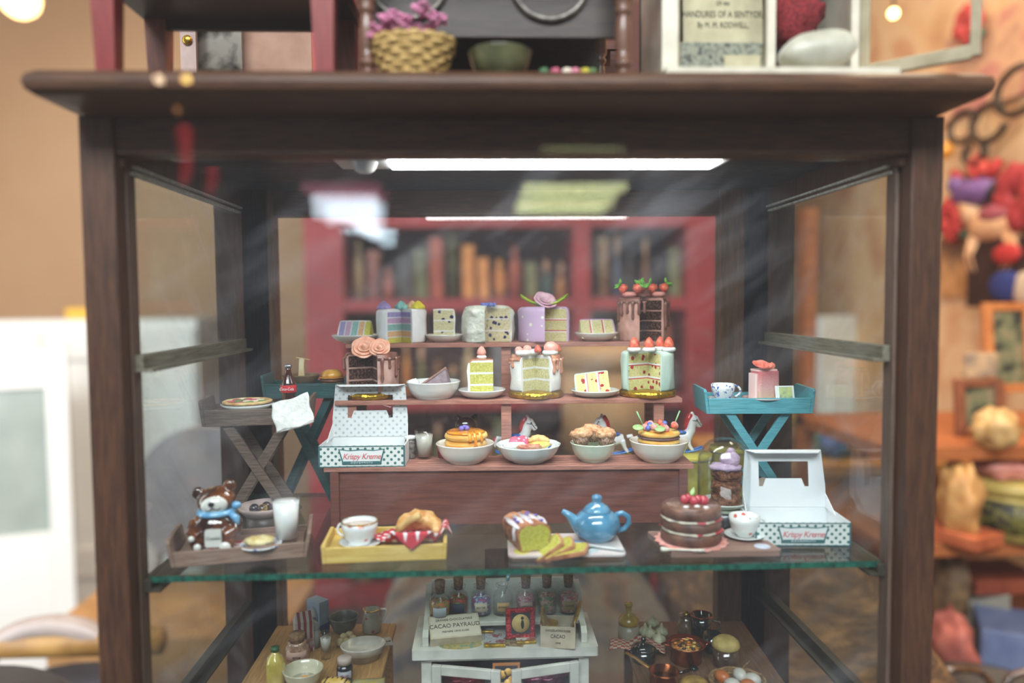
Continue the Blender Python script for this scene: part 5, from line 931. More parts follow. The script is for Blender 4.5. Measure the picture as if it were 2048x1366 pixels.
# ---- baking table at the left
W_tab = wood('honey_table', '#7d5a32', '#a98250', .55, 1, 1.3, .01)
def table(nm, lb, x0, x1, y0, y1, z, mt, rz=0):
    o = thing(nm, lb, 'table', ((x0 + x1) / 2, (y0 + y1) / 2, ZF), rz); w_, d_, h_ = x1 - x0, y1 - y0, z - ZF
    M().box((0, 0, h_ - .2), (w_, d_, .4)).part('table_top', mt, o, bevel=.1)
    for sx in (-1, 1):
        for sy in (-1, 1): M().box((sx * (w_ / 2 - .5), sy * (d_ / 2 - .5), (h_ - .4) / 2), (.55, .55, h_ - .4)).part('leg', mt, o, bevel=.04)
    return o
table('baking_table', 'honey coloured wooden table with baking things at the lower left', -13.9, -6.0, 39.4, 49.4, ZL, W_tab)
def lt(px, py): p = on(px, py, ZL); return (p.x, p.y, ZL)
def L_(nm, lb, cat, px, py, rz=0, **kw): return thing(nm, lb, cat, lt(px, py), rz, **kw)
o = L_('oil_bottle', 'yellow oil bottle with green cap at the front left of the baking table', 'bottle', 552, 1374)
M().lathe([(0, 0), (.5, 0), (.55, .08), (.55, 1.35), (.45, 1.65), (.2, 1.95), (.17, 2.1), (0, 2.1)], 8, smooth=True).part('bottle_body', mat('yellow_oil', '#9c8a3a', '#c4b25c', .08, 1, coat=1), o); M().lathe([(0, 0), (.24, 0), (.24, .22), (0, .24)], 20).part('cap', mat('green_cap', '#1e4a26', None, .35), o).location = (0, 0, 2.08 * K)
q = lt(607, 1372); cglz = mat('cream_enamel', '#a9a68c', '#bdb9a0', .18, 1, coat=.5)
solo(M().lathe(dish(1.1, .6, 1.0), 44), 'mixing_bowl', cglz, 'cream mixing bowl with egg yolk on the baking table', 'bowl', q)
o = thing('egg_yolk', 'broken egg yolk inside the cream mixing bowl', 'egg', (q[0], q[1], q[2] + .38)); M().lathe([(0, 0), (.7, 0), (.72, .03), (0, .05)], 30).part('egg_white', mat('egg_white', '#9a9c86', None, .05, coat=1), o); M().ball((.1, 0, .1), (.24, .22, .12), 14).part('yolk', mat('yolk', '#d08a24', None, .15, coat=1), o)
o = L_('cork_jar', 'squat glass jar with big cork and pink label on the baking table', 'jar', 595, 1318); M().lathe([(0, 0), (.62, 0), (.68, .1), (.68, .8), (.55, 1.0), (.55, 1.1), (0, 1.1)], 30).part('jar_body', mat('spice_brown', '#7a5a48', '#a98a74', .25, 3, coat=.7), o)
M().lathe([(0, 0), (.42, 0), (.48, .5), (0, .5)], 24).part('cork', cork, o).location = (0, 0, 1.1 * K); M().sweep([(.685, .15), (.7, .15), (.7, .7), (.685, .7)], -140, -30, 12).part('jar_label', mat('pink_label', '#a58478', None, .7), o)
text('lettering', 'spice', .24, brt, o, (.1, -.72, .42), shear=.3)
rst = dots2('red_striped_paper', '#8f3a3c', '#b7a9a2', 5, .1, .7); t = NT('red_stripes').set(.7); wv = t.nd('ShaderNodeTexWave'); wv.inputs['Scale'].default_value = .9; t.lk(t.vec((1, 0, 1)), wv.inputs['Vector']); t.color(t.ramp(wv.outputs['Fac'], [(.45, '#7d3033'), (.55, '#b3a29a')]))
o = L_('flour_bag', 'paper flour bag with red stripes on the baking table', 'bag', 609, 1300, 24); m = M().add([(-.55, -.4, 0), (.55, -.4, 0), (.55, .4, 0), (-.55, .4, 0), (-.6, -.4, 1.9), (.5, -.4, 1.9), (.5, .4, 1.9), (-.6, .4, 1.9), (-.5, 0, 2.45), (.45, 0, 2.45)], [(3, 2, 1, 0), (0, 1, 5, 4), (2, 3, 7, 6), (1, 2, 6, 5), (3, 0, 4, 7), (4, 5, 9, 8), (6, 7, 8, 9), (5, 6, 9), (7, 4, 8)], 0, False); m.part('bag_paper', t.m, o, bevel=.03)
M().box((0, -.41, .55), (1.0, .02, .6)).part('bag_label', mat('bag_label', '#9a8a84', '#8a4a48', .7, 3), o)
o = L_('cream_bottle', 'small white bottle with bulbous cap beside the flour bag', 'bottle', 629, 1293); M().lathe([(0, 0), (.38, 0), (.4, .9), (.3, 1.05), (.3, 1.15), (.34, 1.25), (.25, 1.5), (.12, 1.6), (0, 1.65)], 28).part('bottle_body', mat('dull_white', '#8f9090', None, .4), o)
o = L_('sugar_box', 'blue and white paper box with oval label at the back of the baking table', 'box', 637, 1264, -38); M().box((0, 0, 1.1), (1.25, .8, 2.2)).part('carton', mat('pale_blue_card', '#6f7f92', '#8594a4', .6, 1), o, bevel=.03)
M().box((0, 0, .35), (1.27, .82, .7)).part('blue_band', mat('blue_card', '#263a66', None, .6), o); M().tf((0, -.42, 1.1), 90, sc_=(1, 1.5, 1)).lathe([(0, 0), (.45, 0), (.45, .02), (0, .02)], 30).part('oval_label', mat('oval_cream', '#8b8684', None, .6), o); text('lettering', 'SUGAR', .24, mat('blue_ink', '#2c3c66', None, .6), o, (0, -.45, 1.1), xs=.85)
tumbler('shot_glass', 'small footed glass of milk between flour bag and eggs', lt(652, 1316), .3, .36, 1.6, mat('dull_milk', '#a5a096', None, .3), .8, .5, lp='milk')
solo(M().lathe(dish(.95, .45, 1.05), 40), 'mixing_bowl', mat('grey_stoneware', '#4a4842', '#66635b', .3, 1.5), 'grey stoneware bowl at the back of the baking table', 'bowl', lt(688, 1264))
o = L_('jug', 'white jug with gilt rim and red flowers at the back right of the baking table', 'jug', 744, 1263); M().lathe([(0, 0), (.5, 0), (.6, .1), (.64, .45), (.55, .9), (.5, 1.25), (.56, 1.5), (.5, 1.5), (.45, 1.2), (0, 1.1)], 36).part('jug_body', dots('dull_flower_china', '#9a9388', '#8c3a3c', 1.5, .17, .2, 1.0, coat=.5), o); M().lathe([(.5, 1.46), (.57, 1.46), (.57, 1.54), (.5, 1.54)], 36).part('gilt_rim', mat('gilt', '#b5893a'), o)
M().tube([(.5, .2, 1.4), (.85, .3, 1.35), (.9, .3, 1.0), (.6, .2, .55)], .08, 8).part('handle', china, o)
egg = mat('cream_egg', '#a48f68', '#b9a981', .4, 2)
e0 = None
for i, (px, py) in enumerate(((680, 1292), (688, 1281), (699, 1277), (706, 1285), (693, 1291))):
    lb = ('frontmost of the small cream eggs', 'left rear of the small cream eggs', 'rearmost of the small cream eggs', 'right one of the small cream eggs', 'middle one of the small cream eggs')[i] + ' in front of the grey bowl'
    if e0 is None: e0 = solo(M().ball((0, 0, .24), (.24, .28, .24), 14), 'egg', egg, lb, 'egg', lt(px, py), group='cream eggs on the baking table')
    else: dup(e0, lt(px, py), 50 * i, lb)
o = L_('oval_dish', 'white oval baking dish at the right of the baking table', 'dish', 727, 1318, 12); m = M().lathe([(0, 0), (.85, 0), (.95, .45), (1.15, .5), (1.2, .85), (1.26, .95), (1.18, .97), (1.0, .6), (0, .52)], 48); m.v = [Vector((v.x * 1.08, v.y * .85, v.z)) for v in m.v]; m.part('dish_body', mat('oatmeal_white', '#a39c90', '#b8b2a8', .25, 1, coat=.4), o)
o = L_('recipe_card', 'white recipe card with handwriting behind the oval dish', 'card', 760, 1286, 18); M().box((0, 0, .02), (1.5, 1.2, .03)).part('card_sheet', mat('card_dull', '#9a9690', None, .7), o); text('lettering', 'cake', .4, brt, o, (.3, .0, .04), rx=0, shear=.3)
o = L_('jam_jar', 'dark syrup jar with white ribbed lid at the front of the baking table', 'jar', 690, 1366, 8); M().lathe([(0, 0), (.42, 0), (.46, .08), (.46, .95), (.38, 1.15), (0, 1.15)], 30).part('jar_body', mat('black_syrup', '#0f1014', None, .08, coat=1), o); M().lathe([(0, 0), (.4, 0), (.4, .32), (.36, .36), (0, .36)], 48, wob=lambda a, z: 1 + .04 * math.cos(24 * a) * (z < .3)).part('lid', mat('lid_pinkish', '#a3948a', None, .5), o).location = (0, 0, 1.15 * K)
M().sweep([(.465, .15), (.48, .15), (.48, .85), (.465, .85)], -140, -40, 12).part('jar_label', mat('label_greywhite', '#85868a', None, .6), o); text('lettering', 'FRUIT', .22, mat('label_dark_red', '#7d2a2e', None, .6), o, (0, -.5, .6), xs=.8); text('lettering', 'syrup', .2, hk, o, (0, -.5, .32), shear=.3)
q = lt(672, 1376); o = thing('eclair', 'yellow eclair with chocolate stripes at the front of the baking table', 'pastry', (q[0], q[1], ZL), -8); M().ball((0, 0, .3), (.85, .35, .3), 20).part('dough', mat('eclair_dough', '#b9953e', '#d0b264', .5, 2), o)
m = M(); [m.tube([(-.6 + .28 * k, -.3, .38), (-.45 + .28 * k, 0, .6), (-.3 + .28 * k, .28, .4)], .045, 6) for k in range(5)]; m.part('chocolate_stripes', mat('stripe_choc', '#2a1812', None, .3), o)
q = lt(733, 1374); solo(M().grid(lambda u, v: ((u - .5) * 2.0, (v - .5) * 1.4, .1 + .08 * math.sin(u * 6) * math.cos(v * 5)), 12, 8, .05), 'yellow_cloth', mat('yellow_plaid', '#a5923a', '#8f8a6a', .8, 1.5), 'folded yellow cloth at the front right of the baking table', 'cloth', (q[0], q[1], ZL), 6)
# ---- copper table at the right
table('kitchen_table', 'dark wooden table with copper pans at the lower right', 8.7, 16.9, 39.3, 48.6, ZL, wood('brown_table', '#4a3526', '#6d523c', .35, 1, 1.3, .01, coat=.4), -3)
cop = mat('copper', '#8a4a2c', '#b56a44', .2, 1.5, metal=.95); blk = mat('black_enamel', '#0c0f0f', '#191d1c', .12, 1, coat=.8)
o = L_('stoneware_bottle', 'stoneware bottle with yellow shoulder at the back left of the copper table', 'bottle', 1257, 1277); q = o.location; M().lathe([(0, 0), (.62, 0), (.66, .06), (.66, 1.0), (0, 1.0)], 30).part('bottle_body', mat('bottle_cream', '#8f8878', None, .3), o); M().lathe([(0, .98), (.665, .98), (.66, 1.25), (.45, 1.5), (.2, 1.65), (.19, 2.1), (.26, 2.15), (.26, 2.3), (0, 2.3)], 30).part('yellow_shoulder', mat('yellow_glaze', '#9a7c26', '#b59a3c', .2, 1, coat=.5), o)
gg = NT('red_gingham').set(.8); c_ = gg.nd('ShaderNodeTexChecker'); c_.inputs['Scale'].default_value = 4.2; c_.inputs[1].default_value = lin('#9a4a40'); c_.inputs[2].default_value = lin('#b0a190'); gg.lk(gg.vec((1, 1, .01)), c_.inputs[0]); gg.color(c_.outputs[0])
def gc(u, v):
    x, y = (u - .5) * 3.4, (v - .5) * 1.6; z = .14 + .12 * math.sin(x * 3 + y) + .08 * noise.noise(Vector((x, y, 0)) * 2)
    if x < -.9: z -= (-.9 - x) * .35
    return (x, y, z + .15)
q = lt(1268, 1296); solo(M().grid(gc, 24, 12, .05), 'gingham_cloth', gg.m, 'red and white gingham cloth at the left edge of the copper table', 'cloth', (q[0] + .2, q[1], ZL), -14)
gar = mat('garlic_skin', '#a3a182', '#c4c2a8', .5, 2.2); g0 = None
for i, (px, py, zz, lb) in enumerate(((1290, 1272, 0, 'left rear garlic bulb'), (1305, 1266, .42, 'topmost garlic bulb'), (1323, 1272, 0, 'right garlic bulb'), (1300, 1276, 0, 'middle garlic bulb'), (1318, 1287, 0, 'frontmost garlic bulb'))):
    q = lt(px, py); L = (q[0], q[1], ZL + zz); lb += ' of the pile beside the stoneware bottle'
    if g0 is None: g0 = solo(M().lathe([(0, 0), (.3, .05), (.42, .25), (.36, .45), (.12, .6), (.05, .85), (0, .85)], 24, wob=lambda a, z: 1 + .07 * math.cos(6 * a)), 'garlic_bulb', gar, lb, 'garlic', L, 0, 'garlic bulbs on the copper table')
    else: dup(g0, L, i * 40, lb)
o = L_('black_pot', 'black lidded pot with round knob on the copper table', 'pot', 1287, 1322); M().lathe([(0, 0), (.62, 0), (.7, .1), (.72, .75), (0, .75)], 36).part('pot_body', blk, o); M().lathe([(0, 0), (.76, 0), (.72, .1), (.4, .3), (.1, .36), (.08, .45), (.17, .52), (.14, .66), (0, .7)], 36).part('lid', blk, o).location = (0, 0, .76 * K)
for s in (-1, 1): M().tube([(s * .68, -.15, .6), (s * .9, 0, .6), (s * .68, .15, .6)], .06, 6).part('handle', blk, o)
o = L_('spice_shaker', 'glass shaker jar of brown spice with brass ball top', 'jar', 1372, 1276); M().lathe([(0, 0), (.5, 0), (.53, .1), (.53, .95), (.42, 1.1), (.45, 1.5), (0, 1.5)], 30).part('jar_body', mat('tan_spice', '#4c3c2c', '#6e5a44', .12, 2, coat=.8), o); M().ball((0, 0, 1.55), (.26, .26, .2), 16).part('brass_top', mat('brass', '#6d5c2c', '#a8904a', .2, 3, metal=.9), o)
o = L_('black_jug', 'tall black jug with coppery rim behind the stew pan', 'jug', 1402, 1283); M().lathe([(0, 0), (.6, 0), (.68, .2), (.6, 1.0), (.66, 1.7), (.58, 1.7), (.5, 1.0), (0, .9)], 36).part('jug_body', blk, o); M().lathe([(.57, 1.68), (.68, 1.68), (.68, 1.75), (.57, 1.75)], 36).part('copper_rim', cop, o)
M().tube([(.6, -.1, 1.4), (1.1, -.2, 1.3), (1.15, -.2, .9), (.65, -.1, .6)], .07, 8).part('handle', mat('silver_grey', '#8a8078', None, .2, metal=.8), o)
o = L_('black_mug', 'short black mug beside the black jug', 'mug', 1424, 1302); M().lathe([(0, 0), (.5, 0), (.55, .1), (.55, 1.1), (.48, 1.1), (.46, .2), (0, .15)], 32).part('mug_body', blk, o); M().tube([(.5, 0, .9), (.85, 0, .85), (.85, 0, .4), (.5, 0, .3)], .06, 8).part('handle', blk, o)
o = L_('copper_pan', 'copper two handled pan full of vegetable stew', 'pan', 1372, 1322); M().lathe([(0, 0), (.85, 0), (.9, .08), (.92, .9), (1.16, 1.08), (1.16, 1.13), (.86, .95), (.84, .1), (0, .08)], 44).part('pan_body', cop, o)
M().lathe([(0, .88), (.86, .88), (.88, .94), (0, .97)], 36).part('stew', art('stew', '#7d4a1c', '#b8823c', '#4a3020', 3.5), o); rnd = random.Random(8)
for i in range(14): a = i * 2.4; R_ = .75 * math.sqrt((i + .5) / 14); M().ball((0, 0, 0), (.13, .1, .07), 8, bumpy=.3).part('vegetable_piece', (mat('carrot', '#b96a28', None, .3), mat('olive_dark', '#2c241e', None, .3), mat('potato', '#b59a55', None, .3))[i % 3], o).location = (R_ * math.cos(a) * K, R_ * math.sin(a) * K, 1.0 * K)
for s in (-1, 1): M().tube([(s * 1.1, -.25, 1.08), (s * 1.45, 0, 1.1), (s * 1.1, .25, 1.08)], .06, 8, flat=.7).part('handle', cop, o)
o = L_('copper_saucepan', 'small copper saucepan with long brass handle at the front left', 'saucepan', 1328, 1384, 0); q = lt(1328, 1384); put(o, (q[0], q[1], ZL), 0); M().lathe([(0, 0), (.72, 0), (.78, .1), (.78, 1.15), (.84, 1.2), (.74, 1.22), (.7, .2), (0, .15)], 40).part('pan_body', cop, o)
M().lathe([(0, .75), (.69, .75), (.69, .8), (0, .8)], 30).part('dark_sauce', blk, o); M().tube([(-.6, .45, 1.1), (-.95, .8, 1.2), (-1.35, 1.3, 1.35), (-1.75, 1.8, 1.4)], [.13, .13, .11, .14], 8, flat=.5).part('handle', mat('brass_handle', '#8a6438', '#a8824c', .3, 2, metal=.7), o)
o = L_('mason_jar', 'preserve jar with puffed cream fabric top at the right of the copper table', 'jar', 1451, 1330); M().lathe([(0, 0), (.68, 0), (.74, .1), (.74, 1.1), (0, 1.1)], 32).part('jar_body', mat('dark_preserve', '#2b201a', '#4a382e', .1, 1.5, coat=.9), o); M().lathe([(0, 0), (.74, 0), (.8, .12), (.74, .4), (.5, .6), (0, .66)], 40, wob=lambda a, z: 1 + .025 * math.cos(18 * a)).part('fabric_top', mat('yellowish_fabric', '#8f7c42', '#a8955a', .8, 2), o).location = (0, 0, 1.05 * K)
q = lt(1390, 1382); solo(M().lathe([(0, 0), (.6, 0), (.85, .3), (.9, .42), (.6, .58), (0, .62)], 40, wob=lambda a, z: 1 + .03 * math.cos(20 * a)), 'pie', mat('pie_crust', '#8a6c34', '#b3934f', .5, 2, bump=.04), 'little pie with crimped crust at the front of the copper table', 'pie', (q[0], q[1], ZL))
q = lt(1388, 1340); solo(M().ball((0, 0, .12), (.26, .24, .12), 14).tube([(-.2, -.1, .12), (-.6, -.35, .14), (-1.0, -.6, .16)], .07, 8), 'ladle', blk, 'little black ladle lying in front of the copper pan', 'ladle', q, 0)
q = lt(1474, 1386); qb = (q[0], q[1], ZL); strw = mat('straw', '#6e5432', '#a5875a', .8, 3, (1, 1, 6), bump=.15)
m = M()
for k in range(7): R_ = .95 + .09 * k; m.tube([(R_ * math.cos(t), R_ * .85 * math.sin(t), .1 + .11 * k + .03 * math.sin(9 * t + k)) for t in [2 * PI * i / 40 for i in range(40)]], .085, 6, 0, True)
m.lathe([(0, 0), (.95, 0), (.95, .1), (0, .1)], 30)
bk = solo(m, 'straw_basket', strw, 'straw nest basket holding brown and speckled eggs at the lower right', 'basket', qb); bk['label'] = bk['label']
M().tube([(.2, .5, .7), (.6, .7, 1.1), (1.0, .8, 1.4)], .035, 5).tube([(-1.2, .2, .6), (-1.0, -.3, .75), (-.7, -.6, .7)], .03, 5).part('straw_wisp', strw, bk)
oe = mat('brown_egg', '#a35a2c', '#b86c3a', .4, 2); qe = dots('speckled_egg', '#b5b2a8', '#2a2726', 3.2, .2, .4, 1.0)
for mt_, x_, y_, z_, lb, rz_ in ((oe, -.72, .35, .45, 'brown egg at the left of the straw basket', 30), (qe, -.35, -.25, .3, 'black speckled egg at the front left of the straw basket', 70), (qe, .25, .3, .55, 'black speckled egg at the back of the straw basket', 10), (oe, .45, -.4, .3, 'brown egg at the front of the straw basket', 80), (qe, .85, -.05, .45, 'black speckled egg at the right of the straw basket', 50)):
    solo(M().ball((0, 0, .3), (.36, .46, .36), 18), 'egg', mt_, lb, 'egg', (qb[0] + x_, qb[1] + y_, ZL + z_), rz_, 'eggs in the straw basket')
# ================================================================ things standing on top of the cabinet
TZ = TOPZ
W_redp = wood('red_painted_wood', '#6a1614', '#8a2826', .4, 2, 1.2, .01, coat=.2); W_vd = wood('very_dark_wood', '#140d0b', '#2a1c18', .45, 0)
xa, xb = at(211, 100, 33).x, at(648, 100, 33).x
o = thing('red_legged_table', 'small dark topped table on tapering red legs at the top left', 'table', ((xa + xb) / 2, 35.9, TZ))
wt = (xb - xa) / 2
M().box((0, 0, 4.6), (wt * 2 + 1.2, 6.4, .7)).part('table_top', W_vd, o, bevel=.05)
for sx in (-1, 1):
    for sy in (-1, 1): M().lathe([(0, 0), (.55, 0), (.72, 4.3), (0, 4.3)], 4, smooth=False).part('leg', W_redp if sy < 0 else wood('brown_leg', '#54281c', '#8a4a34', .45, 2), o, 'red tapering leg' if sy < 0 else 'brown leg').matrix_local = Matrix.Translation((sx * wt * K, (sy * 2.6) * K, 0)) @ Matrix.Rotation(PI / 4, 4, 'Z')
for sy in (-1, 1): M().box((0, sy * 2.4, 4.05), (wt * 2 - .8, .3, .5)).part('apron', W_vd, o)
x = at(378, 100, 48).x; o = thing('acrylic_strip', 'pinkish upright strip with a brass screw behind the red legged table', 'post', (x, 48, TZ))
M().box((0, 0, 4.6), (.95, .3, 9.2)).part('strip', mat('dusty_pink_plastic', '#8f766c', '#a58d84', .4, 1), o); M().tf((0, -.2, 6.55), 90).lathe([(0, 0), (.28, 0), (.3, .06), (.2, .14), (0, .16)], 20).part('screw', mat('brass_screw', '#8a6a1c', '#c9a040', .25, 3, metal=.9), o)
x = at(438, 100, 49).x; solo(M().box((0, 0, 4.6), (2.9, .25, 9.2)), 'mirror_panel', mat('dark_mirror', '#2a2622', '#7a756c', .18, .35, metal=.5, lo=.45, hi=.55), 'dark scratched mirror panel behind the red legged table', 'mirror', (x, 49, TZ))
x = at(552, 100, 50).x; solo(M().box((0, 0, 4.4), (4.6, .3, 8.8)), 'cardboard_sheet', mat('tan_card', '#8a6552', '#a07c68', .7, .5), 'plain tan card sheet standing between the red table legs', 'card', (x, 50, TZ))
# turned leg table
Wt = wood('turned_brown', '#4a3024', '#77513f', .4, 2, coat=.3); xa, xb = at(735, 100, 33.2).x, at(1246, 100, 33.2).x; cx0 = (xa + xb) / 2; hw_ = (xb - xa) / 2
o = thing('turned_leg_table', 'dark doll table with turned brown legs behind the wicker basket', 'table', (cx0, 36.6, TZ)); tp = [(0, 0), (.34, 0), (.36, .2), (.24, .3), (.26, .5), (.4, .62), (.4, .74), (.26, .85), (.3, 1.3), (.36, 2.0), (.3, 2.6), (.24, 2.75), (.38, 2.85), (.38, 3.0), (.28, 3.1), (.42, 3.3), (.42, 6.0), (0, 6.0)]
for sx in (-1, 1):
    for sy in (-1, 1): M().lathe(tp, 28).part('leg', Wt, o).location = (sx * hw_ * K, sy * 3.4 * K, 0)
M().box((0, 0, 6.3), (hw_ * 2 + 2, 8.4, .6)).part('table_top', W_vd, o, bevel=.05)
for sy in (-1.6, 3.2): M().box((0, sy, 4.1), (hw_ * 2, .3, 3.4)).part('apron', wood('dark_apron', '#1b1511', '#3b2c22', .5, 0), o)
for x_, c_ in ((-3.9, 1), (2.5, 0)): toruslump(M().tf((x_, -1.85, 4.9), 90), (0, 0, 0), 1.75, .16, 1, 0, 36).part('apron_ring', mat('dull_pewter', '#4b4742', '#7f7a72', .35, 2, metal=.4), o)  # pewter grey rings added in front of the apron
# basket, bowl, sprigs
q = (at(826, 100, 33.2).x, 33.25, TZ); wk = mat('wicker', '#8f7038', '#c9a869', .7, 4, bump=.05)
o = thing('wicker_basket', 'wicker basket of pink flowers on top of the cabinet', 'basket', q)
for k in range(6):
    R_ = 1.25 + .085 * k; M().tube([((R_ + .07 * math.cos(11 * t + PI * k)) * math.cos(t), (R_ + .07 * math.cos(11 * t + PI * k)) * .7 * math.sin(t), .12 + .24 * k) for t in [2 * PI * i / 88 for i in range(88)]], .15, 7, 0, True).part('woven_strand', wk, o)
M().tube([(1.72 * math.cos(t), 1.2 * math.sin(t), 1.56 + .05 * math.sin(16 * t)) for t in [2 * PI * i / 60 for i in range(60)]], .17, 8, 0, True).part('rim', wk, o); m = M().lathe([(0, 0), (1.15, 0), (1.5, 1.4), (0, 1.3)], 24); m.v = [Vector((v.x, v.y * .68, v.z)) for v in m.v]; m.part('lining', mat('dark_lining', '#4a3a20', None, .8), o)
rnd = random.Random(11); pf = mat('pink_blossom', '#a8557a', '#d990b0', .6, 3); b0 = None
for k in range(12):
    x_ = -1.5 + 2.6 * k / 11; y_, z_ = (-.6, .1, -.2, .6)[k % 4], 1.8 + (.0, .45, .75)[k % 3] + .25 * (x_ > .2)
    m = M()
    for j in range(16): a = j * 2.4; R_ = .38 * math.sqrt(j / 16); m.ball((R_ * math.cos(a), R_ * math.sin(a), .13 * (j % 4) - .2), (.15, .13, .11), 7)
    solo(m, 'pink_flower', pf, 'pink flower, ' + ('leftmost', 'second', 'third', 'fourth', 'fifth', 'sixth', 'seventh', 'eighth', 'ninth', 'tenth', 'eleventh', 'rightmost')[k] + ' of twelve from the left in the wicker basket', 'flower', (q[0] + x_, q[1] + y_, q[2] + z_), 30 * k, 'pink flowers in the wicker basket')
q = (at(1000, 100, 33.2).x, 33.2, TZ); solo(M().lathe(dish(1.36, .85, 1.12, .08), 48), 'green_bowl', mat('olive_glaze', '#3f4128', '#5f6140', .3, 1, coat=.4), 'olive green bowl on top of the cabinet right of the basket', 'bowl', q)
q = (at(1130, 100, 33).x, 33.0, TZ); o = thing('flower_sprig', 'little sprig of white and pink flowers lying right of the green bowl', 'flowers', q); M().tube([(-1.2, 0, .12), (0, .1, .16), (1.6, -.1, .12)], .05, 6).part('stem', mat('stem_green', '#3f5c34', None, .6), o)
for x_, c_ in ((-.9, '#3f6a44'), (-.4, '#b5566e'), (.1, '#d9cbb9'), (.45, '#c9788c'), (.9, '#b9a93a'), (1.2, '#4a6a3a')): M().ball((0, 0, 0), (.25, .2, .16), 10, bumpy=.4, freq=3).part('blossom', mat('sprig' + c_[1:], c_, None, .6), o).location = (x_ * K, 0, .28 * K)
# little bookshelf behind
zs = TZ + .0; o = thing('low_doll_shelf', 'low brown doll shelf seen between the table legs', 'shelf', (at(1055, 100, 45).x, 45, TZ)); ws = pc(345, 45)
for z_ in (.2, 3.6, 4.85): M().box((0, 0, z_), (ws, 3, .3)).part('shelf_board', wood('brick_brown', '#4d2820', '#7a4434', .5, 0), o, bevel=.03)
for sx in (-1, 1): M().box((sx * (ws / 2 - .3), 0, 2.5), (.4, 2.8, 4.6)).part('side', MC['brick_brown'], o)
zz = TZ + 5.0
for px, w_, h_, c1, c2, nm, ct, lb in ((915, 1.5, 2.4, '#a01a1e', '#c0282c', 'red_book', 'book', 'red book on the low doll shelf'), (995, 3.2, 2.6, '#0f1414', '#1d2726', 'black_box', 'box', 'glossy black box on the low doll shelf'), (1058, .95, 2.3, '#8f8f78', '#39443e', 'small_bottle', 'bottle', 'dark bottle with pale label on the low doll shelf'), (1082, .35, 2.4, '#8f4a34', '#a85c44', 'orange_book', 'book', 'thin orange book on the low doll shelf'), (1150, 3.4, .7, '#2c1c16', '#5c3a2c', 'closed_case', 'case', 'flat dark wooden case on the low doll shelf')):
    x = at(px, 100, 45).x
    m = M().box((0, 0, h_ / 2), (w_, 1.6, h_)) if nm != 'small_bottle' else M().lathe([(0, 0), (w_ / 2, 0), (w_ / 2, h_ * .6), (w_ * .2, h_ * .8), (w_ * .2, h_), (0, h_)], 20)
    solo(m, nm, mat('sh_' + nm, c1, c2, .3, 1.2, lo=.5, hi=.53), lb, ct, (x, 45, zz), bevel=.05)
# white dollhouse cupboard
W_w2 = mat('white_doll_paint', '#c2bba8', '#d6cfbd', .4, .8, coat=.2); x0, x1 = at(1326, 60, 34.6).x, at(1732, 60, 34.6).x; cx1, hw1 = (x0 + x1) / 2, (x1 - x0) / 2
o = thing('white_doll_cupboard', 'white doll cupboard with open doors on top of the cabinet at the right', 'cupboard', (cx1, 34.6, TZ))
M().prism(rr(-hw1 - .35, -2.0, hw1 + .6, 5.5, .12), 0, .42).part('base_board', W_w2, o, bevel=.1)
for x_, w_ in ((-hw1 + .35, .75), (hw1 - .3, .65), (.35, .4)): M().box((x_, .3, 4.4), (w_, .4, 8)).part('upright', W_w2, o, bevel=.03)
for x_ in (-hw1 + .2, hw1 - .2): M().box((x_, 2.7, 4.4), (.3, 4.8, 8)).part('side_panel', W_w2, o)
M().box((0, 5.1, 4.4), (hw1 * 2, .2, 8)).part('back_panel', mat('dark_back', '#241a1c', '#3d2a2c', .6, 1), o); M().box((0, 2.7, 8.3), (hw1 * 2 + .5, 5.4, .4)).part('top_board', W_w2, o)
dr = M()
for c_, d_ in (((.2, 0, 3.9), (.4, .3, 7.6)), ((4.6, 0, 3.9), (.4, .3, 7.6)), ((2.4, 0, .3), (4.1, .3, .6)), ((2.4, 0, 7.4), (4.1, .3, .6))): dr.box(c_, d_)
d_ = dr.part('door', mat('beige_door_paint', '#8f8468', '#aba084', .5, .8), o, bevel=.05); d_.location = ((hw1 - .2) * K, .1 * K, .5 * K); d_.rotation_euler = (0, 0, math.radians(-42))
dr2 = M()
for c_, q_ in (((.2, 0, 3.9), (.4, .3, 7.6)), ((3.6, 0, 3.9), (.4, .3, 7.6)), ((1.9, 0, .3), (3.1, .3, .6)), ((1.9, 0, 7.4), (3.1, .3, .6))): dr2.box(c_, q_)
d_ = dr2.part('door', MC['beige_door_paint'], o, bevel=.05); d_.location = ((-hw1 + .7) * K, .3 * K, .5 * K); d_.rotation_euler = (0, 0, math.radians(78))
ppr = mat('old_paper', '#a79f80', '#b9b292', .8, 1); ink = mat('old_ink', '#39382f', None, .8)
o = thing('printed_leaflet', 'old printed leaflet standing in the left half of the white doll cupboard', 'leaflet', (at(1448, 30, 36.5).x, 36.5, TZ + .42)); o.rotation_euler = (math.radians(-3), 0, 0)
M().box((0, 0, 3.6), (3.9, .05, 7.2)).part('paper_sheet', ppr, o)
for s_, z_, tx in ((.3, 4.25, 'OF AN'), (.44, 3.72, 'HANDURES OF A SENTYOR,'), (.4, 3.2, 'By M. M. RODWELL,')): text('lettering', tx, s_, ink, o, (0, -.04, z_), xs=.72, depth=.01)
o = thing('newspaper_bundle', 'folded newspaper bundle leaning at the bottom of the left cupboard half', 'newspaper', (at(1438, 100, 35.6).x, 35.7, TZ + .42)); M().box((0, 0, 1.0), (4.0, .8, 1.95)).part('paper_stack', art('newsprint', '#5f6357', '#8a8c78', '#3d4038', 3), o, bevel=.1); M().box((1.0, -.42, .8), (1.7, .04, 1.1)).part('loose_page', ppr, o)
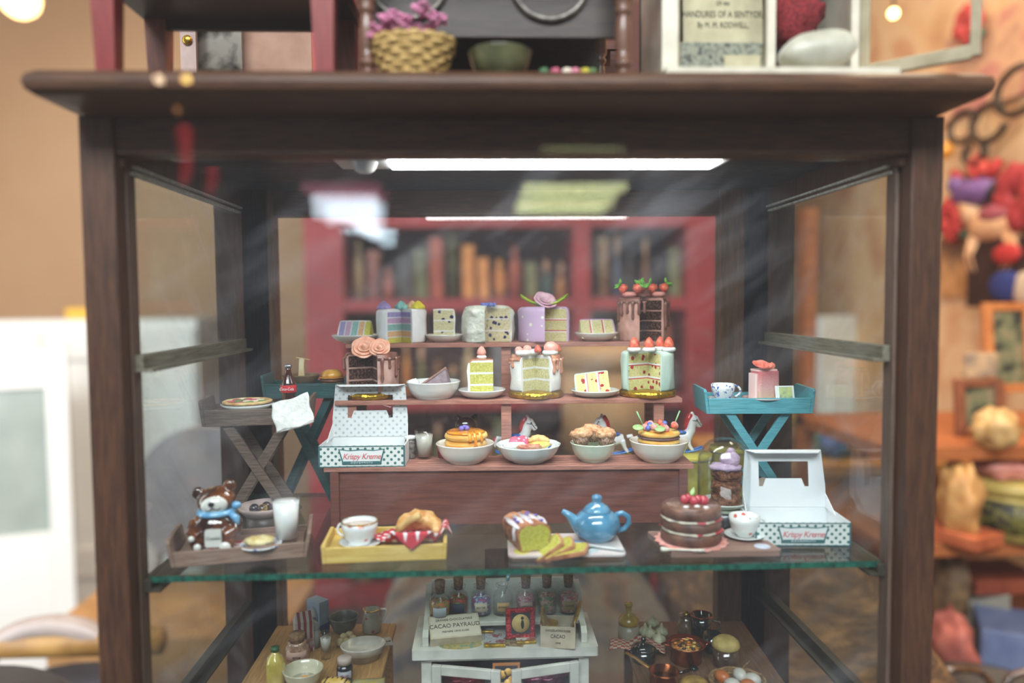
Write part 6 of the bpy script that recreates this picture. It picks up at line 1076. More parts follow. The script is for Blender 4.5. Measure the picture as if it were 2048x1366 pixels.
o = thing('paper_label', 'small torn paper label standing behind the white pillow', 'paper', (at(1640, 60, 38).x, 38.0, TZ + .42)); M().box((0, 0, 1.7), (3.4, .05, 3.4)).part('paper_sheet', ppr, o); text('lettering', 'HOPPE', .7, ink, o, (.5, -.04, 2.7), xs=.8)
solo(M().ball((0, 0, 1.4), (1.3, .8, 1.5), 20, bumpy=.5, freq=3), 'red_wool_ball', mat('dark_red_wool', '#5c1418', '#8f2a30', .9, 6, bump=.1), 'fuzzy dark red wool in the right half of the white doll cupboard', 'wool', (at(1590, 20, 36.8).x, 36.8, TZ + 2.6))
m = M().ball((0, 0, 0), (1, 1, 1), 32); m.v = [Vector((math.copysign(abs(v.x) ** .7, v.x) * 1.75, math.copysign(abs(v.y) ** .7, v.y) * .9, v.z * .85 * (1 - .35 * max(abs(v.x), abs(v.y)) ** 3) + .85)) for v in m.v]
solo(m, 'pillow', mat('silvery_satin', '#a7a592', '#c2c0ae', .4, .8, sheen=.4), 'plump white satin pillow in front of the doll cupboard', 'pillow', (at(1640, 90, 33.6).x, 33.55, TZ + .55), 0, ry=-9)
# ================================================================ shop room behind and around
FL = -ZO
def wallmat(nm, c1, c2, sc_=.03, **kw): return mat(nm, c1, c2, .85, sc_, **kw)
struct(M().box((-40, 150, FL - 2), (420, 400, 4)), 'floor', wood('floor_boards', '#4a3a30', '#6d5848', .6, 1, .05, .1))
struct(M().box((-40, 150, 132), (420, 400, 4)), 'ceiling', wallmat('ceiling_paint', '#8f7d6a', '#a08c78'))
struct(M().box((-40, 322, 0), (420, 4, 266)), 'wall_back', wallmat('tan_wall', '#c09c78', '#ccab88', .012))
struct(M().box((-232, 160, 0), (4, 330, 266)), 'wall_left', wallmat('tan_wall_side', '#b08d6a', '#bd9a76', .012))
tw_ = NT('printed_wallpaper').set(.85); tw_.color(tw_.ramp(tw_.noise(.06, 4), [(.28, '#b8875c'), (.42, '#d3ab7c'), (.52, '#d6b48a'), (.6, '#c99a70'), (.68, '#b98560')])); struct(M().box((104, 160, 0), (4, 330, 266)), 'wall_right', tw_.m)
struct(M().box((0, 27, 0), (330, .6, 262)), 'window_1', glass('shop_window_glass', '#fbfcfc', 1.32, 0, .010, base=.004, dcol='#cfc6bc', lo=.35, hi=.8, st=(.3, 1, .2)))  # thin even dust put in as a haze veil that lifts the blacks
def room(nm, lb, ct, px, py, Y, build, rz=0, group=None, z=None):
    p = at(px, py, Y); return build(thing(nm, lb, ct, (p.x, p.y, p.z if z is None else z), rz, group), Y / F)
# ---- red bookcase
RD = mat('red_bookcase_paint', '#7d1c22', '#96282c', .5, .04); BY = 190
zsh = [at(1000, y, BY).z for y in (430, 597, 795, 940, 1170, 1320)]
o = thing('red_bookcase', 'tall red bookcase filled with toys and boxes behind the cabinet', 'bookcase', (0, BY, FL)); X0, X1 = at(615, 600, BY).x, at(1560, 600, BY).x
for px, w_ in ((650, pc(75, BY)), (1163, pc(34, BY)), (1400, pc(60, BY)), (1535, pc(50, BY))): M().box((at(px, 600, BY).x, 12, 110), (w_, 26, 220)).part('upright', RD, o)
M().box(((X0 + X1) / 2, 27, 110), (X1 - X0, 2, 220)).part('back_panel', mat('bookcase_back', '#4a2c2a', '#5c3a36', .7, .05), o)
for z in zsh: M().box(((X0 + X1) / 2, 12, z - FL - 1.5), (X1 - X0, 25, 3)).part('shelf_board', RD, o)
M().box(((X0 + X1) / 2, 1.0, (zsh[4] - FL) / 2 - 1), (X1 - X0, 2, zsh[4] - FL - 3)).part('lower_front', RD, o)
rnd = random.Random(21)
pal = [('brown', '#6d4a34', '#8f6648'), ('grey', '#5c5a5c', '#807c7c'), ('orange', '#b5713a', '#d09050'), ('dark', '#2a2828', '#453f3e'), ('beige', '#a58c6c', '#c2ab88'), ('rust red', '#84382a', '#a3543c'), ('slate blue', '#454f66', '#646f86'), ('olive', '#5a5a3a', '#7c7a50'), ('pinkish', '#9c6a62', '#b98a80'), ('teal', '#35534f', '#54736c')]
ordn = ['first', 'second', 'third', 'fourth', 'fifth', 'sixth', 'seventh', 'eighth', 'ninth', 'tenth', 'eleventh', 'twelfth', 'thirteenth', 'fourteenth']
for si, (z, nm_s, hmax) in enumerate(((zsh[1], 'upper shelf', 20), (zsh[2], 'middle shelf', 19), (zsh[3], 'lower shelf', 13), (zsh[4], 'lowest shelf', 20))):
    for seg, (pa, pb, side) in enumerate(((700, 1140, 'left'), (1190, 1365, 'right'))):
        n = 14 if seg == 0 else 6
        for i in range(n):
            if si == 0 and seg == 0 and i in (1, 6): special = True
            px = pa + (pb - pa) * (i + .5) / n; x = at(px, 600, BY + 6).x; wd = (pb - pa) / n / F * BY * rnd.uniform(.7, .96); h = rnd.uniform(.4, 1) * hmax; cn, c1, c2 = pal[rnd.randrange(10)]
            if si == 0 and i == 8 and seg == 0: cn, c1, c2 = 'orange', '#c9803a', '#dc9a50'
            k = rnd.randrange(4); mt_ = mat('shelf_' + cn.replace(' ', '_'), c1, c2, .6, .25); kind = ('box', 'tin', 'doll', 'jar')[k]
            lb = '%s %s, %s from the left in the %s bay of the %s' % (cn, kind, ordn[i], side, nm_s); loc = (x, BY + 5 + rnd.uniform(0, 4), z)
            if k == 0: solo(M().box((0, 0, h / 2), (wd, 7, h)), 'toy_box', mt_, lb, 'box', loc, rnd.uniform(-8, 8), 'things on the red bookcase', bevel=.3)
            elif k == 1: solo(M().lathe([(0, 0), (wd / 2, 0), (wd / 2, h * .8), (wd / 2 + .3, h * .82), (wd / 2 + .3, h * .9), (0, h * .93)], 24), 'storage_tin', mt_, lb, 'tin', loc, 0, 'things on the red bookcase')
            elif k == 2:
                o = thing('rag_doll', lb, 'doll', loc, 0, 'things on the red bookcase'); M().lathe([(0, 0), (wd * .45, 0), (wd * .3, h * .4), (wd * .15, h * .62), (0, h * .65)], 20).tube([(-wd * .4, 0, h * .3), (0, 0, h * .55), (wd * .4, 0, h * .3)], wd * .08, 8).part('dress', mt_, o); M().ball((0, 0, h * .78), (wd * .22, wd * .22, h * .17), 16).part('head', mat('doll_skin', '#c2997a', None, .6), o)
                M().ball((0, .4, h * .86), (wd * .25, wd * .23, h * .12), 14, bumpy=.2).part('hair', mat('doll_hair', '#9a2c2c' if i == 1 else '#5a3c28', None, .8), o)
            else: solo(M().lathe([(0, 0), (wd * .4, 0), (wd * .48, h * .3), (wd * .4, h * .65), (wd * .2, h * .75), (wd * .24, h * .95), (0, h)], 24), 'ceramic_jar', mt_, lb, 'jar', loc, 0, 'things on the red bookcase')
# big round beige box seen behind the lower tiers
p = at(1215, 900, 150); o = thing('round_hat_box', 'large round beige hat box behind the lower tiers of the stand', 'box', (p.x, 152, p.z)); M().lathe([(0, 0), (9, 0), (9, 17), (0, 17)], 40).part('box_body', mat('beige_card', '#a07a52', '#bb9468', .7, .1), o); M().lathe([(0, 0), (9.5, 0), (9.5, 4), (9, 4.4), (0, 4.6)], 40).part('lid', mat('beige_lid', '#b58c60', None, .7), o).location = (0, 0, 16.8 * K)
ptop = p.z; st2 = thing('plant_stand', 'dark wooden stand carrying the beige hat box', 'stand', (p.x, 152, FL)); M().box((0, 0, ptop - FL - 1), (24, 20, 2)).part('stand_top', W_vd, st2)
for sx in (-1, 1):
    for sy in (-1, 1): M().box((sx * 10, sy * 8, (ptop - FL) / 2 - 1), (2, 2, ptop - FL - 2)).part('leg', W_vd, st2)
# ---- left: white cupboard doors, window light, chair, mat
LY = 235; zt2 = at(100, 640, LY).z; xa, xb = at(-60, 800, LY).x, at(398, 800, LY).x
WH = mat('bright_white_paint', '#dfe0dc', '#e9e9e4', .5, .05)
o = thing('white_wardrobe', 'tall white panelled cupboard doors bright with daylight at the left', 'cupboard', ((xa + xb) / 2, LY, FL)); W2 = (xb - xa); Hh = zt2 - FL
M().box((0, 15, Hh / 2), (W2, 30, Hh)).part('carcass', WH, o)
for k in range(3):
    xk = -W2 / 2 + W2 * (k + .5) / 3; m = M()
    w3 = W2 / 3 - 1.5
    for c_, q_ in (((xk - w3 / 2 + 3, -.8, Hh / 2), (6, 1.6, Hh - 6)), ((xk + w3 / 2 - 3, -.8, Hh / 2), (6, 1.6, Hh - 6)), ((xk, -.8, 7.5), (w3 - 12, 1.6, 9)), ((xk, -.8, Hh * .42), (w3 - 12, 1.6, 9)), ((xk, -.8, Hh - 7.5), (w3 - 12, 1.6, 9))): m.box(c_, q_)
    d_ = m.part('door', WH, o, bevel=.2); M().ball((xk + w3 / 2 - 3, -3, Hh * .5), (1.2, 1.4, 1.2), 12).part('knob', mat('grey_metal', '#6d6a66', None, .4, metal=.7), d_)
p = at(142, 655, LY - 8); solo(M().box((0, 0, 0), (14, 8, 3.6)), 'yellow_box', mat('bright_yellow', '#dcae3c', None, .5), 'flat yellow box on the edge of the white cupboard', 'box', (p.x, LY + 6, zt2 + 1.8), bevel=.3)
p = at(35, 850, 200); o = thing('glazed_door', 'open white door with a grey glass panel at the far left', 'door', (at(20, 900, 196).x, 196, FL), 22); dh_ = at(20, 700, 196).z - FL
m = M()
for c_, q_ in (((-11, 0, dh_ / 2), (5, 3, dh_)), ((11, 0, dh_ / 2), (5, 3, dh_)), ((0, 0, dh_ - 5), (17, 3, 10)), ((0, 0, (at(20, 1070, 196).z - FL) / 2), (17, 3, at(20, 1070, 196).z - FL))): m.box(c_, q_)
m.part('door_frame', WH, o, bevel=.2); M().box((0, 0, dh_ * .72), (17, .6, dh_ * .5)).part('pane', mat('grey_glass_panel', '#8c968f', '#a5aea8', .3, .05), o)
gv = mat('grey_velvet', '#6d6668', '#857c7c', .8, .2, sheen=.3)
p = at(405, 990, 120); o = thing('upholstered_chair', 'chair with rounded grey back and curved white frame at the left', 'chair', (p.x, 122, FL), 0); zc = p.z - FL
M().prism([(11 * math.cos(t) * (1 if math.sin(t) > 0 else .92), 13 * math.sin(t) if math.sin(t) > 0 else 9 * math.sin(t)) for t in [2 * PI * i / 30 for i in range(30)]], 0, 3).part('backrest', gv, o, bevel=.6).matrix_local = Matrix.Translation((0, 0, (zc - 2) * K)) @ Matrix.Rotation(PI / 2, 4, 'X')
zs_ = at(300, 1230, 110).z - FL; M().prism(rr(-17, -20, 17, 4, 5), zs_ - 8, zs_).part('seat', mat('tan_seat', '#8a6238', '#a87c4a', .7, .2), o, bevel=1)
for sx in (-1, 1): M().tube([(sx * 9, 2, zc - 8), (sx * 9.5, 1, zs_ - 2)], 1.1, 8).part('back_post', mat('white_frame', '#8f827c', '#a3958e', .4, .2), o); M().tube([(sx * 15, -17, zs_ - 8), (sx * 16, -18, zs_ - 22), (sx * 13, -16, zs_ - 34), (sx * 15, -19, 0)], [1.8, 1.4, 1.1, 1.3], 10).part('leg', MC['white_frame'], o); M().tube([(sx * 14, 2, zs_ - 8), (sx * 15, 4, 0)], 1.4, 8).part('leg', MC['white_frame'], o)
p = at(178, 1250, 84); o = thing('white_curved_chair', 'curved white chair arm with dark seat at the lower left', 'chair', (p.x - 4, 84, FL)); zz = p.z - FL
M().tube([(9 * math.cos(t), 0, zz - 8 + 8 * math.sin(t)) for t in [math.radians(8 * i) for i in range(0, 24)]], 1.3, 10).part('arm', MC['white_frame'], o); M().prism([(8 * math.cos(t), 8 * math.sin(t)) for t in [2 * PI * i / 24 for i in range(24)]], zz - 22, zz - 8).part('seat', mat('dark_navy_fabric', '#22242e', '#30323c', .8, .3), o, bevel=.5)
for x_, y_ in ((-8.7, 0), (8.7, 0), (-5, 8), (5, 8)): M().tube([(x_, y_, zz - 9), (x_ * 1.05, y_, 0)], 1.2, 8).part('leg', MC['white_frame'], o)
M().tube([(-12, 0, zz - 2), (12, 0, zz - 2)], 1.6, 8).part('back_rail', mat('ochre_rail', '#8a6430', '#a57c40', .5, .3), o)
solo(M().prism(rr(-28, -28, 28, 28, 3), 0, 1.2), 'blue_mat', mat('blue_mat_fabric', '#2f5288', '#4a6ea8', .9, .3), 'blue mat on the floor at the lower left', 'mat', (at(110, 1255, 310).x, 268, FL))
o = thing('dark_round_table', 'dark round table edge in the lower left corner', 'table', (-45, 58, FL)); zz = at(60, 1318, 70).z - FL; M().lathe([(0, zz - 2), (11, zz - 2), (12, zz - 1), (11, zz), (0, zz)], 40).part('table_top', mat('navy_black_top', '#15171d', '#242730', .4, .3), o); M().lathe([(0, 0), (9, 0), (8, 2), (1.6, 4), (1.6, zz - 2), (0, zz - 2)], 20).part('pedestal', MC['navy_black_top'], o)
# ---- behind the lower level: patterned blanket and straw
def mound(x0, x1, y0, y1, z0, z1, seed, amp=3.0, f=.16):
    def fn(u, v):
        x, y = x0 + (x1 - x0) * u, y0 + (y1 - y0) * v; e = math.sin(PI * min(1, max(0, v)) * .5) ** .6 * math.sin(PI * (.04 + .92 * u)) ** .35
        return (x, y, z0 + (z1 - z0) * e + amp * e * noise.noise(Vector((x * f, y * f, seed))))
    return M().grid(fn, 40, 26, .6)
bm_ = NT('blanket_print').set(.9, sheen=.2); bm_.color(bm_.ramp(bm_.noise(.11, 2), [(.3, '#2c3038'), (.4, '#303542'), (.45, '#5a564f'), (.52, '#625b50'), (.57, '#5f4630'), (.66, '#3b3733')])); bm_.bump(bm_.noise(.3, 4), .6)
ch = thing('low_chest', 'low dark chest behind the cabinet under the blanket', 'chest', (10, 84, FL)); ct_ = -46 - FL; M().box((0, 0, ct_ / 2), (68, 44, ct_)).part('chest_body', W_vd, ch, bevel=.5); M().box((0, 0, ct_ + 1), (70, 46, 2)).part('lid', W_vd, ch, bevel=.4)
cz = -43.9
solo(mound(-12, 21, 64, 100, cz, -30, 4.0), 'patterned_blanket', bm_.m, 'rumpled slate, beige and brown patterned blanket heaped behind the white dresser', 'blanket', (0, 0, .5))
sw = NT('straw_fibres').set(.9); sw.color(sw.ramp(sw.noise(.25, 6, (1, 1, 5), .7), [(.3, '#2a1f16'), (.5, '#5f452c'), (.66, '#8f6a40')])); sw.bump(sw.noise(.6, 5, (1, 1, 5)), .8)
so = solo(mound(21.5, 46, 60, 100, cz, -25, 9.0, 5, .12), 'straw_heap', sw.m, 'tangled brown straw heap seen through the right lower pane', 'straw', (0, 0, .5)); so['kind'] = 'stuff'
# ---- right: rack of shelves with frames, tins and yarn
RY = 104; rack = thing('wooden_shelf_rack', 'warm wooden shelf rack crowded with gifts at the right edge', 'shelf', (77, 112, FL)); zr = [at(1960, y, RY).z for y in (872, 1052, 1305)]
W_or = wood('orange_wood', '#8a4a24', '#b56a38', .5, 0, .15, .1)
for z in zr: M().box((0, 0, z - FL - 1), (46, 30, 2)).part('shelf_board', W_or, rack, bevel=.2)
for sx in (-1, 1): M().box((sx * 22, 13.5, 75), (2, 3, 150)).part('upright', W_or, rack)
for sx in (-1, 1): M().box((sx * 22, -13.5, (zr[2] - FL) / 2), (2, 3, zr[2] - FL)).part('front_leg', W_or, rack)
def R(nm, lb, ct, px, z, w_, h_, c1, c2, kind='box', Y=RY, rz=0, ry=0, d=3, extra=None):
    x = at(px, 900, Y).x; mt_ = mat('rk_' + nm + c1[1:], c1, c2, .55, .5)
    w_, h_ = pc(w_, Y), pc(h_, Y)
    if kind == 'frame':
        o = thing(nm, lb, ct, (x, Y, z), rz, rx=-6); m = M(); t_ = w_ * .17
        for c_, q_ in (((-w_ / 2 + t_ / 2, 0, h_ / 2), (t_, 1.2, h_)), ((w_ / 2 - t_ / 2, 0, h_ / 2), (t_, 1.2, h_)), ((0, 0, t_ / 2), (w_ - 2 * t_, 1.2, t_)), ((0, 0, h_ - t_ / 2), (w_ - 2 * t_, 1.2, t_))): m.box(c_, q_)
        m.part('moulding', mt_, o, bevel=.15); M().box((0, .2, h_ / 2), (w_ - 2 * t_ + .2, .5, h_ - 2 * t_ + .2)).part('picture', art('fp_' + c1[1:], '#2c2e28', '#6a6f4e', '#8a7c5c', .4), o); return o
    if kind == 'box': return solo(M().box((0, 0, h_ / 2), (w_, d, h_)), nm, mt_, lb, ct, (x, Y, z), rz, bevel=.2, ry=ry)
    if kind == 'tin': 
        o = thing(nm, lb, ct, (x, Y, z), rz); M().lathe([(0, 0), (w_ / 2, 0), (w_ / 2, h_ * .8), (0, h_ * .8)], 40).part('tin_body', mt_, o); M().lathe([(0, 0), (w_ / 2 + .2, 0), (w_ / 2 + .2, h_ * .2), (0, h_ * .22)], 40).part('lid', mat('tin_lid', '#b9a257', None, .4), o).location = (0, 0, h_ * .78 * K)
        M().sweep([(w_ / 2 + .02, h_ * .15), (w_ / 2 + .1, h_ * .15), (w_ / 2 + .1, h_ * .7), (w_ / 2 + .02, h_ * .7)], 200, 262, 10).part('printed_panel', art('tin_print', '#2c2a20', '#7f7a34', '#4a4434', .5), o); return o
    if kind == 'lump': return solo(M().ball((0, 0, h_ / 2), (w_ / 2, d, h_ / 2), 24, bumpy=.45, freq=2.5), nm, mt_, lb, ct, (x, Y, z), rz)
R('yellow_tin', 'round yellow tin with dark printed panel on the middle rack shelf', 'tin', 2024, zr[1], 170, 116, '#b59c4a', '#c9b468', 'tin', RY - 3)
R('framed_picture', 'orange wooden picture frame standing on top of the brown frame at the right edge', 'frame', 2016, zr[0] + pc(120, RY) * .66, 100, 185, '#a8602c', '#c67c40', 'frame', RY + 6)
R('framed_picture', 'brown wooden frame on the top rack shelf in front of the orange one', 'frame', 1960, zr[0], 100, 118, '#6d3c24', '#8a5030', 'frame', RY)
R('picture_card', 'white card with dark figure propped above the brown frame', 'card', 1955, zr[0] + pc(121, RY), 62, 50, '#c9a880', '#8a7868', 'box', RY + 1, d=1.5)
x = 1915
R('tissue_bundle', 'crumpled yellowish tissue bundle at the left of the top rack shelf', 'paper', 1920, zr[1] + .1, 66, 165, '#b07840', '#d0a060', 'lump', RY - 6, d=3.5)
R('wrapped_posy', 'cellophane wrapped posy in front of the brown frame', 'posy', 1990, zr[0], 80, 80, '#b08448', '#d6b27a', 'lump', RY - 8, d=3)
R('pink_yarn', 'row of pink yarn balls lying on the yellow tin', 'yarn', 2010, zr[1] + pc(118, RY - 3), 120, 42, '#c4786a', '#dc9a8c', 'lump', RY - 3, d=3)
R('red_book', 'rust red book with cream page lying askew on the middle rack shelf', 'book', 1918, zr[1] + .05, 95, 28, '#a34e2c', '#c46a40', 'box', RY - 6, rz=25, d=9)
R('pink_wool_doll', 'coral pink wool plait hanging over the cabinet edge at the right', 'wool', 1912, zr[2] + .05, 70, 150, '#a8584c', '#c87464', 'lump', RY - 8, d=4)
R('straw_broom', 'bushy straw broom head behind the coral wool', 'broom', 1895, zr[2] + 1, 70, 230, '#5c4630', '#8a6c48', 'lump', RY + 2, d=4)
R('blue_white_box', 'white box with blue lid side on the lowest rack shelf', 'box', 2030, zr[2], 120, 98, '#66749a', '#7684a6', 'box', RY - 4, rz=-28, d=10)
R('grey_box', 'long grey white box lying behind the blue one', 'box', 1965, zr[2], 110, 120, '#8f8878', '#a39c8c', 'box', RY + 4, rz=-35, d=6)
R('brown_tray', 'reddish brown open tray on the lowest rack shelf', 'tray', 1990, zr[2] + pc(125, RY), 150, 30, '#7a3420', '#98482c', 'box', RY + 4, d=9)
o = thing('basket', 'dark shiny round basket handles at the lower right corner', 'basket', (at(1990, 1366, 82).x, 82, at(1990, 1400, 82).z)); 
for x_, r_ in ((-4.4, 4.2), (5, 3.6)): M().tube([(x_ + r_ * math.cos(t), .4 * math.sin(t * 3), r_ * .7 * math.sin(t) + 1) for t in [2 * PI * i / 30 for i in range(30)]], .45, 8, 0, True).part('handle', mat('dark_amber', '#2c1c12', '#6a4426', .2, .8, coat=.8), o)
m = M().lathe([(0, -12), (7, -12), (9.4, 0), (8.8, 0), (6.4, -11), (0, -11)], 30).part('basket_body', mat('dark_cane', '#1c1612', '#3a2c22', .5, 1), o)
st3 = thing('stool', 'dark stool under the round basket', 'stool', (o.location.x / K, 82, FL)); hz = o.location.z / K - ZO - 12 - FL; M().lathe([(0, hz - 3), (11, hz - 3), (11, hz), (0, hz)], 30).part('seat', W_vd, st3)
for k in range(4): a = PI / 4 + k * PI / 2; M().tube([(8 * math.cos(a), 8 * math.sin(a), hz - 2), (10 * math.cos(a), 10 * math.sin(a), 0)], 1, 8).part('leg', W_vd, st3)
# things hanging on the right wall and behind the right pane
WX = 101.5
def hang(nm, lb, ct, px, py, build, X=WX):
    d = ray(px, py); p = d * (X / d.x); o = thing(nm, lb, ct, (X, p.y, p.z), -90); build(o, p.y / F); return o
def poster(c1, c2, c3, w_, h_):
    def b(o, u): M().box((0, 0, 0), (w_ * u * 2.1, .6, h_ * u)).part('canvas', art('poster' + c1[1:], c1, c2, c3, .09), o)
    return b
hang('wall_poster', 'faded poster of pink and teal shapes high on the right wall', 'poster', 1985, 120, poster('#b0856a', '#cfa27c', '#b8786a', 150, 180))
hang('wall_poster', 'sepia drawing poster under the toy horse on the right wall', 'poster', 1960, 530, poster('#7a5c44', '#c99660', '#a87848', 130, 130))
def curl(o, u):
    m = M()
    for k, (cx2, cz2, r_) in enumerate(((-4, 2, 4.2), (4, 1, 5), (12, 5, 6), (0, -4, 3))): m.tube([(cx2 + r_ * math.cos(t), -1, cz2 + r_ * .7 * math.sin(t)) for t in [math.radians(12 * i + 40 * k) for i in range(26)]], .7, 8)
    m.part('iron_scroll', mat('wrought_iron', '#2c2218', '#54422e', .5, 1, metal=.3), o); M().ball((-8, -2, -2), 1.8, 14).part('amber_bead', mat('amber_bead', '#d08a2c', None, .2), o)
hang('iron_scroll_bracket', 'dark curling iron bracket with an amber bead on the right wall', 'bracket', 1960, 265, curl, 99)
def bird(o, u):
    M().ball((0, 0, 0), (7, 2.5, 3), 16).ball((-5.5, 0, 2.4), (2.4, 2, 2), 12).part('body', mat('purple_bird', '#5c3f6e', '#7a5a8c', .6, .5), o); M().ball((5, 0, -.5), (4, 1.5, 2), 12).part('tail', mat('dark_tail', '#2a2226', None, .6), o); M().tube([(-4, 0, 3), (-7, 0, 5)], 1, 8).tube([(4, 0, 2), (7, 0, 5)], 1, 8).part('red_wings', mat('red_felt', '#b02c28', None, .7), o)
hang('felt_bird', 'purple felt bird with red wing tips hanging on the right wall', 'ornament', 1950, 385, bird, 99)
def hh(o, u):
    o.scale = (.8, .8, .8); m = M().ball((0, 0, 0), (9, 2.5, 4), 18).tube([(-6, 0, 2), (-10, 0, 7), (-13, 0, 7)], [3, 2.2, 1.5], 10)
    for x_ in (-6, -4, 5, 7): m.tube([(x_, 0, -2), (x_ - 3 * (1 if x_ < 0 else -1), 0, -7), (x_ - 1, 0, -11)], [1.5, 1, .9], 8)
    m.part('horse_body', mat('cream_pink_horse', '#cf9a6c', '#d9ae84', .6, .3), o); M().ball((2, -.4, 2.5), (6, 2.6, 2.6), 14).part('saddle', mat('mauve_saddle', '#8a4048', '#a5545a', .6, .4), o)
hang('toy_horse', 'cream toy horse with mauve saddle hanging on the right wall', 'toy', 1985, 450, hh, 99)
def flow(c1, c2, r_):
    def b(o, u):
        m = M()
        for k in range(7): a = k * 2.4; m.ball((r_ * .6 * math.cos(a), -.5, r_ * .6 * math.sin(a)), (r_ * .5, 1.2, r_ * .5), 12, bumpy=.3)
        m.part('petals', mat('flow' + c1[1:], c1, c2, .7, .5), o); M().ball((r_ * .8, 0, -r_ * .7), (r_ * .4, .8, r_ * .25), 8).part('leaf', mat('felt_leaf', '#3a5c44', None, .7), o)
    return b
for px, py, c1, c2, r_, lb in ((1905, 440, '#a02a2a', '#bc4038', 4.5, 'red felt flower beside the cabinet post on the right wall'), (2040, 392, '#8f2428', '#b03a38', 6, 'large dark red felt flower at the right edge'), (1962, 335, '#b5302c', '#c94c3c', 2.5, 'small red tassel flower above the purple bird'), (1940, 50, '#a8302c', '#c05048', 4, 'red felt flower high on the right wall'), (1550, 480, '#a06a3c', '#c08a54', 7, 'tan felt rosette seen through the right pane')): hang('felt_flower', lb, 'ornament', px, py, flow(c1, c2, r_), 99)
def plaque(o, u):
    M().box((0, 0, 0), (26, 1.2, 13)).part('board', mat('dark_brown_board', '#2a1c16', '#3c2a20', .5, .3), o); M().ball((-1, -1, 3.5), (4, .8, 2), 12).part('red_cap', mat('red_felt', '#b02c28'), o); M().ball((-1, -1, -2.5), (5, .8, 3), 12).part('blue_suit', mat('blue_felt', '#28346e', None, .7), o); M().ball((6, -1, -3), (6, .8, 3.5), 12).part('white_patch', mat('cream_felt', '#c9b49a', None, .7), o)
hang('painted_plaque', 'dark plaque with red, blue and cream shapes at the right edge', 'plaque', 2030, 545, plaque, 99)
# pale doors and shelf seen through the right pane
p = at(1738, 750, 210); o = thing('white_door', 'pale door seen through the right pane', 'door', (min(p.x, 96), 200, FL), 25); dh_ = at(1738, 630, 205).z - FL
M().box((0, 0, dh_ / 2), (15, 3, dh_)).part('door_leaf', WH, o, bevel=.3); M().box((0, -1.8, dh_ * .7), (9, .8, dh_ * .35)).part('door_panel', WH, o, bevel=.2)
o = thing('gift_counter', 'orange wooden counter piled with gifts behind the right pane', 'counter', (68, 150, FL)); zc = at(1650, 925, 145).z; M().box((0, 0, (zc - FL) / 2), (44, 30, zc - FL)).part('counter_body', W_or, o, bevel=.4); M().box((0, 0, zc - FL + 1), (47, 33, 2)).part('counter_top', mat('honey_top', '#b5793c', '#cf9654', .5, .1), o)
for px, w_, h_, c1, c2, kind, lb in ((1560, 50, 90, '#8a6a44', '#b08c5c', 'tin', 'tan tin at the left of the gift counter'), (1610, 40, 60, '#3f6a5a', '#5c8a78', 'box', 'green box on the gift counter'), (1660, 60, 50, '#35508c', '#4f6ca8', 'lump', 'blue cloth bundle on the gift counter'), (1700, 50, 80, '#c9a57c', '#e0c4a0', 'lump', 'cream bundle on the gift counter'), (1755, 50, 70, '#c9803c', '#dca05c', 'box', 'orange box on the gift counter')):
    R('gift_' + kind if kind != 'lump' else 'cloth_bundle', lb, 'gift', px, zc + 2, w_, h_, c1, c2, kind, 142, d=5)
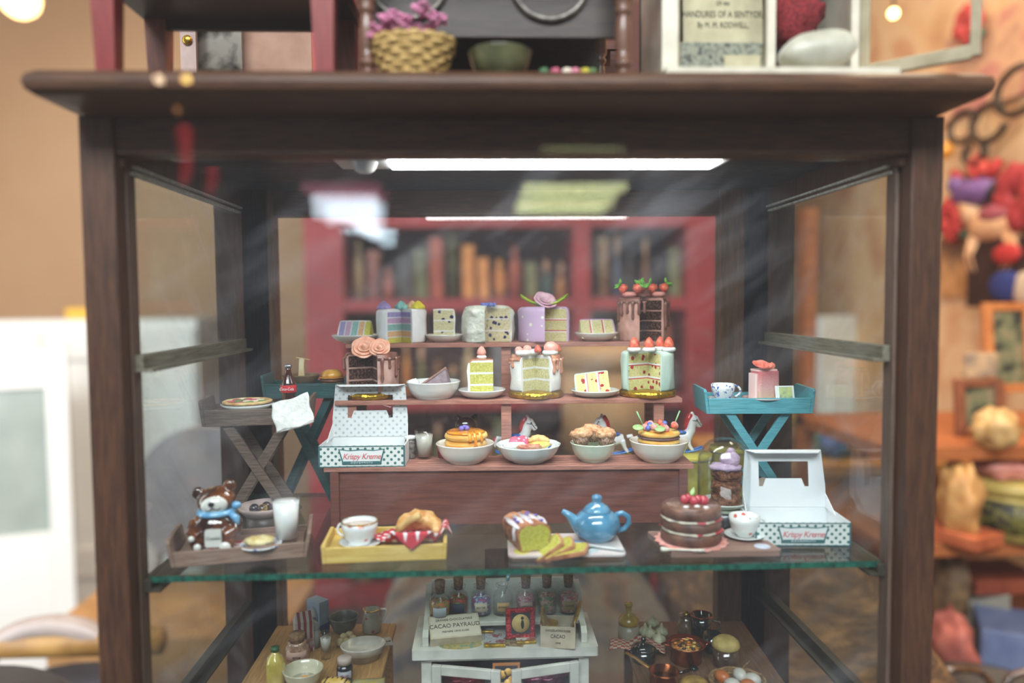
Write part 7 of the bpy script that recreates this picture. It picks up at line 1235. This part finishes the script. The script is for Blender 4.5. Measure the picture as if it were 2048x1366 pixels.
# ---- lamps: pendant in view at the upper left, shop lamps at the right, street tubes behind the camera (seen mirrored in the shop window)
def bulb(nm, lb, p, r, st_, col='#ffcf8a', cord=True):
    o = thing(nm, lb, 'lamp', p); M().ball((0, 0, 0), r, 16).part('bulb', emit('bulb_%d' % (st_ * 10), col, st_), o)
    if cord: M().tube([(0, 0, r), (0, 0, 130 - p[2] - 1)], r * .15 + .1, 6).part('cord', hk, o)
p = at(1787, 27, 120); bulb('pendant_bulb', 'small glowing warm bulb at the upper right', (p.x, p.y, p.z), .8, 10)
p = at(40, -2, 130); bulb('pendant_bulb', 'glowing warm bulb at the upper left corner', (p.x, p.y, p.z), 3.2, 5)
def mirrored(px, py, Yv): p = at(px, py, Yv); return (p.x, 2 * 27 - Yv, p.z)
tbm = emit('street_tube', '#e9efae', 20.0)
for (px, py, w_, h_, lb) in ((1150, 375, 205, 26, 'upper yellowish tube lamp over the street, mirrored in the shop window'), (1130, 407, 190, 26, 'lower yellowish tube lamp over the street, mirrored in the shop window'), (1165, 298, 165, 12, 'faint far tube lamp over the street, mirrored above the strip light')):
    L = mirrored(px, py, 260); o = thing('street_tube_lamp', lb, 'lamp', L, 0, 'tube lamps behind the photographer'); wd = w_ * 260 / F; M().tf((0, 0, 0), 0, 90).lathe([(0, -wd / 2), (h_ * 260 / F * .3, -wd / 2), (h_ * 260 / F * .3, wd / 2), (0, wd / 2)], 16).part('tube', tbm if h_ > 20 else emit('far_tube', '#e0e6b0', 6.0), o); M().box((0, -3.6, 0), (wd * .9, 1, 3)).part('fitting', mat('fitting_grey', '#4a4c48', None, .5), o)
L = mirrored(690, 412, 240); o = thing('street_light_box', 'bright white box sign under a pink board, mirrored in the shop window', 'sign', L); u = 240 / F
wb = emit('white_box_glow', '#dfeaf6', 22.0)
for k in range(2):
    for j in range(3): M().box((-42 * u + 42 * u * j, 0, (11 - 24 * k) * u), (40 * u, 3, 21 * u)).part('lit_panel', wb, o)
M().prism([(28 * u, -55 * u), (58 * u, -55 * u), (62 * u, 20 * u), (-20 * u, -25 * u), (10 * u, -30 * u)], 0, 3).part('lit_panel', wb, o).rotation_euler = (PI / 2, 0, 0)
M().box((-5 * u, 1, 34 * u), (150 * u, 3, 18 * u)).part('pink_board', emit('pink_board_glow', '#e08aa0', 5.0), o)  # pink board is given its own glow to show mirrored in the window
L = mirrored(370, 275, 200); u = 200 / F; o = thing('street_red_banner', 'red hanging banner behind the photographer, mirrored faintly in the window', 'banner', L); M().ball((0, 0, 8 * u), (16 * u, 2, 18 * u), 16).part('banner_head', emit('red_banner_glow', '#d0404c', 6), o); M().tube([(0, 0, 0), (2 * u, 0, -60 * u), (-6 * u, 0, -90 * u)], [14 * u, 12 * u, 8 * u], 10).part('banner_tail', emit('red_banner_glow', '#d0404c', 6), o)  # banner is no lamp, its glow is added so the mirror image shows
for px, py, r_, s_, c_, lb in ((318, 159, 9, 10, '#ffe0b8', 'left of the two warm round street lamps mirrored on the cornice'), (373, 158, 9, 12, '#ffd070', 'right of the two warm round street lamps mirrored on the cornice'), (355, 220, 7, 3, '#c98a54', 'dim amber street lamp mirrored below the two bright ones')):
    L = mirrored(px, py, 300); o = thing('street_globe_lamp', lb, 'lamp', L); M().ball((0, 0, 0), r_ * 300 / F * 1.0, 14).part('globe', emit('globe%d' % px, c_, s_ * 4), o)
